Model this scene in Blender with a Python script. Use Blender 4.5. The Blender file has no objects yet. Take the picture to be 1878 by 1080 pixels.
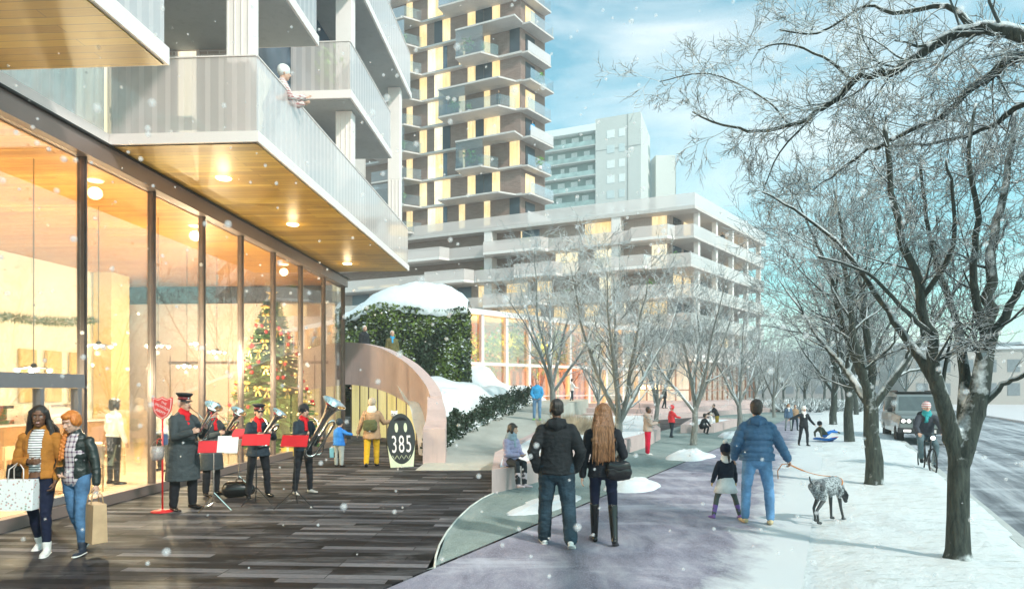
import bpy, math, random
import numpy as np
from mathutils import Vector, Matrix, noise, Euler

# ------------------------------------------------------------------ camera, world, sun, exposure
SC = bpy.context.scene
COL = SC.collection
R = math.radians
EYE = 1.95
F = 1200.0
CX, HY = 939.0, 715.0
cam_d = bpy.data.cameras.new("camera")
cam = bpy.data.objects.new("camera", cam_d)
COL.objects.link(cam)
cam.location = (0, 0, EYE)
cam.rotation_euler = (R(90), 0, 0)
cam_d.sensor_width = 36.0
cam_d.lens = F / 1878.0 * 36.0
cam_d.shift_y = (HY - 540.0) / 1878.0
cam_d.clip_start = 0.05
cam_d.clip_end = 3000
SC.camera = cam

SUN_DIR = Vector((0.66, -0.75, 0.80)).normalized()
SUN_EL = math.asin(SUN_DIR.z)
SUN_AZ = math.atan2(SUN_DIR.x, SUN_DIR.y)
sd = bpy.data.lights.new("sun", 'SUN')
sd.energy = 2.7
sd.angle = R(3.0)
sd.color = (1.0, 0.95, 0.88)
sun = bpy.data.objects.new("sun", sd)
COL.objects.link(sun)
sun.rotation_euler = SUN_DIR.to_track_quat('Z', 'Y').to_euler()

W = bpy.data.worlds.new("World")
SC.world = W
W.use_nodes = True
nt = W.node_tree
nt.nodes.clear()
wo = nt.nodes.new('ShaderNodeOutputWorld')
bg = nt.nodes.new('ShaderNodeBackground')
bg.inputs['Strength'].default_value = 0.132
sky = nt.nodes.new('ShaderNodeTexSky')
sky.sky_type = 'NISHITA'
sky.sun_disc = False
sky.sun_elevation = SUN_EL
sky.sun_rotation = SUN_AZ
sky.air_density = 1.0
sky.dust_density = 0.6
sky.ozone_density = 1.0
tc = nt.nodes.new('ShaderNodeTexCoord')
mp = nt.nodes.new('ShaderNodeMapping')
mp.inputs['Scale'].default_value = (1.1, 1.1, 3.6)
n1 = nt.nodes.new('ShaderNodeTexNoise')
n1.inputs['Scale'].default_value = 2.3
n1.inputs['Detail'].default_value = 7
n1.inputs['Roughness'].default_value = 0.58
n1.inputs['Distortion'].default_value = 0.5
rmp = nt.nodes.new('ShaderNodeValToRGB')
rmp.color_ramp.elements[0].position = 0.42
rmp.color_ramp.elements[1].position = 0.86
tint = nt.nodes.new('ShaderNodeMixRGB')
tint.blend_type = 'MULTIPLY'
tint.inputs[0].default_value = 1.0
tint.inputs[2].default_value = (0.98, 1.62, 1.30, 1)
cm = nt.nodes.new('ShaderNodeMixRGB')
cm.inputs[2].default_value = (9.2, 8.9, 8.6, 1)
nt.links.new(tc.outputs['Generated'], mp.inputs[0])
nt.links.new(mp.outputs[0], n1.inputs['Vector'])
nt.links.new(n1.outputs[0], rmp.inputs[0])
nt.links.new(sky.outputs[0], tint.inputs[1])
nt.links.new(tint.outputs[0], cm.inputs[1])
nt.links.new(rmp.outputs[0], cm.inputs[0])
sp_ = nt.nodes.new('ShaderNodeSeparateXYZ')
nt.links.new(tc.outputs['Generated'], sp_.inputs[0])
hz = nt.nodes.new('ShaderNodeValToRGB')
hz.color_ramp.elements[0].position = 0.0; hz.color_ramp.elements[0].color = (0.85, 0.85, 0.85, 1)
hz.color_ramp.elements[1].position = 0.13; hz.color_ramp.elements[1].color = (0, 0, 0, 1)
nt.links.new(sp_.outputs[2], hz.inputs[0])
hm = nt.nodes.new('ShaderNodeMixRGB')
hm.inputs[2].default_value = (6.4, 6.6, 6.3, 1)
nt.links.new(hz.outputs[0], hm.inputs[0]); nt.links.new(cm.outputs[0], hm.inputs[1])
nt.links.new(hm.outputs[0], bg.inputs['Color'])
nt.links.new(bg.outputs[0], wo.inputs['Surface'])

SC.view_settings.view_transform = 'Standard'
SC.view_settings.look = 'None'
SC.view_settings.exposure = 0.52
SC.view_settings.gamma = 1.0
SC.cycles.max_bounces = 6
SC.cycles.diffuse_bounces = 3
SC.cycles.glossy_bounces = 3
SC.cycles.transparent_max_bounces = 24
SC.cycles.use_denoising = True
SC.cycles.caustics_reflective = False
SC.cycles.caustics_refractive = False
SC.cycles.sample_clamp_indirect = 6.0

rnd = random.Random(7)


def G(px, py, z=0.0):
    """ground point (at height z) seen at a place of the photograph"""
    Y = (EYE - z) * F / (py - HY)
    return Vector(((px - CX) / F * Y, Y, z))


def D(px, py, Y):
    return Vector(((px - CX) / F * Y, Y, EYE - (py - HY) * Y / F))


# ------------------------------------------------------------------ mesh builder
class MB:
    def __init__(s):
        s.v = []
        s.f = []
        s.m = []
        s.mi = 0

    def add(s, vs, fs):
        b = len(s.v)
        s.v.extend([tuple(p) for p in vs])
        for f in fs:
            s.f.append([b + i for i in f])
            s.m.append(s.mi)

    def hexa(s, p):
        s.add(p, [(0, 3, 2, 1), (4, 5, 6, 7), (0, 1, 5, 4), (1, 2, 6, 5), (2, 3, 7, 6), (3, 0, 4, 7)])

    def box(s, x0, x1, y0, y1, z0, z1):
        s.hexa([(x0, y0, z0), (x1, y0, z0), (x1, y1, z0), (x0, y1, z0), (x0, y0, z1), (x1, y0, z1), (x1, y1, z1), (x0, y1, z1)])

    def obox(s, mat, sx, sy, sz):
        s.hexa([mat @ Vector((a * sx / 2, b * sy / 2, c * sz / 2)) for c in (-1, 1) for a, b in ((-1, -1), (1, -1), (1, 1), (-1, 1))])

    def beam(s, a, b, w, h, up=(0, 0, 1)):
        a = Vector(a); b = Vector(b)
        d = (b - a).normalized()
        sd_ = d.cross(Vector(up))
        if sd_.length < 1e-4:
            sd_ = d.cross(Vector((1, 0, 0)))
        sd_.normalize()
        u = sd_.cross(d)
        p = []
        for q in (a, b):
            for i, j in ((-1, -1), (1, -1), (1, 1), (-1, 1)):
                p.append(q + sd_ * (i * w / 2) + u * (j * h / 2))
        s.hexa(p)

    def prism(s, poly, z0, z1):
        n = len(poly)
        g = lambda z, i: z[i] if isinstance(z, (list, tuple)) else z
        vs = [(p[0], p[1], g(z0, i)) for i, p in enumerate(poly)] + [(p[0], p[1], g(z1, i)) for i, p in enumerate(poly)]
        area = sum(poly[i][0] * poly[(i + 1) % n][1] - poly[(i + 1) % n][0] * poly[i][1] for i in range(n))
        fs = [list(range(n))[::-1], list(range(n, 2 * n))] + [(i, (i + 1) % n, n + (i + 1) % n, n + i) for i in range(n)]
        if area < 0:
            fs = [list(f)[::-1] for f in fs]
        s.add(vs, fs)

    def sheet(s, poly, z):
        n = len(poly)
        g = lambda i: z[i] if isinstance(z, (list, tuple)) else z
        area = sum(poly[i][0] * poly[(i + 1) % n][1] - poly[(i + 1) % n][0] * poly[i][1] for i in range(n))
        f = list(range(n))
        s.add([(p[0], p[1], g(i)) for i, p in enumerate(poly)], [f if area > 0 else f[::-1]])

    def tube(s, pts, rad, n=8, cap=True, ell=None, side=None):
        pts = [Vector(p) for p in pts]
        m = len(pts)
        if not isinstance(rad, (list, tuple)):
            rad = [rad] * m
        vs = []
        ref = Vector(side) if side is not None else None
        prev = None
        for i, p in enumerate(pts):
            d = (pts[min(i + 1, m - 1)] - pts[max(i - 1, 0)])
            if d.length < 1e-9:
                d = Vector((0, 0, 1))
            d.normalize()
            if prev is None:
                r0 = ref if ref is not None else (Vector((1, 0, 0)) if abs(d.x) < 0.8 else Vector((0, 1, 0)))
                a = (r0 - d * r0.dot(d))
                if a.length < 1e-4:
                    a = d.orthogonal()
            else:
                a = prev - d * prev.dot(d)
                if a.length < 1e-4:
                    a = d.orthogonal()
            a.normalize()
            prev = a
            b = d.cross(a)
            r = rad[i]
            ra, rb = r if isinstance(r, (list, tuple)) else (r, r * (ell or 1))
            for k in range(n):
                t = 2 * math.pi * k / n
                vs.append(p + a * (ra * math.cos(t)) + b * (rb * math.sin(t)))
        fs = []
        for i in range(m - 1):
            for k in range(n):
                k2 = (k + 1) % n
                fs.append((i * n + k, i * n + k2, (i + 1) * n + k2, (i + 1) * n + k))
        if cap:
            fs.append(list(range(n))[::-1])
            fs.append([(m - 1) * n + k for k in range(n)])
        s.add(vs, fs)

    def limb(s, pts, rad, n=12, side=None, flat=False):
        """tube with rounded ends"""
        pts = [Vector(p) for p in pts]
        g = lambda r: (r if isinstance(r, (list, tuple)) else (r, r))
        d0 = (pts[0] - pts[1]).normalized(); d1 = (pts[-1] - pts[-2]).normalized()
        r0 = g(rad[0]); r1 = g(rad[-1])
        P = []; Q = []
        for t in ((0.98, 0.75, 0.4) if not flat else ()):
            P.append(pts[0] + d0 * min(r0) * t); c = math.sqrt(1 - t * t); Q.append((r0[0] * c, r0[1] * c))
        P += pts; Q += [g(r) for r in rad]
        for t in (0.4, 0.75, 0.98):
            P.append(pts[-1] + d1 * min(r1) * t); c = math.sqrt(1 - t * t); Q.append((r1[0] * c, r1[1] * c))
        s.tube(P, Q, n, True, None, side)

    def ell(s, c, r, mat=None, nu=14, nv=9):
        vs = []; fs = []
        c = Vector(c)
        for j in range(nv + 1):
            ph = math.pi * j / nv
            for i in range(nu):
                th = 2 * math.pi * i / nu
                q = Vector((r[0] * math.sin(ph) * math.cos(th), r[1] * math.sin(ph) * math.sin(th), r[2] * math.cos(ph)))
                if mat is not None:
                    q = mat @ q
                vs.append(c + q)
        for j in range(nv):
            for i in range(nu):
                i2 = (i + 1) % nu
                fs.append((j * nu + i, (j + 1) * nu + i, (j + 1) * nu + i2, j * nu + i2))
        s.add(vs, fs)

    def lathe(s, prof, n=20, mat=None):
        vs = []; fs = []
        for r, z in prof:
            for i in range(n):
                t = 2 * math.pi * i / n
                q = Vector((r * math.cos(t), r * math.sin(t), z))
                vs.append(mat @ q if mat is not None else q)
        m = len(prof)
        for j in range(m - 1):
            for i in range(n):
                i2 = (i + 1) % n
                fs.append((j * n + i, j * n + i2, (j + 1) * n + i2, (j + 1) * n + i))
        fs.append(list(range(n))[::-1]); fs.append([(m - 1) * n + i for i in range(n)])
        s.add(vs, fs)

    def mesh(s, name):
        me = bpy.data.meshes.new(name)
        me.from_pydata(s.v, [], s.f)
        return me

    def build(s, name, mats, parent=None, smooth=False, local=False, bevel=0):
        if not s.f:
            return None
        if not local and parent is not None:
            inv = XF[parent.as_pointer()].inverted()
            s.v = [tuple(inv @ Vector(p)) for p in s.v]
        me = s.mesh(name)
        if not isinstance(mats, (list, tuple)):
            mats = [mats]
        for m in mats:
            me.materials.append(m)
        if len(mats) > 1:
            me.polygons.foreach_set('material_index', s.m)
        if smooth:
            me.polygons.foreach_set('use_smooth', [True] * len(me.polygons))
        o = bpy.data.objects.new(name, me)
        COL.objects.link(o)
        if parent is not None:
            o.parent = parent
            XF[o.as_pointer()] = XF[parent.as_pointer()]
        else:
            XF[o.as_pointer()] = Matrix.Identity(4)
        if bevel:
            b = o.modifiers.new('bevel', 'BEVEL')
            b.width = bevel; b.segments = 2; b.limit_method = 'ANGLE'
        return o


XF = {}
KEEP = []


def tag(o, label=None, cat=None, group=None, kind=None):
    if label: o['label'] = label
    if cat: o['category'] = cat
    if group: o['group'] = group
    if kind: o['kind'] = kind
    return o


def thing(name, label, cat, loc=(0, 0, 0), rz=0.0, group=None, rot=None, scale=1.0):
    o = bpy.data.objects.new(name, None)
    COL.objects.link(o)
    KEEP.append(o)
    o.location = loc
    o.rotation_euler = rot if rot is not None else (0, 0, rz)
    o.scale = (scale,) * 3
    o.empty_display_size = 0.2
    tag(o, label, cat, group)
    XF[o.as_pointer()] = Matrix.Translation(Vector(loc)) @ Euler(o.rotation_euler).to_matrix().to_4x4() @ Matrix.Scale(scale, 4)
    return o


KIDS = {}


def copy_tree(o, parent=None):
    c = o.copy()
    COL.objects.link(c)
    if parent is not None:
        c.parent = parent
    for ch in o.children:
        copy_tree(ch, c)
    return c


# ------------------------------------------------------------------ materials
MATS = {}


def newmat(name):
    m = bpy.data.materials.new(name)
    m.use_nodes = True
    return m, m.node_tree, m.node_tree.nodes['Principled BSDF']


def mixnode(t, a, b, fac):
    x = t.nodes.new('ShaderNodeMix'); x.data_type = 'RGBA'
    for sock, val in ((x.inputs[6], a), (x.inputs[7], b), (x.inputs[0], fac)):
        if hasattr(val, 'is_output'):
            t.links.new(val, sock)
        elif isinstance(val, (tuple, list)):
            sock.default_value = (*val[:3], 1)
        else:
            sock.default_value = val
    return x.outputs[2]


def coords(t, scale=(1, 1, 1), kind='Object', rot=(0, 0, 0)):
    c = t.nodes.new('ShaderNodeTexCoord')
    mp_ = t.nodes.new('ShaderNodeMapping')
    mp_.inputs['Scale'].default_value = scale
    mp_.inputs['Rotation'].default_value = rot
    t.links.new(c.outputs[kind], mp_.inputs[0])
    return mp_.outputs[0]


def noisen(t, vec, scale, detail=4, rough=0.5, dist=0):
    n = t.nodes.new('ShaderNodeTexNoise')
    n.inputs['Scale'].default_value = scale
    n.inputs['Detail'].default_value = detail
    n.inputs['Roughness'].default_value = rough
    n.inputs['Distortion'].default_value = dist
    t.links.new(vec, n.inputs['Vector'])
    return n.outputs[0]


def ramp(t, fac, stops):
    r = t.nodes.new('ShaderNodeValToRGB')
    e = r.color_ramp.elements
    while len(e) < len(stops):
        e.new(0.5)
    for i, (p, c) in enumerate(stops):
        e[i].position = p
        e[i].color = (*c, 1) if isinstance(c, (tuple, list)) else (c, c, c, 1)
    t.links.new(fac, r.inputs[0])
    return r.outputs[0]


def bump(t, b, h, strength=0.3, dist=0.01):
    n = t.nodes.new('ShaderNodeBump')
    n.inputs['Strength'].default_value = strength
    n.inputs['Distance'].default_value = dist
    t.links.new(h, n.inputs['Height'])
    t.links.new(n.outputs[0], b.inputs['Normal'])


def plain(name, col, rough=0.6, metal=0.0, var=0.15, scale=6.0, bmp=0.15, bd=0.005, coat=0.0, spec=0.5):
    if name in MATS: return MATS[name]
    m, t, b = newmat(name)
    v = coords(t)
    n = noisen(t, v, scale, 5, 0.6)
    c = ramp(t, n, [(0.3, tuple(x * (1 - var) for x in col)), (0.7, tuple(min(1, x * (1 + var)) for x in col))])
    t.links.new(c, b.inputs['Base Color'])
    b.inputs['Roughness'].default_value = rough
    b.inputs['Metallic'].default_value = metal
    b.inputs['Coat Weight'].default_value = coat
    b.inputs['Specular IOR Level'].default_value = spec
    if bmp:
        bump(t, b, noisen(t, v, scale * 8, 3, 0.6), bmp, bd)
    MATS[name] = m
    return m


def emit(name, col, s):
    if name in MATS: return MATS[name]
    m, t, b = newmat(name)
    b.inputs['Base Color'].default_value = (*[min(.8, c) for c in col], 1)
    b.inputs['Emission Color'].default_value = (*col, 1)
    b.inputs['Emission Strength'].default_value = s
    MATS[name] = m
    return m


def litwin(name, c0, c1, s):
    """a lit window seen from outside: curtains and room light vary over it"""
    m, t, b = newmat(name)
    v = coords(t)
    n = noisen(t, v, 0.45, 3, 0.6)
    wv = noisen(t, coords(t, (4, 4, 0.2)), 1.6, 2)
    c = ramp(t, n, [(0.35, c0), (0.65, c1)])
    c2 = mixnode(t, c, tuple(x * 0.6 for x in c0), ramp(t, wv, [(0.45, 0.0), (0.75, 0.8)]))
    t.links.new(c2, b.inputs['Emission Color'])
    b.inputs['Emission Strength'].default_value = s
    b.inputs['Base Color'].default_value = (*[x * .5 for x in c0], 1)
    b.inputs['Roughness'].default_value = 0.12
    MATS[name] = m
    return m


def woodplank(name, c0, c1, c2, width, along='y', rough=0.35, offs=0.5):
    m, t, b = newmat(name)
    rot = (0, 0, R(90)) if along == 'y' else (0, 0, 0)
    v = coords(t, (1, 1, 1), 'Object', rot)
    br = t.nodes.new('ShaderNodeTexBrick')
    br.inputs['Scale'].default_value = 1.0
    br.inputs['Brick Width'].default_value = 3.2
    br.inputs['Row Height'].default_value = width
    br.inputs['Mortar Size'].default_value = 0.004
    br.inputs['Color1'].default_value = (0, 0, 0, 1); br.inputs['Color2'].default_value = (1, 1, 1, 1)
    br.inputs['Mortar'].default_value = (0.5, 0.5, 0.5, 1)
    br.offset = 0.37
    t.links.new(v, br.inputs['Vector'])
    gv = coords(t, (1.2, 14, 1) if along != 'y' else (14, 1.2, 1))
    g = noisen(t, gv, 2.0, 5, 0.6, 0.6)
    mix = t.nodes.new('ShaderNodeMath'); mix.operation = 'MULTIPLY_ADD'
    t.links.new(br.outputs['Color'], mix.inputs[0]); mix.inputs[1].default_value = 0.55
    sc = t.nodes.new('ShaderNodeMath'); sc.operation = 'MULTIPLY'; sc.inputs[1].default_value = 0.6
    t.links.new(g, sc.inputs[0]); t.links.new(sc.outputs[0], mix.inputs[2])
    c = ramp(t, mix.outputs[0], [(0.15, c0), (0.5, c1), (0.9, c2)])
    c = mixnode(t, c, tuple(x * 0.25 for x in c0), br.outputs['Fac'])
    t.links.new(c, b.inputs['Base Color'])
    b.inputs['Roughness'].default_value = rough
    bump(t, b, br.outputs['Fac'], -0.4, 0.004)
    MATS[name] = m
    return m


def brickmat(name, c0, c1, mort, sc=1.0, w=0.24, h=0.075):
    """bricks laid by world height and by the distance along the wall"""
    m, t, b = newmat(name)
    geo = t.nodes.new('ShaderNodeNewGeometry')
    sep = t.nodes.new('ShaderNodeSeparateXYZ'); t.links.new(geo.outputs['Position'], sep.inputs[0])
    ad = t.nodes.new('ShaderNodeMath'); ad.operation = 'ADD'
    t.links.new(sep.outputs[0], ad.inputs[0]); t.links.new(sep.outputs[1], ad.inputs[1])
    cb = t.nodes.new('ShaderNodeCombineXYZ')
    t.links.new(ad.outputs[0], cb.inputs[0]); t.links.new(sep.outputs[2], cb.inputs[1])
    br = t.nodes.new('ShaderNodeTexBrick')
    br.inputs['Scale'].default_value = sc
    br.inputs['Brick Width'].default_value = w; br.inputs['Row Height'].default_value = h
    br.inputs['Mortar Size'].default_value = 0.010
    br.inputs['Color1'].default_value = (*c0, 1); br.inputs['Color2'].default_value = (*c1, 1)
    br.inputs['Mortar'].default_value = (*mort, 1)
    t.links.new(cb.outputs[0], br.inputs['Vector'])
    n = noisen(t, geo.outputs['Position'], 1.3, 5, 0.6)
    c = mixnode(t, br.outputs['Color'], mort, ramp(t, n, [(0.4, 0.0), (0.8, 0.5)]))
    t.links.new(c, b.inputs['Base Color'])
    b.inputs['Roughness'].default_value = 0.85
    bump(t, b, br.outputs['Fac'], -0.3, 0.01)
    MATS[name] = m
    return m


def glassmat(name, tintc=(1, 1, 1), refl=0.09, rough=0.02, white=0.0, wcol=(0.85, 0.82, 0.8), stripes=0.0, sp=0.12):
    """thin pane: transparent, a fresnel-like share of mirror and, for fritted glass, white dots or bands"""
    m, t, b = newmat(name)
    t.nodes.remove(b)
    out = [n for n in t.nodes if n.type == 'OUTPUT_MATERIAL'][0]
    tr = t.nodes.new('ShaderNodeBsdfTransparent'); tr.inputs[0].default_value = (*tintc, 1)
    gl = t.nodes.new('ShaderNodeBsdfGlossy'); gl.inputs['Roughness'].default_value = rough
    fr = t.nodes.new('ShaderNodeFresnel'); fr.inputs['IOR'].default_value = 1.5
    k = t.nodes.new('ShaderNodeMath'); k.operation = 'MULTIPLY'; k.inputs[1].default_value = refl / 0.045
    t.links.new(fr.outputs[0], k.inputs[0])
    k2 = t.nodes.new('ShaderNodeMath'); k2.operation = 'MINIMUM'; k2.inputs[1].default_value = 0.55
    t.links.new(k.outputs[0], k2.inputs[0])
    mx = t.nodes.new('ShaderNodeMixShader')
    t.links.new(k2.outputs[0], mx.inputs[0]); t.links.new(tr.outputs[0], mx.inputs[1]); t.links.new(gl.outputs[0], mx.inputs[2])
    last = mx.outputs[0]
    if white > 0:
        df = t.nodes.new('ShaderNodeBsdfDiffuse'); df.inputs[0].default_value = (*wcol, 1)
        tl = t.nodes.new('ShaderNodeBsdfTranslucent'); tl.inputs[0].default_value = (*wcol, 1)
        m1 = t.nodes.new('ShaderNodeMixShader'); m1.inputs[0].default_value = 0.22
        t.links.new(df.outputs[0], m1.inputs[1]); t.links.new(tl.outputs[0], m1.inputs[2])
        m2 = t.nodes.new('ShaderNodeMixShader')
        if stripes:
            c = t.nodes.new('ShaderNodeTexCoord'); sep = t.nodes.new('ShaderNodeSeparateXYZ')
            t.links.new(c.outputs['Object'], sep.inputs[0])
            ad = t.nodes.new('ShaderNodeMath'); ad.operation = 'ADD'
            t.links.new(sep.outputs[0], ad.inputs[0]); t.links.new(sep.outputs[1], ad.inputs[1])
            ml = t.nodes.new('ShaderNodeMath'); ml.operation = 'MULTIPLY'; ml.inputs[1].default_value = 2 * math.pi / sp
            t.links.new(ad.outputs[0], ml.inputs[0])
            sn = t.nodes.new('ShaderNodeMath'); sn.operation = 'SINE'; t.links.new(ml.outputs[0], sn.inputs[0])
            f = ramp(t, sn.outputs[0], [(0.25, max(0, white - stripes)), (0.45, white)])
            t.links.new(f, m2.inputs[0])
        else:
            m2.inputs[0].default_value = white
        t.links.new(last, m2.inputs[1]); t.links.new(m1.outputs[0], m2.inputs[2])
        last = m2.outputs[0]
    t.links.new(last, out.inputs['Surface'])
    MATS[name] = m
    return m


def snowmat(name, col=(0.86, 0.9, 0.93), dirt=0.0, dcol=(0.3, 0.3, 0.27), sc=1.5, tracks=False):
    m, t, b = newmat(name)
    v = coords(t)
    n = noisen(t, v, sc, 6, 0.62, 0.4)
    c = mixnode(t, col, tuple(x * 0.93 for x in col), n)
    if dirt:
        dv = coords(t, (0.55, 2.2, 1), 'Object', (0, 0, R(-28)))
        d = noisen(t, dv, 3.5, 9, 0.74, 0.8)
        c = mixnode(t, c, dcol, ramp(t, d, [(0.53, 0.0), (0.66, dirt)]))
        f = noisen(t, coords(t, (1, 1.6, 1), 'Object', (0, 0, R(-20))), 16, 4, 0.7, 0.6)
        c = mixnode(t, c, dcol, ramp(t, f, [(0.60, 0.0), (0.70, dirt * .8)]))
    t.links.new(c, b.inputs['Base Color'])
    b.inputs['Roughness'].default_value = 0.55
    b.inputs['Subsurface Weight'].default_value = 0.0
    bump(t, b, noisen(t, v, sc * 6, 8, 0.7), 0.8, 0.05)
    MATS[name] = m
    return m


def barkmat(name, c0=(0.022, 0.032, 0.03), c1=(0.06, 0.075, 0.062), lo=0.35, hi=0.6, snow=(0.84, 0.9, 0.92)):
    """bark with snow lying on whatever faces up, broken by noise"""
    m, t, b = newmat(name)
    v = coords(t, (1, 1, 0.16))
    n = noisen(t, v, 26, 7, 0.72, 0.4)
    bark = ramp(t, n, [(0.35, c0), (0.7, c1)])
    geo = t.nodes.new('ShaderNodeNewGeometry')
    sep = t.nodes.new('ShaderNodeSeparateXYZ'); t.links.new(geo.outputs['Normal'], sep.inputs[0])
    nn = noisen(t, coords(t), 3.0, 5, 0.65)
    ma = t.nodes.new('ShaderNodeMath'); ma.operation = 'MULTIPLY_ADD'
    t.links.new(nn, ma.inputs[0]); ma.inputs[1].default_value = 1.5; t.links.new(sep.outputs[2], ma.inputs[2])
    fac = ramp(t, ma.outputs[0], [(min(.99, lo), 0.0), (min(1, hi), 1.0)])
    r = [x for x in t.nodes if x.type == 'VALTORGB'][-1]
    # the sum runs to about 1.7, so bring it into the ramp's range
    dv = t.nodes.new('ShaderNodeMath'); dv.operation = 'DIVIDE'; dv.inputs[1].default_value = 2.0
    t.links.new(ma.outputs[0], dv.inputs[0]); t.links.new(dv.outputs[0], r.inputs[0])
    t.links.new(mixnode(t, bark, snow, fac), b.inputs['Base Color'])
    b.inputs['Roughness'].default_value = 0.85
    bump(t, b, n, 1.0, 0.05)
    MATS[name] = m
    return m


def voxelise(g, name, vox, smooth=4, disp=0.0, dsc=9.0, seed=0.0, an=1.0):
    me = g.mesh('tmp'); o = bpy.data.objects.new('tmp', me); COL.objects.link(o)
    m = o.modifiers.new('r', 'REMESH'); m.mode = 'VOXEL'; m.voxel_size = vox
    m.use_smooth_shade = True
    s_ = o.modifiers.new('s', 'SMOOTH'); s_.factor = .6; s_.iterations = smooth
    bpy.context.view_layer.update()
    dg = bpy.context.evaluated_depsgraph_get()
    out = bpy.data.meshes.new_from_object(o.evaluated_get(dg))
    bpy.data.objects.remove(o); bpy.data.meshes.remove(me)
    out.name = name
    if disp:
        n = len(out.vertices); co = np.empty(n * 3, 'f'); out.vertices.foreach_get('co', co); co = co.reshape(-1, 3)
        no = np.empty(n * 3, 'f'); out.vertices.foreach_get('normal', no); no = no.reshape(-1, 3)
        d = np.array([noise.noise((p[0] * dsc * .7 + seed, p[1] * dsc * .7, p[2] * dsc * 1.5 * an)) + .5 * noise.noise((p[0] * dsc * 2 + seed, p[1] * dsc * 2, p[2] * dsc * 2.6 * an)) for p in co.tolist()], 'f')
        d = (1 - np.abs(d) * 2.2)          # ridged folds
        co += no * (d * disp)[:, None]
        out.vertices.foreach_set('co', co.ravel()); out.update()
    out.polygons.foreach_set('use_smooth', [True] * len(out.polygons))
    return out


# ------------------------------------------------------------------ shared materials
def stained(name, col, rough, st):
    m, t, b = newmat(name); v = coords(t)
    n = noisen(t, v, 1.1, 6, .65, .5); n2 = noisen(t, coords(t, (3, 3, .35)), 2.2, 6, .7); f = noisen(t, v, 60, 2, .5)
    c = ramp(t, n, [(.3, tuple(x * .90 for x in col)), (.7, tuple(min(1, x * 1.06) for x in col))])
    c = mixnode(t, c, tuple(x * .62 for x in col), ramp(t, n2, [(.52, 0.0), (.78, st)]))
    c = mixnode(t, c, tuple(x * .75 for x in col), ramp(t, f, [(.62, 0.0), (.70, .35)]))
    t.links.new(c, b.inputs['Base Color']); b.inputs['Roughness'].default_value = rough
    bump(t, b, noisen(t, v, 30, 5, .7), .3, .006)
    MATS[name] = m
    return m
M_white = plain('white_panel', (0.84, 0.755, 0.715), 0.5, var=0.03, scale=1.2, bmp=0.05)
M_conc = stained('soffit_concrete', (0.40, 0.41, 0.41), 0.8, .6)
M_pink = stained('pink_concrete', (0.56, 0.435, 0.415), 0.8, .6)
M_taupe = plain('bronze_metal', (0.27, 0.21, 0.19), 0.38, 0.35, var=0.06, scale=2, bmp=0.02)
M_black = plain('black_metal', (0.02, 0.02, 0.022), 0.4, 0.3, var=0.1)
M_grey = plain('grey_metal', (0.25, 0.24, 0.25), 0.4, 0.4, var=0.05)
M_silver = plain('silver_plate', (0.82, 0.82, 0.78), 0.14, 1.0, var=0.05, bmp=0)
M_red = plain('red_enamel', (0.62, 0.022, 0.025), 0.35, var=0.08, bmp=0)
M_redf = plain('red_folder', (0.66, 0.02, 0.03), 0.5, var=0.1, bmp=0)
M_paper = plain('paper', (0.8, 0.8, 0.76), 0.7, var=0.04, bmp=0)
M_leaf = barkmat('evergreen_leaf', (0.06, 0.11, 0.018), (0.19, 0.27, 0.045), lo=.68, hi=.82)
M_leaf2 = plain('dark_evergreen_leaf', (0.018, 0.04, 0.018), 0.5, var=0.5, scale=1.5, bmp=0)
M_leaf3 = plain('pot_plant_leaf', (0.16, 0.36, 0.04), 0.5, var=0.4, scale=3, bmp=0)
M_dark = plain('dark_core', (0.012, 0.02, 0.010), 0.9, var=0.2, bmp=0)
M_brick = brickmat('taupe_brick', (0.17, 0.095, 0.075), (0.29, 0.18, 0.145), (0.29, 0.22, 0.19))
M_brickm = brickmat('rosy_brick', (0.33, 0.225, 0.19), (0.46, 0.345, 0.30), (0.5, 0.43, 0.39))
M_brickn = brickmat('pale_brick', (0.40, 0.31, 0.27), (0.55, 0.46, 0.41), (0.72, 0.68, 0.64))
M_slabc = stained('slab_concrete', (0.60, 0.545, 0.515), 0.75, .6)
M_glass = glassmat('clear_glass', (0.98, 0.98, 0.97), 0.06, 0.01)
M_frit = glassmat('fritted_glass', (0.97, 0.97, 0.97), 0.05, 0.05, white=0.42, wcol=(0.98, 0.88, 0.84), stripes=0.11, sp=0.23)
M_frit2 = glassmat('milky_glass', (0.97, 0.97, 0.97), 0.05, 0.05, white=0.44, wcol=(0.97, 0.86, 0.82))
M_bluegl = glassmat('blue_grey_glass', (0.86, 0.90, 0.93), 0.03, 0.02, white=0.07, wcol=(0.72, 0.78, 0.82))
M_darkwin = plain('dark_window', (0.045, 0.05, 0.06), 0.1, 0.0, var=0.3, scale=0.6, bmp=0)
M_bluewin = plain('blue_grey_window', (0.10, 0.135, 0.18), 0.1, 0.0, var=0.25, scale=0.5, bmp=0)
M_yel = litwin('lit_window', (1.0, 0.70, 0.30), (1.0, 0.88, 0.58), 0.75)
M_cream = litwin('bright_lit_window', (1.0, 0.86, 0.52), (1.0, 0.95, 0.78), 0.85)
M_snow = snowmat('snow', (0.80, 0.84, 0.86), dirt=.12, dcol=(.45, .5, .52))
M_soffit = woodplank('soffit_wood', (0.19, 0.10, 0.010), (0.32, 0.185, 0.020), (0.46, 0.30, 0.05), 0.15, 'x', 0.4)
M_ceil = woodplank('interior_wood', (0.34, 0.12, 0.016), (0.48, 0.20, 0.03), (0.62, 0.31, 0.06), 0.12, 'x', 0.45)
M_lamp = emit('warm_lamp', (1.0, 0.86, 0.6), 4.0)


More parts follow.
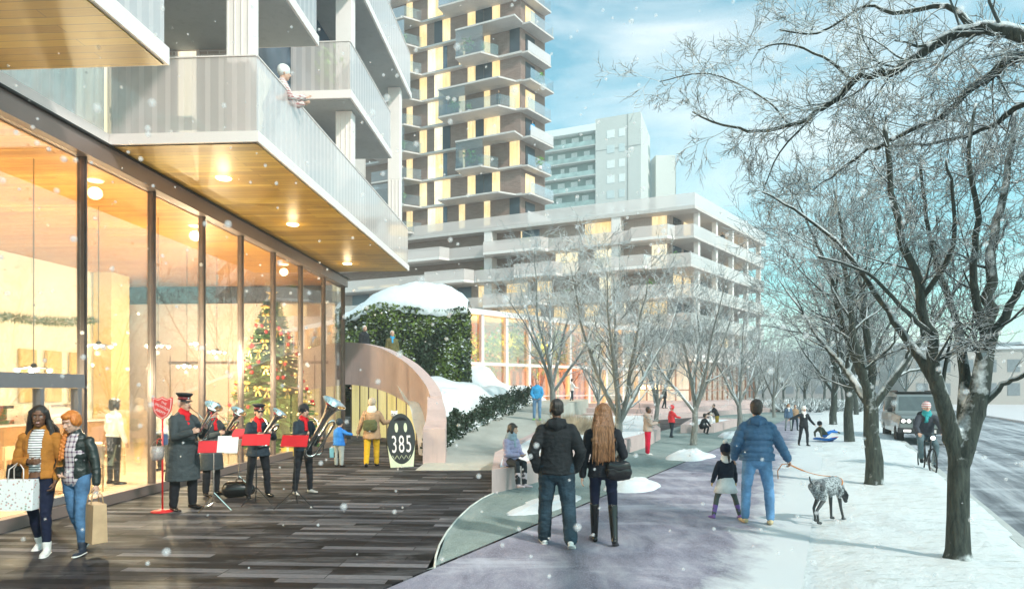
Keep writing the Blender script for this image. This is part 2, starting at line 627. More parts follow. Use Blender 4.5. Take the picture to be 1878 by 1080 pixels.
# ------------------------------------------------------------------ ground
def ground_mat_plaza():
    m, t, b = newmat('dark_plank_paving')
    v = coords(t, (1, 1, 1), 'Object', (0, 0, R(3)))
    br = t.nodes.new('ShaderNodeTexBrick')
    br.inputs['Scale'].default_value = 1.0
    br.inputs['Brick Width'].default_value = 1.15; br.inputs['Row Height'].default_value = 0.155
    br.inputs['Mortar Size'].default_value = 0.005
    br.inputs['Color1'].default_value = (0, 0, 0, 1); br.inputs['Color2'].default_value = (1, 1, 1, 1)
    br.offset = 0.41; br.offset_frequency = 3
    t.links.new(v, br.inputs['Vector'])
    c = ramp(t, br.outputs['Color'], [(0.0, (0.010, 0.009, 0.010)), (0.4, (0.024, 0.023, 0.027)), (0.7, (0.055, 0.053, 0.060)), (1.0, (0.20, 0.195, 0.21))])
    n = noisen(t, coords(t, (0.5, 2.2, 1)), 1.6, 7, 0.68, 0.5)
    c = mixnode(t, c, (0.22, 0.22, 0.235), ramp(t, n, [(0.50, 0.0), (0.72, 0.62)]))
    n2 = noisen(t, coords(t, (1, 4, 1)), 12, 5, 0.7)
    c = mixnode(t, c, (0.008, 0.007, 0.007), ramp(t, n2, [(0.45, 0.0), (0.75, 0.55)]))
    c = mixnode(t, c, (0.006, 0.006, 0.006), br.outputs['Fac'])
    t.links.new(c, b.inputs['Base Color'])
    t.links.new(ramp(t, noisen(t, coords(t, (0.4, 1, 1)), 1.1, 4), [(0.35, 0.5), (0.65, 0.8)]), b.inputs['Roughness'])
    b.inputs['Specular IOR Level'].default_value = 0.08
    bump(t, b, br.outputs['Fac'], -0.5, 0.004)
    return m


def paving(name, c0, c1, c2, sc=1.5, speck=0.0, rough=0.75, snowy=0.0, scol=(.8, .84, .88), snow_lo=0.52, edge=None):
    m, t, b = newmat(name)
    v = coords(t)
    g = coords(t, (1.4, 0.55, 1), 'Object', (0, 0, R(62)))
    n = noisen(t, g, sc, 6, 0.62, 0.6)
    c = ramp(t, n, [(0.3, c0), (0.5, c1), (0.72, c2)])
    if speck:
        f = noisen(t, v, 75, 2, 0.5)
        c = mixnode(t, c, tuple(min(1, x * 1.9) for x in c1), ramp(t, f, [(0.5, 0.0), (0.66, speck)]))
    if snowy:
        s_ = noisen(t, coords(t, (0.35, 1.0, 1), 'Object', (0, 0, R(27))), 1.3, 7, 0.66, 0.5)
        c = mixnode(t, c, scol, ramp(t, s_, [(snow_lo, 0.0), (snow_lo + 0.16, snowy)]))
    if name == 'road_asphalt':
        # wheel ruts run along the street
        cmb = t.nodes.new('ShaderNodeCombineXYZ')
        for i_, vec in enumerate(((1.1, -.55, 0), (.03, .06, 0))):
            dp = t.nodes.new('ShaderNodeVectorMath'); dp.operation = 'DOT_PRODUCT'; dp.inputs[1].default_value = vec
            t.links.new(v, dp.inputs[0]); t.links.new(dp.outputs['Value'], cmb.inputs[i_])
        rn = noisen(t, cmb.outputs[0], 1.5, 6, .65)
        c = mixnode(t, c, (.60, .63, .66), ramp(t, rn, [(.47, 0.0), (.62, .7)]))
        c = mixnode(t, c, (.07, .078, .088), ramp(t, rn, [(.30, .8), (.44, 0.0)]))
    if edge:
        # loose snow drifts in from the verge: the nearer the edge, the less paving shows
        sx = t.nodes.new('ShaderNodeVectorMath'); sx.operation = 'DOT_PRODUCT'; sx.inputs[1].default_value = (1, -edge[0], 0)
        t.links.new(v, sx.inputs[0])
        dd = t.nodes.new('ShaderNodeMath'); dd.operation = 'MULTIPLY_ADD'; dd.inputs[1].default_value = 1 / 1.9; dd.inputs[2].default_value = -edge[1] / 1.9 + .25
        t.links.new(sx.outputs['Value'], dd.inputs[0])
        dn = noisen(t, coords(t, (.9, .5, 1), 'Object', (0, 0, R(27))), 2.2, 8, .7, .4)
        su = t.nodes.new('ShaderNodeMath'); su.operation = 'ADD'; t.links.new(dd.outputs[0], su.inputs[0]); t.links.new(dn, su.inputs[1])
        c = mixnode(t, c, (.63, .67, .68), ramp(t, su.outputs[0], [(0.50, 0.0), (0.82, .94)]))
    t.links.new(c, b.inputs['Base Color'])
    b.inputs['Roughness'].default_value = max(.85, rough)
    b.inputs['Specular IOR Level'].default_value = 0.02
    bump(t, b, noisen(t, v, 40, 4, 0.7), 0.35, 0.006)
    return m


M_plaza = ground_mat_plaza()
M_path = paving('asphalt_path', (0.16, 0.155, 0.195), (0.255, 0.25, 0.305), (0.40, 0.395, 0.45), 2.0, 0.45, 0.6, 0.5, (0.62, 0.64, 0.72), 0.52, edge=(.468, -.75))
M_strip = paving('green_speckled_paving', (0.15, 0.195, 0.188), (0.225, 0.275, 0.262), (0.33, 0.375, 0.36), 0.9, 0.65, 0.7, 0.25, (0.7, 0.78, 0.8), 0.6)
M_road = paving('road_asphalt', (0.13, 0.145, 0.16), (0.20, 0.215, 0.235), (0.30, 0.32, 0.34), 1.0, 0.2, 0.6, 0.5, (0.62, 0.66, 0.69), 0.50)
M_ramp = paving('pale_concrete_ramp', (0.38, 0.38, 0.34), (0.44, 0.44, 0.395), (0.50, 0.50, 0.45), 0.8, 0.12, 0.75)
M_curb = plain('kerb_stone', (0.5, 0.52, 0.5), 0.7, var=0.1)
M_verge = snowmat('verge_snow', (0.79, 0.83, 0.83), dirt=0.72, dcol=(0.34, 0.35, 0.31), sc=1.1)
M_farsnow = snowmat('far_snow', (0.66, 0.68, 0.71), sc=0.2)


def struct(name, mb, mat, smooth=False):
    o = mb.build(name, mat, None, smooth)
    o['kind'] = 'structure'
    return o


g = MB(); g.sheet([(-400, -30), (900, -30), (900, 1500), (-400, 1500)], -0.16)
struct('ground', g, M_farsnow)

# plaza: dark planks on the left
g = MB()
g.prism([(-40, -8), (-8.9, -8), (27, 60), (-40, 60)], -0.15, 0.0)
struct('plaza_paving', g, M_plaza)


def offs_line(y0, y1, f0, f1, n=30):
    """a strip between two lines X=f(Y)"""
    a = [(f0(y0 + (y1 - y0) * i / n), y0 + (y1 - y0) * i / n) for i in range(n + 1)]
    b_ = [(f1(y0 + (y1 - y0) * i / n), y0 + (y1 - y0) * i / n) for i in range(n + 1)]
    return b_ + a[::-1]


path_l = lambda y: -4.6 + 0.525 * y
path_r = lambda y: -1.05 + 0.468 * y
road_l = lambda y: 2.35 + 0.505 * y
road_r = lambda y: 12.2 + 0.48 * y
g = MB(); g.sheet(offs_line(-8, 130, path_l, lambda y: -0.3 + 0.49 * y), 0.004); struct('footpath', g, M_path)
g = MB(); g.sheet(offs_line(-8, 400, road_l, road_r), -0.10); struct('road', g, M_road)
g = MB(); g.sheet(offs_line(0, 400, road_r, lambda y: road_r(y) + 30), 0.0)
g.prism(offs_line(-8, 300, road_r, lambda y: road_r(y) + 0.3), -0.12, 0.03)
struct('far_pavement', g, snowmat('pinkish_snow', (0.72, 0.68, 0.68), sc=0.6))
g = MB()
g.prism(offs_line(-8, 300, lambda y: road_l(y) - 0.16, lambda y: road_l(y) + 0.02), -0.14, 0.035)
struct('kerb', g, M_curb)

# snow verge between path and road: an uneven blanket that feathers onto the path
g = MB()
ny = 520; nx = 60
vs = []; fs = []
for j in range(ny + 1):
    y = -6 + (j / ny) ** 1.9 * 136
    for i in range(nx + 1):
        u = i / nx
        x = path_r(y) * (1 - u) + (road_l(y) - 0.10) * u
        d_ = x - path_r(y)
        h = -0.07 + 0.085 * min(1, d_ / 1.6) + 0.06 * max(0, min(1, (d_ - .9) / 1.5)) * min(1, (1 - u) * 6 + 0.35)
        h += 0.05 * noise.noise(Vector((x * 0.7, y * 0.35, 3)))
        h += 0.026 * noise.noise(Vector((x * 2.6, y * 1.3, 7)))
        h += 0.012 * noise.noise(Vector((x * 8, y * 5, 9)))
        if i == 0: h = -0.08
        if u > .9: h = max(h, .004)
        vs.append((x, y, h))
for j in range(ny):
    for i in range(nx):
        a = j * (nx + 1) + i
        fs.append((a, a + 1, a + nx + 2, a + nx + 1))
g.add(vs, fs)
o = struct('snow_verge', g, M_verge, True)

# speckled strip along the planter (curved tip)
tip = [(-4.6 + .525 * 6.95, 6.95)]
arc = [G(px, py) for px, py in ((797, 1042), (799, 1022), (806, 1000), (819, 977), (838, 953), (862, 930), (884, 915), (905, 905))]
strip = [(-0.93, 7.1)] + [(p.x, p.y) for p in arc]
strip += [(4.75, 23.2), (6.6, 30), (14, 46), (20, 58), (path_l(58), 58)]
g = MB(); g.sheet(strip, 0.004)
struct('speckled_paving', g, M_strip)
g = MB()
A2 = [(p.x, p.y, 0.012) for p in arc]
g.tube(A2, 0.014, 6)
struct('paving_edge', g, plain('pale_edging', (0.6, 0.62, 0.58), 0.6))

# pale ramp climbing away
ramp_pts = [(-2.35, 15.9, 0.006), (-0.5, 15.9, 0.006), (-0.28, 17.5, .03), (1.5, 28, .67), (3.2, 37, 1.22), (5.4, 48, 1.3), (2.9, 48, 1.3), (1.0, 37, 1.22), (-0.8, 28, .67), (-2.05, 20, .2)]
rl = [(-2.35, 15.9, 0.006), (-2.3, 17.5, .03), (-2.1, 20, .17), (-1.6, 24, .42), (-0.8, 28, .67), (0.15, 32.5, .95), (1.0, 37, 1.2), (2.9, 48, 1.28)]
rr = [(-0.5, 15.9, 0.006), (-0.22, 17.5, .03), (0.12, 20, .17), (0.8, 24, .42), (1.5, 28, .67), (2.3, 32.5, .95), (3.2, 37, 1.2), (5.6, 48, 1.28)]
g = MB()
vs = rl + rr + [(p[0], p[1], -0.1) for p in rl] + [(p[0], p[1], -0.1) for p in rr]
n = len(rl)
fs = []
for i in range(n - 1):
    fs += [(i, n + i, n + i + 1, i + 1), (2 * n + i, i, i + 1, 2 * n + i + 1), (n + i, 3 * n + i, 3 * n + i + 1, n + i + 1)]
fs.append((0, 2 * n, 3 * n, n))
g.add(vs, fs)
struct('ramp_path', g, M_ramp)

# snow mound behind the arch
ctrl = [(-2.5, 18.4, 0.15), (-2.35, 20, .3), (-2.0, 22, .42), (-1.6, 24, .55), (-1.0, 28, .8), (-.1, 32.5, 1.05), (.8, 37, 1.3), (2.8, 48, 1.3),
        (-9, 31, 2.9), (-6, 31.5, 2.75), (-4, 31.5, 2.6), (-2.4, 32, 2.35), (-.9, 33.5, 2.15), (.3, 37, 1.85), (-2.9, 22.2, 1.6), (-3.9, 24.5, 2.4), (-5.5, 26.5, 2.9), (-7.5, 27, 3),
        (-2.45, 20.3, .8), (-1.6, 28, 1.6), (-2.6, 27, 2.1), (-9, 40, 4), (-2, 40, 3.4), (1.2, 44, 1.6), (0, 40, 2.2)]
C_ = np.array(ctrl)
g = MB()
vs = []; fs = []
NX, NY = 44, 60
for j in range(NY + 1):
    y = 18.3 + j / NY * 27
    for i in range(NX + 1):
        # right edge follows the ramp's left side
        xr = np.interp(y, [p[1] for p in rl], [p[0] for p in rl]) + 0.02
        xl = np.interp(y, [18, 20, 22.5, 25.5, 27.5, 50], [-2.55, -2.9, -3.6, -5.2, -10, -10])
        x = xl + (xr - xl) * i / NX
        d2 = (C_[:, 0] - x) ** 2 + ((C_[:, 1] - y) * 0.8) ** 2 + 0.05
        w = 1 / d2 ** 1.6
        z = float((w * C_[:, 2]).sum() / w.sum())
        e = min(1, (xr - x) / 0.5)
        zr = float(np.interp(y, [p[1] for p in rl], [p[2] for p in rl]))
        z = (zr - 0.02) * (1 - e) + z * e
        z += 0.10 * noise.noise(Vector((x * 0.8, y * 0.8, 0))) * e + 0.04 * noise.noise(Vector((x * 2.6, y * 2.6, 5))) * e
        vs.append((x, y, z))
for j in range(NY):
    for i in range(NX):
        a = j * (NX + 1) + i
        fs.append((a, a + 1, a + NX + 2, a + NX + 1))
g.add(vs, fs)
struct('snow_mound', g, snowmat('mound_snow', (0.80, 0.84, 0.84), dirt=0.3, dcol=(0.5, 0.5, 0.52), sc=0.9), True)


def mound(x, y, rx, ry, h, rz, seed, name='snow_heap', mat=None, z0=0.0):
    g = MB(); vs = []; fs = []
    n = 22
    for j in range(n + 1):
        for i in range(n + 1):
            u = i / n * 2 - 1; v = j / n * 2 - 1
            r = math.hypot(u, v)
            k = max(0, 1 - r ** 1.6)
            zz = h * (k ** 0.7) * (1 + 0.45 * noise.noise(Vector((u * 2.5 + seed, v * 2.5, seed)))) + 0.05 * k * noise.noise(Vector((u * 9, v * 9, seed)))
            if r >= 1:
                u /= r; v /= r; zz = -0.02
            c, s = math.cos(rz), math.sin(rz)
            q = 1 + 0.22 * noise.noise(Vector((math.atan2(v, u) * 1.5, seed, 0)))
            u *= q; v *= q
            vs.append((x + u * rx * c - v * ry * s, y + u * rx * s + v * ry * c, z0 + zz))
    for j in range(n):
        for i in range(n):
            a = j * (n + 1) + i
            fs.append((a, a + 1, a + n + 2, a + n + 1))
    g.add(vs, fs)
    return g.build(name, mat or M_snow, None, True)


for i, (px, py, rx, ry, h, lab) in enumerate([
        (1265, 838, .75, 1.5, .30, 'rounded white snow heap at the foot of the tree behind the girl'),
        (1158, 893, .62, 1.0, .28, 'white snow heap at the foot of the snowy tree beside the walking couple'),
        (1000, 925, .45, 1.5, .07, 'thin snow patch on the speckled paving left of the walking couple'),
        (1345, 800, .7, 1.6, .3, 'low snow heap at the path edge just left of the blue jacket'),
        (1290, 785, .5, 2.6, .2, 'far low snow heap beside the crouching child')]):
    p = G(px, py)
    o = mound(p.x, p.y, rx * .85, ry * .85, h * .72, R(-27), i * 3.7)
    tag(o, lab, 'snow heap', 'shovelled snow heaps', 'thing')

# planter with pink concrete rim, filled with snow
def planter(poly, h, th, label, name='planter', fill=0.0):
    t = thing(name, label, 'planter', (poly[0][0], poly[0][1], 0), 0, 'pink concrete planters')
    n = len(poly)
    cx = sum(p[0] for p in poly) / n; cy = sum(p[1] for p in poly) / n
    inn = []
    for i in range(n):
        p = Vector(poly[i][:2]); a = Vector(poly[i - 1][:2]); b = Vector(poly[(i + 1) % n][:2])
        d1 = (p - a).normalized(); d2 = (b - p).normalized()
        n1 = Vector((-d1.y, d1.x)); n2 = Vector((-d2.y, d2.x))
        k = (n1 + n2); k = k / max(0.3, k.dot(n1))
        inn.append(p + k * th)
    g = MB()
    for i in range(n):
        j = (i + 1) % n
        a = poly[i]; b = poly[j]; c = inn[j]; d = inn[i]
        za = a[2] if len(a) > 2 else h; zb = b[2] if len(b) > 2 else h
        g.hexa([(a[0], a[1], -.1), (b[0], b[1], -.1), (c.x, c.y, -.1), (d.x, d.y, -.1), (a[0], a[1], za), (b[0], b[1], zb), (c.x, c.y, zb), (d.x, d.y, za)])
    g.build('planter_wall', M_pink, t)
    g = MB(); vs = []; fs = []
    m = 14
    for r_ in range(m + 1):
        u = r_ / m
        for i in range(n):
            q = inn[i]
            zz = (poly[i][2] if len(poly[i]) > 2 else h) - 0.05
            x = cx + (q.x - cx) * u; y = cy + (q.y - cy) * u
            vs.append((x, y, zz + fill * (1 - u ** 2) + 0.05 * (1 - u) * noise.noise(Vector((x, y, 0)))))
    for r_ in range(m):
        for i in range(n):
            j = (i + 1) % n
            fs.append((r_ * n + i, (r_ + 1) * n + i, (r_ + 1) * n + j, r_ * n + j))
    g.add(vs, fs)
    g.build('snow_fill', M_snow, t, True)
    return t


planter([(-.38, 12.3), (.22, 13.2), (3.3, 19.6), (4.55, 22.2), (5.9, 26), (8.2, 40), (3.9, 40), (2.3, 32), (1.6, 28), (.9, 24), (.22, 20), (-.12, 17.5), (-.42, 15.9)], .44, .22,
        'long low pink concrete planter with snow inside and the seated woman on its near end')
planter([(7.6, 29.5), (9.2, 29.8), (12.5, 36), (10.2, 37)], .38, .25, 'small far pink planter beside the standing child in red')
# terrace in front of the shops
g = MB()
g.prism([(4.2, 44.5), (9.0, 42), (24.5, 60), (30, 72), (8, 62)], -.1, .34)
g.prism([(4.6, 47), (9.6, 44.5), (24.0, 61.5), (29, 73), (8, 62)], .34, .66)
g.prism([(5, 49.5), (10.3, 47), (23.5, 63), (28, 74), (8, 62)], .66, .95)
struct('terrace_steps', g, M_pink)

# helical ramp wall with the arch under it
t = thing('curved_ramp_wall', 'sweeping pink concrete parapet curving down to the plaza over an arched opening', 'wall', (-3, 22, 0))
prof = [(625, 627, 704, 25.2), (650, 628, 706, 24.9), (672, 631, 709, 24.6), (700, 639, 716, 24.2), (725, 652, 727, 23.6), (747, 667, 741, 22.9), (766, 686, 760, 22.0), (782, 708, 787, 21.0), (789, 726, 812, 20.2)]
outer = []
for px, ty, by, Y in prof:
    a = D(px, ty, Y); b = D(px, by, Y)
    outer.append((a, b))
# inner/back edge: thickness towards back-right
g = MB()
ring = []
n = len(outer)
for i in range(n):
    a, b = outer[i]
    p0 = outer[max(0, i - 1)][0]; p1 = outer[min(n - 1, i + 1)][0]
    d = Vector((p1.x - p0.x, p1.y - p0.y, 0)).normalized()
    nrm = Vector((-d.y, d.x, 0))
    if nrm.x < 0: nrm = -nrm
    th = 0.38
    ring.append((a, a + nrm * th, b + nrm * th, b))
# spline-subdivide
def cr(p0, p1, p2, p3, u):
    return 0.5 * ((2 * p1) + (p2 - p0) * u + (2 * p0 - 5 * p1 + 4 * p2 - p3) * u * u + (3 * p1 - p0 - 3 * p2 + p3) * u ** 3)
fine_r = []
for i in range(n - 1):
    for k in range(5):
        u = k / 5
        fine_r.append([cr(ring[max(0, i - 1)][c], ring[i][c], ring[i + 1][c], ring[min(n - 1, i + 2)][c], u) for c in range(4)])
fine_r.append(list(ring[-1]))
vs = [p for r_ in fine_r for p in r_]
fs = []
for i in range(len(fine_r) - 1):
    for c in range(4):
        c2 = (c + 1) % 4
        fs.append((i * 4 + c, i * 4 + c2, (i + 1) * 4 + c2, (i + 1) * 4 + c))
fs += [(3, 2, 1, 0), tuple((len(fine_r) - 1) * 4 + k for k in range(4))]
g.add(vs, fs)
g.build('parapet', M_pink, t)
# lower end of the parapet: solid tail wall curling to the block
g = MB()
tail = [((-2.62, 20.3), 1.75), ((-2.50, 19.3), 1.38), ((-2.40, 18.3), 1.10), ((-2.36, 17.3), 0.92)]
back = [(-2.2, 20.5), (-1.98, 19.5), (-1.84, 18.4), (-1.76, 17.3)]
vs = []
for (p, z), q in zip(tail, back):
    vs += [(p[0], p[1], 0), (p[0], p[1], z), (q[0], q[1], z), (q[0], q[1], 0)]
fs = [(3, 2, 1, 0)[::-1], (12, 13, 14, 15)[::-1]]
for i in range(3):
    for c in range(4):
        c2 = (c + 1) % 4
        fs.append((i * 4 + c, (i + 1) * 4 + c, (i + 1) * 4 + c2, i * 4 + c2))
g.add(vs, fs)
g.build('end_block', M_pink, t)
# lit vestibule behind the arch
M_yelwall = litwin('lit_yellow_panel', (0.86, 0.72, 0.26), (0.95, 0.84, 0.42), 0.52)
t = thing('vestibule_screen', 'glowing yellow panelled entrance screen under the concrete arch', 'entrance', (-4.5, 24.8, 0))
nP = 8
for i in range(nP):
    a = Vector((-6.35, 25.9)) + (Vector((-3.0, 23.1)) - Vector((-6.35, 25.9))) * (i / nP)
    b = Vector((-6.35, 25.9)) + (Vector((-3.0, 23.1)) - Vector((-6.35, 25.9))) * ((i + 1) / nP)
    d = (b - a) * 0.03
    g = MB(); g.beam((a.x + d.x, a.y + d.y, 1.0), (b.x - d.x, b.y - d.y, 1.0), 0.04, 2.5)
    top = g.build('panel', M_yelwall, t)
g = MB()
for i in range(nP + 1):
    a = Vector((-6.35, 25.9)) + (Vector((-3.0, 23.1)) - Vector((-6.35, 25.9))) * (i / nP)
    g.box(a.x - .025, a.x + .025, a.y - .045, a.y + .045, 0, 2.28)
g.beam((-6.35, 25.9, .08), (-3.0, 23.1, .08), .07, .16)
g.build('frame', M_taupe, t)
# ------------------------------------------------------------------ left building
# local frame: x outwards from the glass line, y along it, z up
LB = thing('shopfront_building', 'white building on the left with tall shop windows, wooden soffit and glass balconies', 'building', (-7.56, 0, 0), -math.atan(0.0555))
L = lambda g, n, m, p=None, **k: g.build(n, m, p or LB, local=True, **k)
FZ0, FZ1 = 5.74, 6.04           # fascia
M_mull = plain('dark_mullion', (.12, .095, .09), .35, .3, bmp=0)
mull = [3.2, 5.1, 6.95, 8.8, 10.66, 12.53, 14.35, 16.15, 18.05, 20.05, 22.1, 24.2]
YE = 24.2
g = MB(); g.box(-.10, .14, -2, YE + .06, FZ0, FZ1); L(g, 'fascia_beam', M_taupe)
g = MB(); g.box(-.02, .20, -2, YE + .1, FZ1 + .0, FZ1 + .035); L(g, 'black_strip', M_black)  # solid black strip along the top of the fascia
g = MB(); g.box(-.09, .10, -2, YE + .05, 0, .17); L(g, 'kerb_base', M_taupe)
for y in mull:
    g = MB(); g.box(-.09, .03, y - .026, y + .026, .17, FZ0)
    g.box(.032, .055, y - .012, y + .012, .17, FZ0)
    m = L(g, 'mullion', M_mull)
for a, b in zip(mull[:-1], mull[1:]):
    g = MB(); g.box(-.03, -.018, a + .037, b - .037, .172, FZ0 - .002)
    L(g, 'glass_pane', M_glass)
# door frame in the nearest bays
g = MB(); g.box(-.085, .05, 3.3, 10.62, 1.98, 2.20); L(g, 'transom', M_grey)
g = MB(); g.box(-.08, .045, 9.70, 9.77, .18, 1.975); g.box(-.08, .045, 10.48, 10.56, .18, 1.975); g.box(-.08, .045, 8.86, 8.94, .18, 1.975); g.box(-.06, .03, 9.78, 10.47, .18, .30); L(g, 'door_frame', M_grey)
# end return wall of glass
for k in range(3):
    x0 = -.1 - 2.1 * k
    g = MB(); g.box(x0 - .06, x0, YE, YE + .08, .0, FZ1); L(g, 'mullion', M_taupe)
    g = MB(); g.box(x0 - 2.1 + .0, x0 - .07, YE + .03, YE + .042, .1, FZ0); L(g, 'glass_pane', M_glass)
g = MB(); g.box(-14, -.13, YE - .05, YE + .12, FZ0, FZ1 - .003); L(g, 'fascia_beam', M_taupe)
# interior: floor, timber ceiling, walls
M_ifloor = plain('shop_floor', (0.62, 0.52, 0.38), 0.3, var=.08, scale=.8, bmp=0)
M_cwall = plain('cream_wall', (0.88, 0.84, 0.70), 0.7, var=.02, bmp=0)
M_pwall = plain('rosy_wall', (0.78, 0.64, 0.56), 0.6, var=.08, scale=.5, bmp=0)
g = MB(); g.box(-14, -.1, -4, YE - .06, -.02, .02); L(g, 'shop_floor', M_ifloor)
g = MB(); g.box(-14, -.11, -4, YE - .06, FZ0 - .02, FZ0 + .1); L(g, 'timber_ceiling', M_ceil)
g = MB(); g.hexa([(-8.6, -4, .02), (-8.4, -4, .02), (-7.0, 21.5, .02), (-7.2, 21.5, .02), (-8.6, -4, 5.72), (-8.4, -4, 5.72), (-7.0, 21.5, 5.72), (-7.2, 21.5, 5.72)])
L(g, 'side_wall', M_cwall)
g = MB(); g.box(-7.0, -6.4, 20.6, 21.5, .02, 5.72); L(g, 'wall_pier', plain('ochre_wall', (0.78, 0.60, 0.28), 0.7, var=.04, bmp=0))
g = MB(); g.box(-8.5, -.15, 23.7, 23.9, .02, 5.1); L(g, 'end_wall', M_pwall)
g = MB(); g.box(-8.5, -.15, 23.62, 23.9, 5.1, 5.72); L(g, 'ceiling_bulkhead', plain('dark_bulkhead', (.03, .022, .018), .6))
g = MB(); g.box(-14, -.2, -4.2, -4.0, .02, 5.72); L(g, 'rear_wall', M_cwall)
# seams on the end wall
g = MB()
for x in (-6.3, -5.2, -4.1, -3.0, -1.9, -.9):
    g.box(x - .012, x + .012, 23.68, 23.70, .1, 3.2)
g.box(-6.35, -.4, 23.66, 23.70, 2.9, 3.0)
L(g, 'wall_seam', M_taupe)
for y in (18.1, 19.0, 19.9):
    g = MB(); xx = -8.4 + 1.4 * (y + 4) / 25.5 + .05
    g.box(xx - .02, xx + .05, y - .29, y + .29, 1.6, 3.1); L(g, 'wall_picture', plain('ochre_panel', (.62, .46, .18), .6))

# soffits, slabs, rails of the balconies; (y0,y1,z underside,wood?)
OX = 2.73
def slab(y0, y1, z, th, xin, wood, nm='balcony_slab'):
    g = MB(); g.box(xin, OX, y0, y1, z + .02, z + th); s_ = L(g, nm, M_white)
    g = MB(); g.box(xin + .02, OX - .05, y0 + .05, y1 - .05, z, z + .018); L(g, 'soffit', M_soffit if wood else M_conc, s_)
    return s_
def rail(pts, z0, z1, mat=None, cap=True, nm='balustrade'):
    g = MB()
    for (xa, ya), (xb, yb) in zip(pts[:-1], pts[1:]):
        g.beam((xa, ya, (z0 + z1) / 2), (xb, yb, (z0 + z1) / 2), .02, z1 - z0)
    o = L(g, nm, mat or M_frit)
    g = MB()
    for (xa, ya), (xb, yb) in zip(pts[:-1], pts[1:]):
        g.beam((xa, ya, z1 + .012), (xb, yb, z1 + .012), .045, .022)
    L(g, 'handrail', M_white, o)
s1 = slab(11.05, 22.9, 6.06, .20, .16, True)
s0 = slab(-4, 8.5, 6.06, .24, .16, True)
g = MB(); g.box(-6, .155, -4, 22.9, 6.08, 6.26); L(g, 'floor_slab', M_white)
i_ = .05
rail([(.10, 11.1), (OX - i_, 11.1), (OX - i_, 22.85), (.3, 22.85)], 6.262, 7.52)
rail([(.10, 8.6), (.10, 11.0)], 6.262, 7.52)
rail([(OX - i_, -4), (OX - i_, 8.45), (.10, 8.45)], 6.302, 7.62)
s2 = slab(-4, 13.95, 9.16, .22, -5, False)
rail([(OX - i_, -4), (OX - i_, 13.9), (1.2, 13.9)], 9.382, 10.66)
s3 = slab(16.2, 20.4, 9.08, .22, -5, False)
rail([(1.2, 16.25), (OX - i_, 16.25), (OX - i_, 20.35), (1.2, 20.35)], 9.302, 10.5)
g = MB(); g.box(-5, 1.15, 13.96, 16.19, 9.1, 9.34); g.box(-5, 1.15, 20.41, 23, 9.1, 9.34); L(g, 'floor_slab', M_white)
s4 = slab(15.8, 23.3, 12.2, .22, -5, False)
rail([(1.2, 15.85), (OX - i_, 15.85), (OX - i_, 23.25), (1.2, 23.25)], 12.422, 13.75)
s5 = slab(-4, 13.95, 12.3, .22, -5, False)
for y in (11.35, 17.05, 22.5):
    g = MB(); g.box(OX - .62, OX - .2, y - .16, y + .16, 6.262, 9.078 if y > 15 else 9.158)
    for k in range(4):
        x = OX - .60 + .12 * k
        g.box(x, x + .03, y - .178, y - .161, 6.27, 9.07)
    L(g, 'column', M_white, bevel=.01)
    g = MB(); z0 = 9.382 if y < 15 else 9.302
    if y > 21: z0 = 9.08
    g.box(OX - .62, OX - .2, y - .16, y + .16, z0, 12.2)
    L(g, 'column', M_white, bevel=.01)
# walls behind the balconies
def fwall(x0, x1, y, z0, z1, mat, nm, th=.1):
    g = MB(); g.box(x0, x1, y, y + th, z0, z1); return L(g, nm, mat)
cols = [(-5.2, -2.6, M_brickn), (-2.6, -1.75, M_cream), (-1.75, -.35, M_brickn), (-.35, .12, M_cream), (.12, 1.16, M_brickn)]
for a, b, m_ in cols:
    fwall(a, b, 13.95, 6.262, 9.155, m_, 'window' if m_ is M_cream else 'brick_wall')
def swall(y0, y1, x, z0, z1, mat, nm):
    g = MB(); g.box(x - .1, x, y0, y1, z0, z1); return L(g, nm, mat)
M_sw = plain('warm_render', (.66, .60, .56), .8, var=.05)
swall(14.06, 15.2, 1.16, 6.262, 9.075, M_cream, 'window')
swall(15.2, 17.6, 1.16, 6.262, 9.075, M_sw, 'rendered_wall')
swall(17.6, 19.2, 1.16, 6.262, 9.075, M_bluewin, 'window')
swall(19.2, 22.8, 1.16, 6.262, 9.075, M_sw, 'rendered_wall')
swall(-4, 11, 1.16, 9.382, 12.19, M_sw, 'rendered_wall')
swall(11, 13.9, 1.16, 9.382, 12.19, M_bluewin, 'window')
swall(13.9, 16.1, 1.16, 9.345, 12.19, M_bluewin, 'window')
swall(16.1, 20.4, 1.16, 9.31, 12.19, M_bluewin, 'window')
swall(20.4, 22.9, 1.16, 9.345, 12.19, M_sw, 'rendered_wall')
swall(-4, 23, 1.16, 12.53, 16, M_sw, 'rendered_wall')
fwall(-6, 1.16, 22.9, 6.262, 9.09, M_brickn, 'brick_wall'); fwall(-6, 1.16, 22.92, 9.345, 12.19, M_brickn, 'brick_wall'); fwall(-6, 1.16, 23.0, 12.43, 16, M_brickn, 'brick_wall')
g = MB()
for x in (-5.2, -2.6, -1.75, -1.3, -.35, .12):
    g.box(x - .03, x + .03, 13.91, 13.948, 6.27, 9.15)
L(g, 'window_frame', M_white)
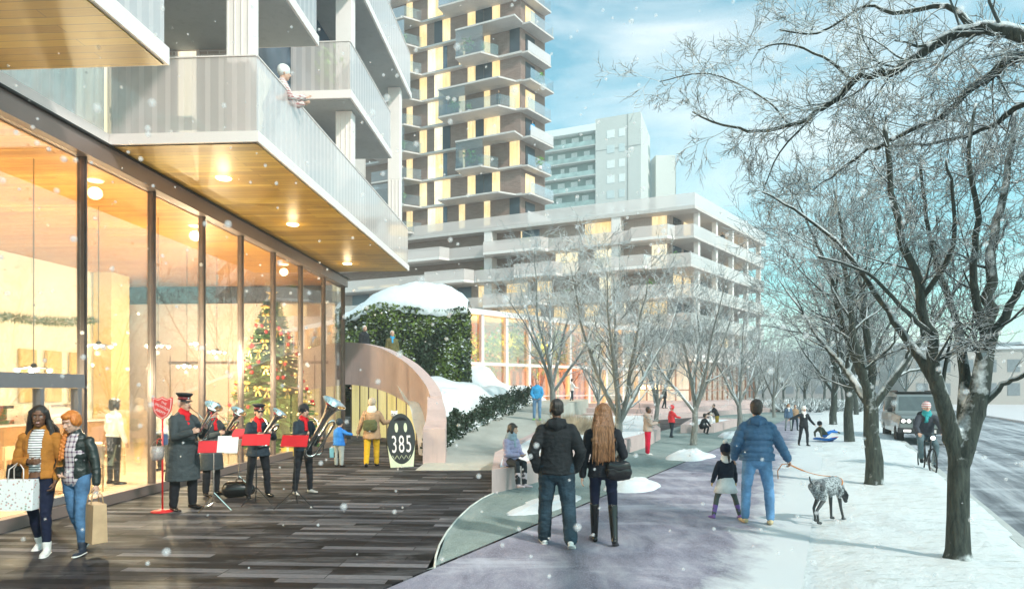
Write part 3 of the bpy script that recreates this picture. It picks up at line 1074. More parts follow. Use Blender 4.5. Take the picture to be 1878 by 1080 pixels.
# soffit downlights
def lamp(parent_mat_loc, e, r=.12, kind='POINT', size=.12):
    l = bpy.data.lights.new('downlight_glow', kind); l.energy = e; l.color = (1.0, .74, .42); l.shadow_soft_size = size
    o = bpy.data.objects.new('downlight_glow', l); COL.objects.link(o); o.location = parent_mat_loc
    return o
for px, py in ((410, 326), (537, 411), (637, 483)):
    Yd = (6.06 - EYE) * F / (HY - py); Xd = (px - CX) / F * Yd
    p = XF[LB.as_pointer()].inverted() @ Vector((Xd, Yd, 6.06))
    g = MB(); g.lathe([(0, 0), (.13, 0), (.15, .02), (0, .02)], 20, Matrix.Translation((p.x, p.y, 6.03)))
    L(g, 'downlight', M_lamp)
    l = lamp((Xd, Yd, 5.80), 9)
# pendants inside the shop, four-armed
PEND = [(62, 672, 10.6), (181, 630, 13.4), (290, 630, 14.2), (343, 668, 17.0), (398, 642, 18.2), (363, 628, 21)]
for i, (px, py, Y) in enumerate(PEND):
    c = D(px, py, Y)
    t = thing('pendant_light', ['black four-armed pendant light above the door transom, leftmost in the shop', 'black pendant light hanging beside the ochre pier inside the shop',
        'black pendant light behind the glass just above the red shield', 'lowest pendant light, between the two capped bandsmen in long coats', 'pendant light right of the second bandsman, near the decorated tree',
        'small far pendant light near the end wall of the shop'][i], 'pendant light', c, 0, 'pendant lights in the shop')
    g = MB(); g.tube([c, (c.x, c.y, 5.7)], .008, 5); g.build('cord', M_black, t)
    g = MB()
    for k in range(4):
        a = R(45 + 90 * k)
        g.tube([c, c + Vector((.2 * math.cos(a), .2 * math.sin(a), -.03))], .014, 5)
    g.ell(c, (.05, .05, .06)); g.build('arm', M_black, t)
    for k in range(4):
        a = R(45 + 90 * k)
        g = MB(); q = c + Vector((.22 * math.cos(a), .22 * math.sin(a), -.06)); g.ell(q, (.04, .04, .035)); g.build('bulb', M_lamp, t)
    l = lamp(c + Vector((0, 0, -.20)), 720 if i < 3 else 400, size=.05); l.name = 'pendant_glow'; l.data.color = (1.0, .84, .54)

# garland on the cream wall
t = thing('garland', 'thick green fir garland swagged along the cream shop wall', 'garland', (-14, 15, 4))
g = MB(); rg = random.Random(3)
pts = []
for i in range(61):
    u = i / 60
    px = -60 + 245 * u; Y = 12.8 + 8.2 * u
    py = 590 - 16 * math.exp(-((px - 75) / 45) ** 2) + 10 * math.sin(u * 3.1) - 3
    c = D(px, py, Y) ; c = Vector((c.x, c.y, c.z))
    ww = XF[LB.as_pointer()].inverted() @ c
    ww.x = -8.4 + 1.4 * (ww.y + 4) / 25.5 + .17
    pts.append(XF[LB.as_pointer()] @ ww)
for i in range(60):
    for k in range(26):
        q = pts[i].lerp(pts[i + 1], rg.random())
        d = Vector((rg.gauss(0, 1), rg.gauss(0, 1), rg.gauss(0, 1))).normalized()
        q = q + d * .06
        s_ = d.orthogonal().normalized() * .012
        g.add([q - s_, q + s_, q + d * .14], [(0, 1, 2)])
g.build('fir_needles', plain('garland_green', (.10, .16, .05), .6, var=.4, bmp=0), t)

# ------------------------------------------------------------------ skewed-face builder for towers
class Face:
    """a vertical plane: s metres along it, o metres out of it, z up"""
    def __init__(s, c, d):
        s.c = Vector((c[0], c[1])); s.d = Vector(d).normalized()
        n = Vector((-s.d.y, s.d.x))
        if n.dot(-s.c) < 0: n = -n
        s.n = n

    def p(s, a, o, z):
        q = s.c + s.d * a + s.n * o
        return (q.x, q.y, z)

    def s_px(s, px):
        k = (px - CX) / F
        return (k * s.c.y - s.c.x) / (s.d.x - k * s.d.y)

    def box(s, g, s0, s1, o0, o1, z0, z1):
        g.hexa([s.p(s0, o0, z0), s.p(s1, o0, z0), s.p(s1, o1, z0), s.p(s0, o1, z0), s.p(s0, o0, z1), s.p(s1, o0, z1), s.p(s1, o1, z1), s.p(s0, o1, z1)])

    def poly(s, g, pts, z0, z1):
        g.prism([s.p(a, o, 0)[:2] for a, o in pts], z0, z1)


def foliage(g, c, r, n, size, rg, flat=1.0):
    for _ in range(n):
        d = Vector((rg.gauss(0, 1), rg.gauss(0, 1), rg.gauss(0, 1))).normalized()
        q = Vector(c) + Vector((d.x * r[0], d.y * r[1], d.z * r[2])) * (rg.random() ** .45)
        a = Vector((rg.gauss(0, 1), rg.gauss(0, 1), rg.gauss(0, 1))).normalized()
        b = a.orthogonal().normalized(); c2 = a.cross(b)
        s_ = size * (.6 + .8 * rg.random())
        g.add([q - b * s_ * .4, q + c2 * s_ * .35, q + b * s_ * .4 + a * s_ * .1, q - c2 * s_ * .5], [(0, 1, 2, 3)])


# ---- brick tower
TW = thing('brick_tower', 'tall taupe brick apartment tower with staggered white balconies and lit yellow windows', 'building', (.9, 68, 0))
T1 = Face((.9, 68), (-2.2, 1)); T2 = Face((.9, 68), (.8, 1))
TH = 52.0
g = MB()
A = T1.p(0, 0, 0)[:2]; B = T1.p(27, 0, 0)[:2]; C2 = T2.p(4.3, 0, 0)[:2]
Dd = (C2[0] + (B[0] - A[0]), C2[1] + (B[1] - A[1]))
g.prism([A, C2, Dd, B], 14.0, TH); g.build('brick_wall', M_brick, TW)
pitch = 2.93
zb = 19.2
fl = 0
tower_cols = {0: [(888, 899, 'y'), (746, 757, 'y'), (785, 799, 'c'), (799, 813, 'y'), (813, 820, 'b'), (842, 853, 'y'), (935, 953, 'y')],
              1: [(770, 783, 'y'), (797, 812, 'c'), (812, 826, 'y'), (858, 872, 'y'), (888, 903, 'y'), (903, 917, 'y'), (873, 887, 'd')]}
nwin = 0
rt = random.Random(5)
plants = []
for k in range(11):
    z = zb + k * pitch
    par = k % 2
    # continuous thin slab
    g = MB()
    ext = [(-.0, .0), (-.4, .55), (27, .55), (27, 0)]
    T1.poly(g, ext, z - .12, z + .1)
    sl = g.build('floor_slab', M_slabc, TW)
    isB = (k // 2) % 2 == 1          # pairs of slabs make one boxed balcony
    floor_ = k % 2 == 0
    a1 = T1.s_px(853 if isB else 822)
    if isB and floor_:
        r0 = T1.s_px(918); pts = [(r0, .56), (r0 + 1.2, 2.2), (a1, 2.2), (a1, .56)]; railp = [(r0, .6), (r0 + 1.2, 2.15), (a1 - .05, 2.15), (a1 - .05, .6)]
    elif isB:
        pts = [(-.5, .56), (-.3, 2.2), (a1, 2.2), (a1, .56)]; railp = None
    else:
        pts = [(.3, .56), (1.5, 2.2), (a1, 2.2), (a1, .56)]; railp = [(.3, .6), (1.5, 2.15), (a1 - .05, 2.15), (a1 - .05, .6)]
    if k:
        g = MB(); T1.poly(g, pts, z - .10, z + .08); g.build('balcony_slab', M_slabc, TW)
    if floor_ and k:
        g = MB()
        for p, q in zip(railp[:-1], railp[1:]):
            g.beam(T1.p(p[0], p[1], z + .66), T1.p(q[0], q[1], z + .66), .03, 1.05)
        g.build('balcony_glass', M_bluegl, TW)
        g = MB(); zz = z + pitch / 2; hh = pitch - .26
        g.beam(T1.p(a1 - .04, 2.12, zz), T1.p(a1 - 3.2, 2.12, zz), .03, hh); g.beam(T1.p(a1 - .04, 2.1, zz), T1.p(a1 - .04, .6, zz), .03, hh)
        g.build('wind_screen', M_bluegl, TW)
        plants.append((T1.p(a1 - rt.uniform(1.0, 1.6), 1.4, z + .12), .95 + .35 * rt.random()))
        plants.append((T1.p(a1 - rt.uniform(2.6, 3.4), 1.5, z + .12), .5))
    # left balcony
    b0, b1 = T1.s_px(778), T1.s_px(722)
    off = .0 if par else .5
    g = MB(); T1.poly(g, [(b0, .56), (b0 + 1.2, 2.2), (b1 + 1.5, 2.2), (b1 + 1.5, .56)], z - .10, z + .08); g.build('balcony_slab', M_slabc, TW)
    g = MB(); g.beam(T1.p(b0, .6, z + .66), T1.p(b0 + 1.2, 2.15, z + .66), .03, 1.05); g.beam(T1.p(b0 + 1.2, 2.15, z + (1.4 if par else .66)), T1.p(b1 + 1.5, 2.15, z + (1.4 if par else .66)), .03, 2.5 if par else 1.05)
    g.build('balcony_glass', M_bluegl, TW)
    if par: plants.append((T1.p(b0 + 2.0, 1.5, z + .12), .8))
    # corner balconies on the right face
    g = MB()
    oo = 1.35 if par else 1.0
    T2.poly(g, [(-.35, .0), (-.1, oo), (4.1, oo), (4.1, 0)], z - .10, z + .08); g.build('balcony_slab', M_slabc, TW)
    g = MB(); g.beam(T2.p(0, oo - .05, z + .66), T2.p(4.05, oo - .05, z + .66), .03, 1.05); g.beam(T2.p(4.05, oo - .05, z + .66), T2.p(4.05, 0.02, z + .66), .03, 1.05)
    g.build('balcony_glass', M_bluegl if k % 3 else M_frit2, TW)
    if k in (2, 5): plants.append((T2.p(2.0, 1.0, z + .12), .7))
    # windows
    for x0, x1, c in tower_cols[par]:
        s0, s1_ = T1.s_px(x0), T1.s_px(x1)
        if rt.random() < .12: c = 'd'
        mm = {'c': M_cream, 'y': M_yel, 'b': M_bluewin, 'd': M_darkwin}[c]
        g = MB(); T1.box(g, s1_ , s0, .0, .05, z + .1, z + pitch - .13)
        w_ = g.build('window', mm, TW)
        nwin += 1
    if k < 9:
        g = MB(); T2.box(g, .8, 2.4, 0, .05, z + .1, z + 2.5); g.build('window', M_yel if k % 3 == 1 else M_darkwin, TW)
# midrise
MR = thing('midrise_block', 'white balconied midrise block with lit yellow windows above a glazed retail base', 'building', (16.5, 60, 0))
R1 = Face((16.5, 60), (-2.2, 1)); R2 = Face((16.5, 60), (.8, 1))
Z0, PM = 4.95, 2.7
SE = 46.0; RE = 19.0
# core
g = MB()
c0 = Vector(R1.p(1.6, -1.6, 0)[:2]); 
A = R1.p(1.2, -1.3, 0)[:2]; B = R1.p(SE, -1.3, 0)[:2]; Cc = R2.p(1.2, -2.6, 0)[:2]
n2 = R2.p(RE, -2.6, 0)[:2]; n3 = (n2[0] + B[0] - A[0], n2[1] + B[1] - A[1])
# corner of the two recessed planes
def isect(F1, o1, F2, o2):
    a = F1.c + F1.n * o1; b = F2.c + F2.n * o2
    det = F1.d.x * -F2.d.y + F2.d.x * F1.d.y
    r = b - a
    t_ = (r.x * -F2.d.y + F2.d.x * r.y) / det
    q = a + F1.d * t_
    return (q.x, q.y)
K = isect(R1, -.9, R2, -2.4)
g.prism([K, R2.p(RE, -2.4, 0)[:2], n3, R1.p(SE, -.9, 0)[:2]], Z0 + .2, Z0 + PM * 5); g.build('brick_wall', M_brickm, MR)
OUT = [.55, 1.3, .75, 1.35, .7]
mid_cols = []
rm = random.Random(11)
sK = (Vector(K) - R1.c).dot(R1.d)
for k in range(6):
    z = Z0 + PM * k
    roof = k == 5
    th = .3 if roof else .22
    oo = .5 if roof else OUT[k]
    c1 = isect(R1, oo, R2, .45)
    g = MB()
    hh = .45 if roof else .3
    if k:
        g.prism([c1, R2.p(RE + (.8 if k in (2, 5) else 0), .45, 0)[:2], R2.p(RE + (.8 if k in (2, 5) else 0), -2.5, 0)[:2], R1.p(SE, -1.0, 0)[:2], R1.p(SE, oo, 0)[:2]], z, z + th)
        g.build('floor_slab', M_slabc, MR)
        # jog: a projecting balcony on the left face
        ja, jb = (R1.s_px(1240), R1.s_px(1165)) if k % 2 == 0 else (R1.s_px(1200), R1.s_px(1090))
        if not roof:
            g = MB(); R1.poly(g, [(ja, oo), (ja + .5, oo + .9), (jb, oo + .9), (jb + .4, oo)], z - .02, z + th + .02); g.build('balcony_slab', M_white, MR)
            for pa, pb in (((1040, 960), (880, 800)) if k % 2 else ((1010, 900), (830, 740))):
                xa, xb = R1.s_px(pa), R1.s_px(pb)
                g = MB(); R1.poly(g, [(xa, oo), (xa + .6, oo + 1.1), (xb, oo + 1.1), (xb + .3, oo)], z - .02, z + th + .02); q_ = g.build('balcony_slab', M_white, MR)
                g = MB(); zr_ = z + th + .57
                for p_, q2 in ((R1.p(xa, oo, zr_), R1.p(xa + .6, oo + 1.05, zr_)), (R1.p(xa + .6, oo + 1.05, zr_), R1.p(xb, oo + 1.05, zr_)), (R1.p(xb, oo + 1.05, zr_), R1.p(xb + .3, oo, zr_))):
                    g.beam(p_, q2, .04, 1.08)
                g.build('balcony_rail', M_frit2, MR)
    else:
        g.prism([c1, R2.p(RE, .45, 0)[:2], n3, R1.p(SE, oo, 0)[:2]], z - .35, z + th); g.build('floor_slab', M_white, MR)
        ja, jb = R1.s_px(1240), R1.s_px(1165)
    # balustrade
    hb = 1.05 if not roof else 1.15
    g = MB()
    zc = z + th + hb / 2
    if not roof:
        segs = [R1.p(SE, oo - .04, zc), R1.p(jb + .4, oo - .04, zc), R1.p(jb, oo + .85, zc), R1.p(ja + .5, oo + .85, zc), R1.p(ja, oo - .04, zc), (*isect(R1, oo - .04, R2, .41), zc), R2.p(RE, .41, zc)]
    else:
        segs = [R1.p(SE, oo - .04, zc), (*isect(R1, oo - .04, R2, .41), zc), R2.p(RE + .8, .41, zc)]
    for p, q in zip(segs[:-1], segs[1:]):
        g.beam(p, q, .04, hb)
    g.build('balustrade', M_frit2, MR)
    if roof: break
    # windows on the left face
    s_ = sK + .2
    row = 0
    while s_ < SE - 8:
        w_ = rm.uniform(1.4, 2.8)
        r_ = rm.random() * .78
        mm = M_yel if r_ < .40 else (M_bluewin if r_ < .48 else (M_cream if r_ < .62 else None))
        if mm is not None:
            g = MB(); R1.box(g, s_, s_ + w_, -.9, -.86, z + th, z + PM - .02); g.build('window', mm, MR)
        s_ += w_ + (0.0 if rm.random() < .4 else rm.uniform(.8, 2.0))
    # loggias on the right face
    for j, (a, b) in enumerate(((1.2, 3.0), (3.6, 5.2), (7, 9.4), (11, 13.5), (14.5, 17))):
        r_ = rm.random()
        g = MB(); R2.box(g, a, b, -2.4, -2.36, z + th, z + PM - .02); g.build('window', M_yel if r_ < .3 else (M_darkwin if r_ < .6 else M_bluewin), MR)
for s_ in (1.2, 5.6, 10, 14.4, 18.6):
    g = MB(); R2.box(g, s_, s_ + .45, -.35, .1, Z0 + .25, Z0 + PM * 5); g.build('column', M_white, MR)
for px in (1140, 905):
    s_ = R1.s_px(px); g = MB(); R1.box(g, s_, s_ + .9, -.86, .4, Z0 + .25, Z0 + PM * 5); g.build('column', M_white, MR)
# retail base
g = MB(); kk = isect(R1, -1.2, R2, -1.2)
M_retail = litwin('lit_shop_interior', (.92, .76, .56), (1.0, .92, .80), .72)
g.prism([kk, R2.p(RE - 1, -1.2, 0)[:2], n3, R1.p(SE, -1.2, 0)[:2]], 0, Z0 - .36); g.build('shop_interior', M_retail, MR)
g = MB(); kk2 = isect(R1, -.3, R2, -.3)
def glz(fc, s0, s1_):
    g = MB(); fc.box(g, s0, s1_, -.32, -.30, 0, Z0 - .36); g.build('shop_glass', M_glass, MR)
    s_ = s0
    mmat = plain('rust_mullion', (.42, .22, .15), .5)
    while s_ < s1_:
        g = MB(); fc.box(g, s_, s_ + .14, -.34, -.2, 0, Z0 - .36); g.build('mullion', mmat, MR)
        s_ += 1.35
    g = MB(); fc.box(g, s0, s1_, -.345, -.23, 1.9, 2.0); fc.box(g, s0, s1_, -.345, -.23, 0, .3); g.build('transom', mmat, MR)
glz(R1, .1, 17); glz(R2, .1, RE - 1)
# pot plants on balconies
def pot_plant(loc, h, label, group='potted plants on the balconies', n=110):
    t = thing('pot_plant', label, 'potted plant', loc, 0, group)
    rg = random.Random(int(abs(loc[0] * 100) + loc[2] * 10))
    g = MB(); g.lathe([(.1, 0), (.2, 0), (.25, .3), (.2, .32)], 10, Matrix.Translation(Vector(loc))); g.build('pot', M_white, t)
    g = MB(); foliage(g, (loc[0], loc[1], loc[2] + .3 + h * .9), (h * .7, h * .7, h * .8), n, h * .22, rg); g.build('foliage', M_leaf3, t)
    return t
for i, (loc, h) in enumerate(plants):
    side = 'left' if loc[0] < -9 else ('corner' if loc[0] > .5 else 'middle')
    px = CX + loc[0] / loc[1] * F; floor = int(round((loc[2] - zb) / pitch)) + 1
    pot_plant(loc, h, '%s green plant on the tower\'s %s balcony stack, %s lit floor above the midrise roof' % ('bushy' if h > .6 else 'low', side,
              ['first', 'second', 'third', 'fourth', 'fifth', 'sixth', 'seventh', 'eighth', 'ninth', 'tenth', 'eleventh'][min(10, floor - 1)]))
for px, k, h, f_, lab in ((1315, 3, .8, R2, 'bright green shrub in the open loggia right of the midrise corner'), (968, 4, .9, R1, 'green shrub on the upper left balcony of the midrise'),
                     (1010, 4, .5, R1, 'low wide green plant on the midrise balcony rail below the tower corner'), (890, 3, .8, R1, 'dark green bush on a blue-lit midrise balcony under the tower'), (1195, 2, .9, R1, 'pale green bush on the midrise balcony behind the middle trees'), (1100, 3, .8, R1, 'green bush on the midrise balcony above the right end of the atrium'), (800, 2, .7, R1, 'dark green plant on the lowest visible midrise balcony left of the atrium'), (1040, 2, .7, R1, 'green plant on the midrise balcony above the middle of the atrium'), (1240, 3, .7, R1, 'leafy plant at the corner balcony of the midrise')):
    fs_ = f_; s_ = fs_.s_px(px)
    o_ = .1 if f_ is R1 else -.6
    q = fs_.p(s_, o_, Z0 + PM * k + .25)
    pot_plant(q, h, lab)

# ---- glazed atrium
AT = thing('glazed_atrium', 'glowing orange and green glazed atrium with white mullions beside the hedge wall', 'building', (-2.8, 40, 0))
AF = Face((-3.6, 41), (13.2, 13))
AL = AF.s_px(1168)
g = MB(); AF.box(g, 0, AL, -.03, .0, .5, 6.8); g.build('atrium_glass', glassmat('warm_glass', (1, .90, .70), .025), AT)
nM = 9
for i in range(nM + 1):
    s_ = AL * i / nM
    g = MB(); AF.box(g, s_ - .12, s_ + .12, .0, .22, .4, 6.8); g.build('mullion', M_white, AT)
g = MB(); AF.box(g, 0, AL, .02, .2, 3.55, 3.75); AF.box(g, 0, AL, .02, .2, .4, .62); AF.box(g, 0, AL, .02, .15, 1.5, 1.56); g.build('transom', M_white, AT)
g = MB(); AF.box(g, -.5, AL + 1, -5, .3, 6.8, 7.15); g.build('roof_slab', M_white, AT)
M_orange = plain('orange_timber', (.66, .25, .02), .5, var=.3, scale=1.2, bmp=0)
g = MB(); AF.box(g, -.3, AL, -4.6, -4.4, .4, 6.8); AF.box(g, -.3, -.1, -4.6, -.05, .4, 6.8); g.build('rear_wall', M_orange, AT)
g = MB(); AF.box(g, -.3, AL, -4.4, -.05, .3, .42); g.build('atrium_floor', M_orange, AT)
g = MB()
for i in range(30):
    s_ = AL * (i + .5) / 30; AF.box(g, s_ - .05, s_ + .05, -4.38, -4.1, .42, 3.4 if i % 3 else 6.5)
g.build('timber_fins', plain('timber_fin', (.50, .20, .05), .5, bmp=0), AT)
ra = random.Random(4)
g = MB()
for c_, r_ in ((.22, 1.5), (.35, 1.3), (.50, 1.6), (.62, 1.2), (.85, 1.1)):
    q = AF.p(AL * c_, -2.2, 4.6 + ra.uniform(-.5, .6))
    foliage(g, q, (r_ * 1.25, r_ * .7, 1.8), 560, .32, ra)
    g.tube([AF.p(AL * c_, -2.2, .4), q], .08, 6)
g.build('indoor_planting', plain('indoor_leaf', (.26, .36, .02), .5, var=.5, scale=1, bmp=0), AT)
for c_ in (.12, .32, .52, .72, .92):
    for zz in (2.2, 5.4):
        q = AF.p(AL * c_, -1.6, zz)
        l = lamp(q, 260, size=.3); l.name = 'atrium_glow'; l.data.color = (1, .68, .26)

# ---- far grey tower blocks
M_fgrey = plain('far_grey_wall', (.60, .60, .57), .8, var=.04, scale=.15)
M_fgl = plain('far_green_glass', (.25, .32, .30), .35, var=.25, scale=.3)
M_fwhite = plain('far_white', (.8, .82, .8), .6, var=.05)
FT = thing('grey_apartment_block', 'pale grey slab apartment block with green glazed balconies far behind', 'building', (25, 130, 0))
Q1 = Face((25.6, 130), (-2.3, 1)); Q2 = Face((25.6, 130), (.35, 1))
H_ = 57.2
sL = Q1.s_px(1008)
g = MB()
a = Q1.p(0, 0, 0)[:2]; b = Q1.p(Q1.s_px(1092), 0, 0)[:2]; c = Q2.p(14, 0, 0)[:2]; d = (c[0] + b[0] - a[0], c[1] + b[1] - a[1])
g.prism([a, c, d, b], 0, H_); g.build('grey_wall', M_fgrey, FT)
g = MB(); s0 = Q1.s_px(1092)
a2 = Q1.p(s0, -1.5, 0)[:2]; b2 = Q1.p(sL + 6, -1.5, 0)[:2]; g.prism([a2, (a2[0] + 2, a2[1] + 10), (b2[0] + 2, b2[1] + 10), b2], 0, H_ - 2); g.build('balcony_wall', M_fgl, FT)
g = MB(); Q1.box(g, s0, sL + 6, -1.49, .1, H_ - 2.2, H_ - .8); g.build('roof_band', M_fwhite, FT)
rf_ = random.Random(8)
for k in range(14):
    z = H_ - 5.2 - k * 3.05
    g = MB(); Q1.box(g, s0, sL + 6, -1.49, .0, z, z + .2); g.build('balcony_floor', M_fgrey, FT)
    g = MB(); Q1.box(g, s0 + .2, sL + 6, -.05, .02, z + .2, z + 1.1); g.build('balcony_glass', plain('far_balcony_glass', (.35, .46, .44), .3, var=.3, scale=.8), FT)
    for j in range(4):
        s_ = s0 + 1 + j * 2.9 + rf_.random()
        g = MB(); Q1.box(g, s_, s_ + rf_.uniform(.7, 1.9), -1.48, -1.44, z + 1.0, z + 2.6); 
        if k < 8: g.build('window', M_fwhite, FT)
    for x0, x1 in ((1113, 1127), (1135, 1146)):
        g = MB(); Q1.box(g, Q1.s_px(x1), Q1.s_px(x0), 0, .06, z + .9, z + 2.5)
        g.build('window', M_fwhite if k % 3 != 1 else plain('far_pane', (.6, .66, .66), .3), FT)
    if k < 13:
        g = MB(); Q2.box(g, 11, 13.8, 0, .06, z + .7, z + 2.4); g.build('window', M_fgl, FT)
g = MB()
for zz in (H_ - 6.6, H_ - 19):
    Q1.box(g, 0, Q1.s_px(1092), .0, .04, zz, zz + .14)
Q1.box(g, Q1.s_px(1152), Q1.s_px(1150), 0, .05, 0, H_)
g.build('wall_joint', plain('joint', (.3, .3, .29), .8), FT)
FT2 = thing('grey_rear_block', 'narrower grey apartment block stepping down behind the slab block', 'building', (34, 142, 0))
g = MB(); g.prism([(31, 141), (35.2, 141), (37.5, 150), (30, 150)], 0, 52.5)
g.build('grey_wall', M_fgrey, FT2)
g = MB()
for k in range(14):
    z = 50 - k * 3.05
    g.hexa([(35.24, 141, z - 1.4), (35.34, 141, z - 1.4), (37.6, 150, z - 1.4), (37.5, 150, z - 1.4), (35.24, 141, z), (35.34, 141, z), (37.6, 150, z), (37.5, 150, z)])
g.build('window_bands', M_fgl, FT2)

# ---- low buildings across the road
M_far1 = plain('far_beige', (.44, .40, .37), .85, var=.08, scale=.1)
M_far2 = plain('far_taupe', (.33, .31, .30), .85, var=.1, scale=.1)
specs = [(64, 95, 16, 11, 7.5, M_far1, 'low beige building across the road behind the cyclist'), (86, 98, 22, 11, 8.6, M_far2, 'wide taupe building across the road right of the near tree'),
         (113, 112, 20, 12, 8, M_far1, 'long beige building at the right edge beyond the road'), (58, 140, 26, 12, 9.5, M_far2, 'grey-brown far building at the end of the street'), (96, 150, 30, 12, 12, M_far1, 'taller pale building far behind the road')]
for i, (x, y, w, dp, h, m_, lab) in enumerate(specs):
    t = thing('street_building', lab, 'building', (x, y, 0), R(-12), 'low buildings across the road')
    g = MB(); g.box(-w / 2, w / 2, -dp / 2, dp / 2, -.2, h); L2 = g.build('wall', m_, t, local=True)
    g = MB(); g.box(-w / 2 - .3, w / 2 + .3, -dp / 2 - .3, dp / 2 + .3, h, h + .4); g.build('roof', M_farsnow, t, local=True)
    for k in range(int(w / 2.8)):
        for zz in ((1.2, 4.4) if h < 9 else (1.2, 4.2, 7.2)):
            g = MB(); xx = -w / 2 + 1.2 + k * 2.8
            g.box(xx, xx + 1.5, -dp / 2 - .04, -dp / 2 + .02, zz, zz + 1.7); g.build('window', plain('far_window', (.20, .22, .24), .3, var=.3), t, local=True)
# ------------------------------------------------------------------ hedge wall with snow cap
HG = thing('living_hedge', 'tall dark green clipped hedge wall under a thick dome of snow', 'hedge', (-5, 33, 2))
rg = random.Random(21)
hx0, hx1 = -8.6, -2.35
def hedge_front(u):
    # a gently bowed front, left to right
    x = hx0 + (hx1 - hx0) * u
    return x, 33.4 - 0.9 * math.sin(u * math.pi)
def hedge_top(u):
    py = np.interp(u, [0, .1, .3, .55, .8, 1.0], [592, 580, 560, 568, 575, 566])
    return py
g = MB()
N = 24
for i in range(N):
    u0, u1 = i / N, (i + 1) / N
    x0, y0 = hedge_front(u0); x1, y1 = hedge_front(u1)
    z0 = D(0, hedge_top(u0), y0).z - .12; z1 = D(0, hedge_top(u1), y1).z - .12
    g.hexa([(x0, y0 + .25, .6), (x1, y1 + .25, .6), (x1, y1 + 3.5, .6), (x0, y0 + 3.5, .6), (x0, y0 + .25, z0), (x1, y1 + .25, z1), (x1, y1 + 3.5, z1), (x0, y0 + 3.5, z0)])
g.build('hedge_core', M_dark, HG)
gl = [MB(), MB()]
for k in range(15000):
    u = rg.random()
    x, y = hedge_front(u)
    zt = D(0, hedge_top(u), y).z + .15
    z = 1.4 + (zt - 1.4) * rg.random()
    dpt = .28 * noise.noise(Vector((x * 1.1, 0, z * 1.1))) + rg.uniform(-.12, .22)
    q = Vector((x, y + dpt, z))
    if rg.random() < .08:   # the right-hand end of the wall
        q = Vector((hx1 + rg.uniform(-.1, .15), 33.4 + rg.random() * 2.5, z))
    a = Vector((rg.gauss(0, 1), rg.gauss(0, 1) - .6, rg.gauss(0, 1) + .5)).normalized()
    b = a.orthogonal().normalized(); b = (Matrix.Rotation(rg.random() * 6.28, 3, a) @ b); c = a.cross(b)
    s_ = .085 * (.6 + .9 * rg.random())
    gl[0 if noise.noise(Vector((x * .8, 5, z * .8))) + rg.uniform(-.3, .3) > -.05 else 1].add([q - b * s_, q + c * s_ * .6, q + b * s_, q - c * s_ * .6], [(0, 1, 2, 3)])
gl[0].build('leaves', M_leaf, HG); gl[1].build('dark_leaves', M_leaf2, HG)  # noise mixes darker green leaves among the lighter ones
# snow dome
g = MB(); vs = []; fs = []
N2 = 40; M2 = 16
for j in range(M2 + 1):
    v = j / M2
    for i in range(N2 + 1):
        u = -.16 + 1.17 * i / N2
        uu = min(1, max(0, u))
        x = hx0 + (hx1 - hx0) * u; y0 = 33.4 - .9 * math.sin(uu * math.pi) - .12
        zt0 = D(0, hedge_top(uu) + 3, y0).z
        pk = float(np.interp(u, [-.2, 0, .2, .4, .58, .8, .95, 1.02], [585, 572, 545, 524, 517, 522, 538, 556]))
        zp = D(0, pk, y0 + 2.3).z
        y = y0 + 4.6 * v
        prof = math.sin(math.pi * min(1, v * 1.0)) ** .55 if v < .5 else 1 - (v - .5) * .3
        z = zt0 + (zp - zt0) * prof + .05 * noise.noise(Vector((x * 1.5, y * 1.5, 3)))
        z += (.10 * noise.noise(Vector((x * 1.1, y * .9, 8))) + .06 * noise.noise(Vector((x * 3.3, y * 3, 4)))) * min(1, v * 5)
        if v == 0: z += .14 * noise.noise(Vector((x * 3.1, 0, 3))) - .05
        vs.append((x, y, z))
for j in range(M2):
    for i in range(N2):
        a = j * (N2 + 1) + i; fs.append((a, a + 1, a + N2 + 2, a + N2 + 1))
b0 = len(vs)
for i in range(N2 + 1):
    p = vs[i]; vs.append((p[0], p[1] + .5, p[2] - .05))
for i in range(N2):
    fs.append((b0 + i, b0 + i + 1, i + 1, i))
g.add(vs, fs); g.build('snow_cap', snowmat('cap_snow', (.78, .84, .86), dirt=.28, dcol=(.5, .55, .56), sc=.8), HG, True)

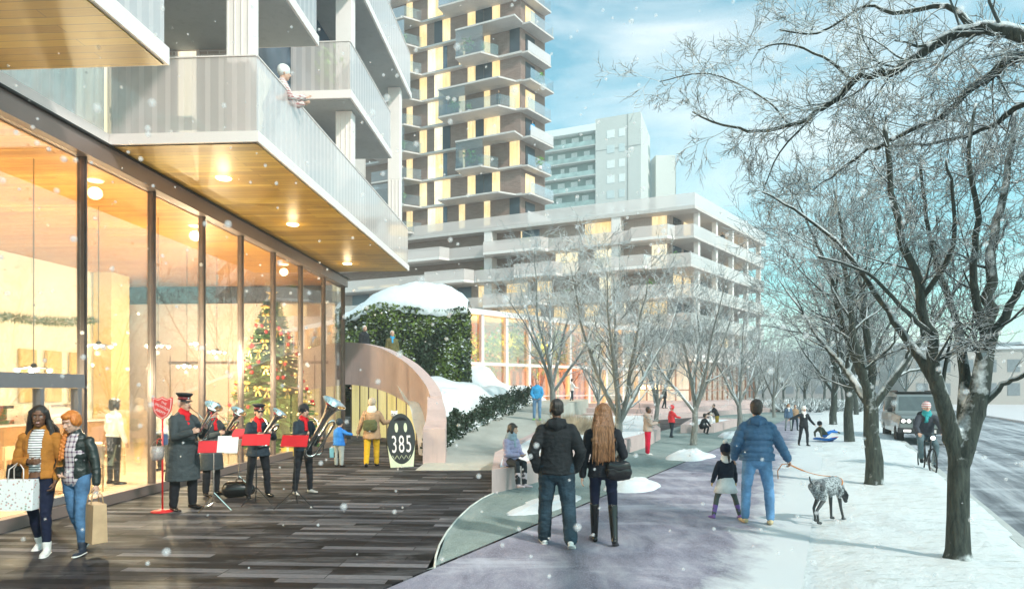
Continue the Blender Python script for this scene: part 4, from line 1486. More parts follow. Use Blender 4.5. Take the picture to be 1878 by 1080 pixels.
# dark evergreen shrubs along the ramp
spots = [(-2.25, 18.9, .42), (-2.25, 20.6, .5), (-2.0, 22.2, .5), (-1.75, 24.2, .6), (-1.35, 26.2, .62), (-.95, 28.2, .72), (-.4, 30.2, .72), (.05, 32.6, .75), (.6, 35.2, .8)]
shr = ['round dark evergreen shrub lowest on the ramp edge beside the pink block', 'second dark evergreen shrub up from the pink block', 'third dark evergreen shrub from the pink block, on the snowy slope', 'spiky dark shrub in the middle of the row up the ramp edge',
       'dark evergreen shrub just above the middle of the ramp-side row', 'broad dark shrub fourth from the top of the ramp-side row', 'dark shrub third from the top of the ramp-side row', 'dark shrub second from the top of the ramp-side row', 'topmost dark evergreen shrub by the man in the blue shirt']
for i, (x, y, r) in enumerate(spots):
    zg = float(np.interp(y, [p[1] for p in rl], [p[2] for p in rl]))
    t = thing('evergreen_shrub', shr[i], 'shrub', (x, y, zg), 0, 'evergreen shrubs along the ramp edge')
    g = MB()
    for k in range(5):
        a = rg.random() * 6.28; q = Vector((x + r * .5 * math.cos(a), y + r * .5 * math.sin(a), zg + r * rg.uniform(.7, 1.35)))
        g.tube([(x, y, zg - .3), q], .025, 5)
    g.build('stem', M_dark, t)
    g = MB()
    foliage(g, (x, y, zg + r * .5), (r * .9, r * 1.15, r * .85), 650, .10, rg)
    for k in range(6):
        a = rg.random() * 6.28; foliage(g, (x + r * .6 * math.cos(a), y + r * .8 * math.sin(a), zg + r * rg.uniform(.5, 1.1)), (r * .35, r * .35, r * .4), 120, .10, rg)
    g.build('foliage', M_leaf2, t)
# tan ornamental grass in the planter
for i, (x, y, lab) in enumerate([(1.55, 22.0, 'tan tufted ornamental grass clump between the walking couple, nearest in the planter'), (2.2, 23.6, 'tan grass clump in the planter right of the dark hooded man'), (2.9, 25.6, 'tan grass clump in the planter just left of the long-haired woman'), (2.2, 26.4, 'farther tan grass clump behind the dark hooded man')]):
    t = thing('grass_clump', lab, 'ornamental grass', (x, y, .4), 0, 'grass clumps in the planter')
    g = MB()
    for k in range(420):
        a = rg.random() * 6.28; r = rg.random() ** .6
        b = Vector((x + .5 * r * math.cos(a), y + .8 * r * math.sin(a), .38))
        d = Vector((math.cos(a) * r * .35, math.sin(a) * r * .35, .45 + .3 * rg.random()))
        s_ = Vector((-math.sin(a), math.cos(a), 0)) * .008
        g.add([b - s_, b + s_, b + d * .6 + s_, b + d + Vector((0, 0, -.05))], [(0, 1, 2, 3)])
    g.build('blades', plain('tan_grass', (.42, .34, .24), .8, var=.4, bmp=0), t)

# ------------------------------------------------------------------ bare trees
M_bark = barkmat('snowy_bark', (.014, .022, .020), (.085, .10, .082), lo=.47, hi=.62)
M_twig = barkmat('frosted_twig', (.025, .038, .038), (.08, .10, .095), lo=.35, hi=.56)
M_bark2 = barkmat('pale_snowy_bark', (.13, .14, .13), (.32, .325, .30), lo=.46, hi=.62)
M_twig2 = barkmat('pale_twig', (.13, .14, .135), (.32, .33, .32), lo=.34, hi=.58)
M_frost = barkmat('heavy_frost_twig', (.05, .07, .07), (.14, .17, .17), lo=.22, hi=.42, snow=(.88, .93, .94))


def grow(gb, gt, p, d, ln, r, depth, rg, kids=5, up=.12, spread=38, wig=.16, minr=.0035, thr=.022, ratio=.62, flat=0.0):
    """one branch and, recursively, its side shoots"""
    n = max(3, min(9, int(ln / .16)))
    pts = [Vector(p)]; d = Vector(d).normalized()
    rad = [r]
    for i in range(n):
        d = (d + Vector((rg.gauss(0, wig), rg.gauss(0, wig), rg.gauss(0, wig) + up))).normalized()
        pts.append(pts[-1] + d * (ln / n))
        rad.append(max(minr * .6, r * (1 - .72 * (i + 1) / n)))
    (gb if r > thr else gt).tube(pts, rad, 8 if r > .05 else (5 if r > .014 else 3), cap=False)
    if depth <= 0:
        return
    for k in range(kids):
        f = .22 + .78 * (k + rg.random() * .8) / kids
        f = min(.98, f)
        i = min(n - 1, int(f * n)); fr = f * n - i
        q = pts[i].lerp(pts[i + 1], fr); dd = (pts[i + 1] - pts[i]).normalized()
        ax = dd.orthogonal().normalized(); ax = Matrix.Rotation(rg.random() * 6.283, 3, dd) @ ax
        nd = Matrix.Rotation(R(spread * rg.uniform(.7, 1.3)), 3, ax) @ dd
        if flat: nd.z *= (1 - flat)
        rr = rad[i] * ratio * rg.uniform(.75, 1.05)
        grow(gb, gt, q, nd, ln * rg.uniform(.42, .72), max(minr, rr), depth - 1, rg, kids, up * .8, spread, wig, minr, thr, ratio, flat)


def limb_tree(name, label, group, base, trunk, limbs, seed, mb_, mt_, kids=5, depth=3, scale=.5, minr=.004, cat='tree', tipr=.02, up=.05, tw=1.0, dens=1.0, weld=False):
    """trunk and main limbs drawn out point by point, the rest grown from them"""
    t = thing(name, label, cat, base, 0, group)
    rg = random.Random(seed)
    gk = MB(); gk.limb(trunk[0], trunk[1], 14)
    gb = MB(); gt = MB()
    for pts, r0, r1 in limbs:
        pts = [Vector(p) for p in pts]
        fine = []
        n = len(pts)
        for i in range(n - 1):
            for k in range(4):
                fine.append(cr(pts[max(0, i - 1)], pts[i], pts[i + 1], pts[min(n - 1, i + 2)], k / 4))
        fine.append(pts[-1])
        for i in range(1, len(fine) - 1):
            fine[i] = fine[i] + Vector((rg.gauss(0, 1), rg.gauss(0, 1), rg.gauss(0, 1))) * r0 * .16
        m = len(fine)
        rad = [r0 + (r1 - r0) * (i / (m - 1)) ** .8 for i in range(m)]
        gb.tube(fine, rad, 9, cap=True)
        L_ = sum((fine[i + 1] - fine[i]).length for i in range(m - 1))
        nk = int(L_ / (.30 / dens))
        for k in range(nk):
            f = .18 + .82 * (k + rg.random()) / nk
            i = min(m - 2, int(f * (m - 1)))
            q = fine[i].lerp(fine[i + 1], rg.random()); dd = (fine[i + 1] - fine[i]).normalized()
            ax = Matrix.Rotation(rg.random() * 6.283, 3, dd) @ dd.orthogonal().normalized()
            nd = Matrix.Rotation(R(rg.uniform(28, 62)), 3, ax) @ dd
            grow(gb, gt, q, nd, scale * rg.uniform(.6, 1.5) * (1.25 - .6 * f), max(minr, rad[i] * rg.uniform(.22, .42)), depth, rg, kids, up, 40, .17, minr)
    if weld:
        for pts, r0, r1 in limbs[:4]:
            gk.limb([Vector(p) for p in pts[:3]], [r0 * 1.12, r0 * 1.0, r0 * .78], 12)
        tm_ = voxelise(gk, 'trunk', .014, 7)
        tm_.materials.append(mb_); iv = XF[t.as_pointer()].inverted()
        tm_.transform(iv); o_ = bpy.data.objects.new('trunk', tm_); COL.objects.link(o_); o_.parent = t
    else:
        gk.build('trunk', mb_, t, True)
    gb.build('limbs', mb_, t, True)
    gt.build('twigs', mt_, t, True)
    return t


# the near street tree on the right
TY = 7.3
def P7(px, py, dy=0.0):
    return D(px, py, TY + dy)
b0 = G(1757, 1036)
tr = ([(b0.x, b0.y, -.05), (b0.x, b0.y, .05), (b0.x, b0.y, .16), P7(1757, 950), P7(1758, 870), P7(1760, 820)], [.19, .158, .126, .112, .108, .10])
lm = [
    ([P7(1756, 835), P7(1735, 758), P7(1716, 690, -.1), P7(1703, 610, -.2), P7(1684, 520, -.3), P7(1652, 430, -.4), P7(1628, 330, -.5), P7(1622, 230, -.5)], .085, .02),
    ([P7(1722, 715), P7(1690, 660, .1), P7(1640, 590, .3), P7(1592, 515, .5), P7(1530, 440, .7), P7(1455, 385, .9), P7(1398, 352, 1.1)], .055, .012),
    ([P7(1760, 845), P7(1795, 725), P7(1812, 620, .1), P7(1815, 520, .15), P7(1828, 410, .3), P7(1850, 300, .4), P7(1862, 200, .5)], .105, .022),
    ([P7(1762, 820), P7(1770, 690, .25), P7(1757, 600, .4), P7(1722, 500, .5), P7(1700, 400, .6), P7(1690, 290, .7)], .06, .014),
    ([P7(1802, 745), P7(1840, 705, -.15), P7(1872, 690, -.3), P7(1925, 650, -.5), P7(1990, 620, -.7)], .04, .012),
    ([P7(1812, 640), P7(1850, 560, -.2), P7(1890, 480, -.3), P7(1930, 380, -.3)], .06, .016),
    ([P7(1808, 620), P7(1786, 520, -.3), P7(1792, 400, -.5), P7(1778, 280, -.6), P7(1790, 190, -.6)], .05, .012),
    ([P7(1690, 545, -.25), P7(1742, 470, -.6), P7(1750, 380, -.8), P7(1735, 290, -.9)], .035, .01),
    ([P7(1705, 610, -.2), P7(1650, 560, -.7), P7(1590, 500, -1.0), P7(1500, 470, -1.2)], .03, .009),
]
limb_tree('street_tree', 'large near bare tree with snow-topped forked trunk beside the road, rightmost in the photo', 'bare street trees along the road', (b0.x, b0.y, 0), tr, lm, 5, M_bark, M_twig, kids=4, depth=3, scale=.62, minr=.0042, dens=1.0, weld=True)

# overhanging tree whose trunk stands beside the viewer, outside the frame
def PO(px, py, Y): return D(px, py, Y * 1.35)
tr = ([(3.0, 1.6, -.05), (3.0, 1.6, 1.2), (3.1, 1.8, 2.4), (3.25, 2.1, 3.3)], [.24, .19, .17, .16])
st = Vector((3.25, 2.1, 3.2))
lm = [
    ([st, (4.4, 3.6, 4.6), PO(2080, 90, 4.6), PO(1900, 72, 5.1), PO(1780, 50, 5.5), PO(1690, 92, 5.7), PO(1650, 128, 5.8), PO(1575, 140, 6.0), PO(1510, 200, 6.2), PO(1450, 232, 6.4), PO(1350, 236, 6.7), PO(1270, 205, 7.0)], .12, .012),
    ([st, (4.6, 3.7, 4.5), PO(2080, 130, 4.7), PO(1900, 95, 5.2), PO(1800, 150, 5.6), PO(1735, 205, 5.9), PO(1650, 250, 6.1), PO(1570, 290, 6.4), PO(1490, 350, 6.7)], .10, .010),
    ([st, (4.7, 3.8, 4.1), PO(2080, 200, 4.9), PO(1890, 190, 5.4), PO(1800, 240, 5.8), PO(1700, 262, 6.2), PO(1600, 270, 6.6)], .07, .010),
    ([PO(1780, 50, 5.5), PO(1735, 12, 5.6), PO(1640, 24, 5.8), PO(1590, 12, 6), PO(1500, 60, 6.2), PO(1430, 55, 6.4)], .04, .009),
    ([PO(1560, 148, 6.0), PO(1510, 105, 6.1), PO(1440, 80, 6.3), PO(1390, 92, 6.5)], .024, .008),
    ([PO(1450, 232, 6.4), PO(1400, 180, 6.6), PO(1300, 135, 6.9), PO(1210, 150, 7.1)], .018, .007),
    ([PO(1500, 205, 6.2), PO(1430, 280, 6.5), PO(1400, 350, 6.7)], .016, .007),
]
limb_tree('street_tree', 'heavily frosted bare branches reaching in from beyond the upper right corner', 'bare street trees along the road', (3.0, 1.6, 0), tr, lm, 12, M_bark, M_frost, kids=4, depth=3, scale=.66, minr=.0048, dens=1.0, up=.0)


def generic_tree(seed, h, r, fork, nl, spread, kids=5, depth=3, mb_=None, mt_=None, minr=.008, wig=.13, up=.10, multi=False):
    """returns trunk/limbs/twigs mesh data of a tree standing at the origin"""
    rg = random.Random(seed)
    gk = MB(); gb = MB(); gt = MB()
    pts = [(0, 0, -.05), (0, 0, .1)]
    x = y = 0
    for k in range(1, 5):
        x += rg.gauss(0, r * .25); y += rg.gauss(0, r * .25)
        pts.append((x, y, fork * k / 4))
    gk.limb(pts, [r * 1.35, r * 1.08, r, r * .90, r * .84, r * .66], 10)
    top = Vector(pts[-1])
    for i in range(nl):
        a = 6.283 * (i + rg.uniform(-.25, .25)) / nl
        tl = R(spread * rg.uniform(.55, 1.2)) * (0.35 if (i == 0) else 1)
        d = Vector((math.sin(tl) * math.cos(a), math.sin(tl) * math.sin(a), math.cos(tl)))
        p = Vector(pts[-2]).lerp(top, rg.random())
        ln = (h - fork) * rg.uniform(.75, 1.02)
        n = 9
        q = [p]; rad = [r * .55]
        for k in range(n):
            d = (d + Vector((rg.gauss(0, wig * .7), rg.gauss(0, wig * .7), up * .6))).normalized()
            q.append(q[-1] + d * ln / n); rad.append(max(minr, r * .55 * (1 - .88 * (k + 1) / n)))
        gb.tube(q, rad, 7, cap=False)
        nk = int(9 + ln * 1.6)
        for k in range(nk):
            f = .15 + .85 * (k + rg.random()) / nk; j = min(n - 1, int(f * n))
            dd = (q[j + 1] - q[j]).normalized()
            ax = Matrix.Rotation(rg.random() * 6.283, 3, dd) @ dd.orthogonal().normalized()
            nd = Matrix.Rotation(R(rg.uniform(30, 60)), 3, ax) @ dd
            grow(gb, gt, q[j].lerp(q[j + 1], rg.random()), nd, ln * rg.uniform(.22, .42) * (1.25 - .6 * f), max(minr, rad[j] * rg.uniform(.3, .5)), depth, rg, kids, up * .5, 38, wig, minr, .02)
    def me(g, nm, mat):
        m = g.mesh(nm); m.materials.append(mat); m.polygons.foreach_set('use_smooth', [True] * len(m.polygons)); return m
    return (me(gk, 'trunk', mb_), me(gb, 'limbs', mb_), me(gt, 'twigs', mt_))


def put_tree(meshes, name, label, group, x, y, rz, sc, z=0):
    t = thing(name, label, 'tree', (x, y, z), rz, group, scale=sc)
    for m in meshes:
        o = bpy.data.objects.new(m.name.split('.')[0], m); COL.objects.link(o); o.parent = t
        XF[o.as_pointer()] = XF[t.as_pointer()]
    return t


K1 = generic_tree(31, 7.2, .17, 2.1, 5, 38, 4, 3, M_bark, M_twig, minr=.006)
K2 = generic_tree(32, 7.4, .16, 2.0, 5, 36, 3, 3, M_bark, M_twig, minr=.007)
P1 = generic_tree(41, 7.0, .13, 1.6, 6, 36, 3, 3, M_bark2, M_twig2, minr=.0065)
P2 = generic_tree(42, 6.2, .13, 1.35, 5, 34, 3, 3, M_bark2, M_twig2, minr=.0065)
gs = 'bare street trees along the road'
for ms, px, py, rz, s_, lab in [
        (K1, 1603, 891, 0.4, .98, 'bare dark tree second nearest on the verge, just left of the car'), (K2, 1558, 813, 2.1, 1.05, 'bare dark tree third nearest on the verge, behind the child on the sled'),
        (K1, 1528, 779, 3.3, 1.1, 'bare dark tree fourth on the verge beyond the sled'), ]:
    p = G(px, py); put_tree(ms, 'street_tree', lab, gs, p.x, p.y, rz, s_)
for i, (y, rz) in enumerate(((50, 1), (64, 2.2), (80, 4), (98, 5.2))):
    put_tree(K2 if i % 2 else K1, 'street_tree', ['hazy bare tree fifth along the verge, half hidden behind nearer trunks', 'hazy bare tree sixth along the verge', 'small faint tree seventh along the verge', 'farthest faint tree of the verge row'][i], gs, road_l(y) - 1.3, y, rz, 1.05)
gp = 'pale snow-dusted young trees between the path and the planter'
for ms, px, py, rz, s_, lab in [
        (P1, 1016, 792, .5, 1.22, 'tallest pale snowy young tree, rising behind the dark hooded man'), (P2, 1132, 856, 1.9, .98, 'pale twin-forked tree just right of the long-haired woman'),
        (P1, 1272, 816, 3.9, .90, 'pale tree left of the girl in the pompom hat'), (P2, 1357, 790, 5.0, 1.02, 'pale tree directly behind the blue puffer jacket'),
        (P1, 1205, 797, 2.6, .90, 'pale tree between the tan-coated and red-coated children'), (P2, 1097, 775, .9, .85, 'slender pale tree in front of the right end of the atrium'),
        (P1, 1420, 765, 1.2, .95, 'slender far tree beside the path, left of the woman in the white hat')]:
    p = G(px, py)
    put_tree(ms, 'young_tree', lab, gp, p.x, p.y, rz, s_, .3 if px < 1100 and py < 800 else 0)
# far trees behind
gf = 'far bare trees at the end of the street'
fl_ = [(1400, 84), (1438, 95), (1462, 88), (1490, 105), (1512, 92), (1545, 120), (1590, 110), (1640, 130), (1700, 120), (1760, 135), (1830, 118), (1385, 70), (1475, 70), (1660, 88)]
FT_L = ['just right of the midrise retail base', 'left of the peach horizon glow', 'behind the slender path tree', 'behind the woman in the white hat', 'above the sled', 'between the third and fourth verge trunks', 'left of the second verge trunk', 'behind the car roof', 'above the cyclist', 'left of the near tree trunk', 'far right beyond the road', 'against the corner of the shops', 'beside the two distant walkers', 'in front of the low buildings above the car']
for i, (px, Y) in enumerate(fl_):
    x = (px - CX) / F * Y
    put_tree([K1, K2, P1, P2][i % 4], 'far_tree', 'hazy far bare tree ' + FT_L[i], gf, x, Y, i * 1.3, 1.0 + .12 * (i % 3))

# far hazy wood at the street's end
g = MB(); rg = random.Random(77)
for k in range(420):
    x = rg.uniform(38, 210); y = rg.uniform(165, 215) - x * .05
    h = rg.uniform(3.5, 7.5)
    for j in range(7):
        a = rg.random() * 6.28; d = Vector((math.cos(a) * .5, math.sin(a) * .5, rg.uniform(.5, 1))).normalized()
        g.tube([(x, y, 0), Vector((x, y, h * .3)) + d * h * .2, Vector((x, y, h * .3)) + d * h * .7], [.22, .12, .03], 3, cap=False)
tag(g.build('distant_wood', M_twig2), 'hazy mass of bare trees along the horizon at the end of the street', 'wood', kind='stuff')
# low snowy bushes left of the far path
g = MB()
for k in range(160):
    x = rg.uniform(22, 33); y = rg.uniform(56, 72)
    for j in range(14):
        a = rg.random() * 6.28; d = Vector((math.cos(a), math.sin(a), rg.uniform(.4, 1.3))).normalized()
        g.tube([(x, y, 0), Vector((x, y, 0)) + d * rg.uniform(.8, 1.7)], [.04, .015], 3, cap=False)
tag(g.build('snowy_bushes', M_twig), 'tangle of low snow-dusted bushes beyond the far end of the path', 'bushes', kind='stuff')

# ------------------------------------------------------------------ decorated fir inside the shop
cx_, cy_ = -7.55, 20.6
CT = thing('christmas_tree', 'tall green decorated fir with red baubles and gold bows behind the shop glass', 'christmas tree', (cx_, cy_, 0))
rg = random.Random(9)
g = MB(); g.tube([(cx_, cy_, 0), (cx_, cy_, 4.7)], [.09, .02], 8); g.lathe([(.3, 0.02), (.34, .35), (.3, .35)], 14, Matrix.Translation((cx_, cy_, 0))); g.build('trunk', M_dark, CT)
g = MB()
HT = 4.85
for k in range(1500):
    z = .35 + (HT - .45) * (rg.random() ** 1.35)
    R_ = 1.55 * (1 - (z - .3) / HT) ** .85 * rg.uniform(.55, 1.08)
    a = rg.random() * 6.283
    d = Vector((math.cos(a), math.sin(a), -.12)).normalized(); o_ = Vector((cx_, cy_, z))
    side_ = Vector((-math.sin(a), math.cos(a), 0))
    tip_ = o_ + d * R_
    for j in range(12):
        f = .45 + .58 * j / 12
        q = o_ + d * R_ * f
        for s1 in (-1, 1):
            w_ = .17 * (1.1 - f * .5)
            e = q + side_ * s1 * w_ + d * .10 + Vector((0, 0, rg.uniform(-.05, .05)))
            g.add([q + Vector((0, 0, .018)), q - Vector((0, 0, .018)), e], [(0, 1, 2)])
g.build('needles', plain('fir_green', (.07, .17, .035), .6, var=.5, scale=3, bmp=0), CT)
M_gold = plain('gold_bow', (.85, .60, .16), .3, .5, bmp=0)
M_warm = emit('tree_light', (1.0, .72, .3), 3.0)
def ontree():
    z = .5 + (HT - .8) * (rg.random() ** 1.2); R_ = 1.58 * (1 - (z - .3) / HT) ** .85; a = rg.random() * 6.283
    return Vector((cx_ + R_ * math.cos(a), cy_ + R_ * math.sin(a), z)), a
for k in range(80):
    q, a = ontree(); g = MB(); g.ell(q, (.06, .06, .06), None, 8, 6); g.build('red_bauble', M_red, CT, True)
for k in range(55):
    q, a = ontree(); g = MB()
    for s1 in (-1, 1):
        sd_ = Vector((-math.sin(a), math.cos(a), 0)) * s1
        g.ell(q + sd_ * .07 + Vector((0, 0, .02)), (.07, .03, .05), None, 8, 5)
        g.add([q, q + sd_ * .10 + Vector((0, 0, -.22)), q + sd_ * .05 + Vector((0, 0, -.24))], [(0, 1, 2)])
    g.build('gold_bow', M_gold, CT, True)
g = MB()
for k in range(240):
    q, a = ontree(); g.ell(q, (.02, .02, .02), None, 6, 4)
tag(g.build('fairy_lights', M_warm, CT), kind='stuff')
g = MB()
for k in range(5):
    a = 6.283 * k / 5 + 1.57
    g.tube([(cx_, cy_, HT + .12), (cx_ + .2 * math.cos(a), cy_, HT + .12 + .2 * math.sin(a))], [.05, .01], 5)
g.build('star', M_gold, CT)
# presents under the tree
for i, (dx, dy, s_, m_, lab) in enumerate([(1.0, -1.3, .38, M_gold, 'gold wrapped present in front of the decorated fir, left of the dark case'), (.45, -1.5, .3, M_red, 'red wrapped present under the decorated fir'), (.75, -.9, .42, plain('green_wrap', (.15, .3, .1), .4), 'green wrapped present beside the glass under the fir')]):
    t = thing('present', lab, 'present', (cx_ + dx, cy_ + dy, .02), i * .5, 'presents under the decorated fir')
    g = MB(); g.box(-s_ / 2, s_ / 2, -s_ / 2, s_ / 2, 0, s_ * .8); g.build('box', m_, t, local=True, bevel=.01)
    g = MB(); g.box(-.03, .03, -s_ / 2 - .004, s_ / 2 + .004, 0.001, s_ * .8 + .004); g.box(-s_ / 2 - .005, s_ / 2 + .005, -.03, .03, 0.001, s_ * .8 + .005); g.build('ribbon', M_white, t, local=True)
# ------------------------------------------------------------------ people
DG = None


def put(me, name, mats, parent):
    me.materials.clear()
    for m in (mats if isinstance(mats, (list, tuple)) else [mats]):
        me.materials.append(m)
    o = bpy.data.objects.new(name, me); COL.objects.link(o); o.parent = parent
    XF[o.as_pointer()] = XF[parent.as_pointer()]
    return o


def cloth(name, col, rough=.8, var=.18, fine=140, bs=.35, sheen=.02, scale=7):
    if name in MATS: return MATS[name]
    m, t, b = newmat(name)
    v = coords(t)
    n = noisen(t, v, scale, 5, .6)
    c = ramp(t, n, [(.3, tuple(x * (1 - var) for x in col)), (.7, tuple(min(1, x * (1 + var)) for x in col))])
    t.links.new(c, b.inputs['Base Color'])
    b.inputs['Roughness'].default_value = rough
    b.inputs['Sheen Weight'].default_value = sheen; b.inputs['Specular IOR Level'].default_value = .25
    w = noisen(t, coords(t, (1, 1, 1.8)), 14, 4, .6, .8)
    bump(t, b, w, bs, .02)
    MATS[name] = m
    return m


def striped(name, c0, c1, per, axis=2, c2=None, per2=None):
    m, t, b = newmat(name)
    c = t.nodes.new('ShaderNodeTexCoord'); sep = t.nodes.new('ShaderNodeSeparateXYZ'); t.links.new(c.outputs['Object'], sep.inputs[0])
    def band(ax, p):
        ml = t.nodes.new('ShaderNodeMath'); ml.operation = 'MULTIPLY'; ml.inputs[1].default_value = 2 * math.pi / p
        t.links.new(sep.outputs[ax], ml.inputs[0])
        sn = t.nodes.new('ShaderNodeMath'); sn.operation = 'SINE'; t.links.new(ml.outputs[0], sn.inputs[0])
        return ramp(t, sn.outputs[0], [(.45, 0.0), (.55, 1.0)])
    x = mixnode(t, c0, c1, band(axis, per))
    if c2:
        x2 = mixnode(t, c0, c2, band(0, per2))
        x = mixnode(t, x, x2, .5)
    t.links.new(x, b.inputs['Base Color']); b.inputs['Roughness'].default_value = .8
    MATS[name] = m
    return m


def skinmat(name, col):
    if name in MATS: return MATS[name]
    m, t, b = newmat(name)
    n = noisen(t, coords(t), 25, 4, .6)
    c = ramp(t, n, [(.3, tuple(x * .88 for x in col)), (.7, tuple(min(1, x * 1.08) for x in col))])
    t.links.new(c, b.inputs['Base Color']); b.inputs['Roughness'].default_value = .48
    b.inputs['Subsurface Weight'].default_value = .06
    b.inputs['Subsurface Radius'].default_value = (.01, .004, .002)
    MATS[name] = m
    return m


def hairmat(name, c0, c1):
    if name in MATS: return MATS[name]
    m, t, b = newmat(name)
    n = noisen(t, coords(t, (60, 60, 5)), 2.0, 4, .6, .3)
    t.links.new(ramp(t, n, [(.35, c0), (.65, c1)]), b.inputs['Base Color'])
    b.inputs['Roughness'].default_value = .42
    bump(t, b, n, .7, .01)
    MATS[name] = m
    return m


SK_B = skinmat('brown_skin', (.16, .075, .042)); SK_L = skinmat('light_skin', (.62, .38, .28)); SK_T = skinmat('tan_skin', (.45, .26, .17))
LIPS = plain('lips', (.35, .09, .08), .4, bmp=0); EYES = plain('eyes', (.02, .015, .012), .25, bmp=0); EYEW = plain('eye_white', (.38, .36, .34), .3, bmp=0)
TEETH = plain('teeth', (.75, .73, .68), .3, bmp=0)
H_BLK = hairmat('black_hair', (.006, .005, .005), (.03, .024, .02)); H_BRN = hairmat('brown_hair', (.09, .035, .015), (.32, .15, .06))
H_DBR = hairmat('dark_brown_hair', (.015, .011, .009), (.05, .035, .026)); H_RED = hairmat('ginger_hair', (.42, .10, .015), (.75, .27, .05)); H_GRY = hairmat('grey_hair', (.45, .44, .42), (.75, .74, .72))

STAND = dict(lL=((-.06, .0, -1), (-.02, -.03, -1)), lR=((.06, .0, -1), (.02, -.03, -1)), aL=((-.22, .0, -1), (-.08, .12, -1)), aR=((.22, .0, -1), (.08, .12, -1)))


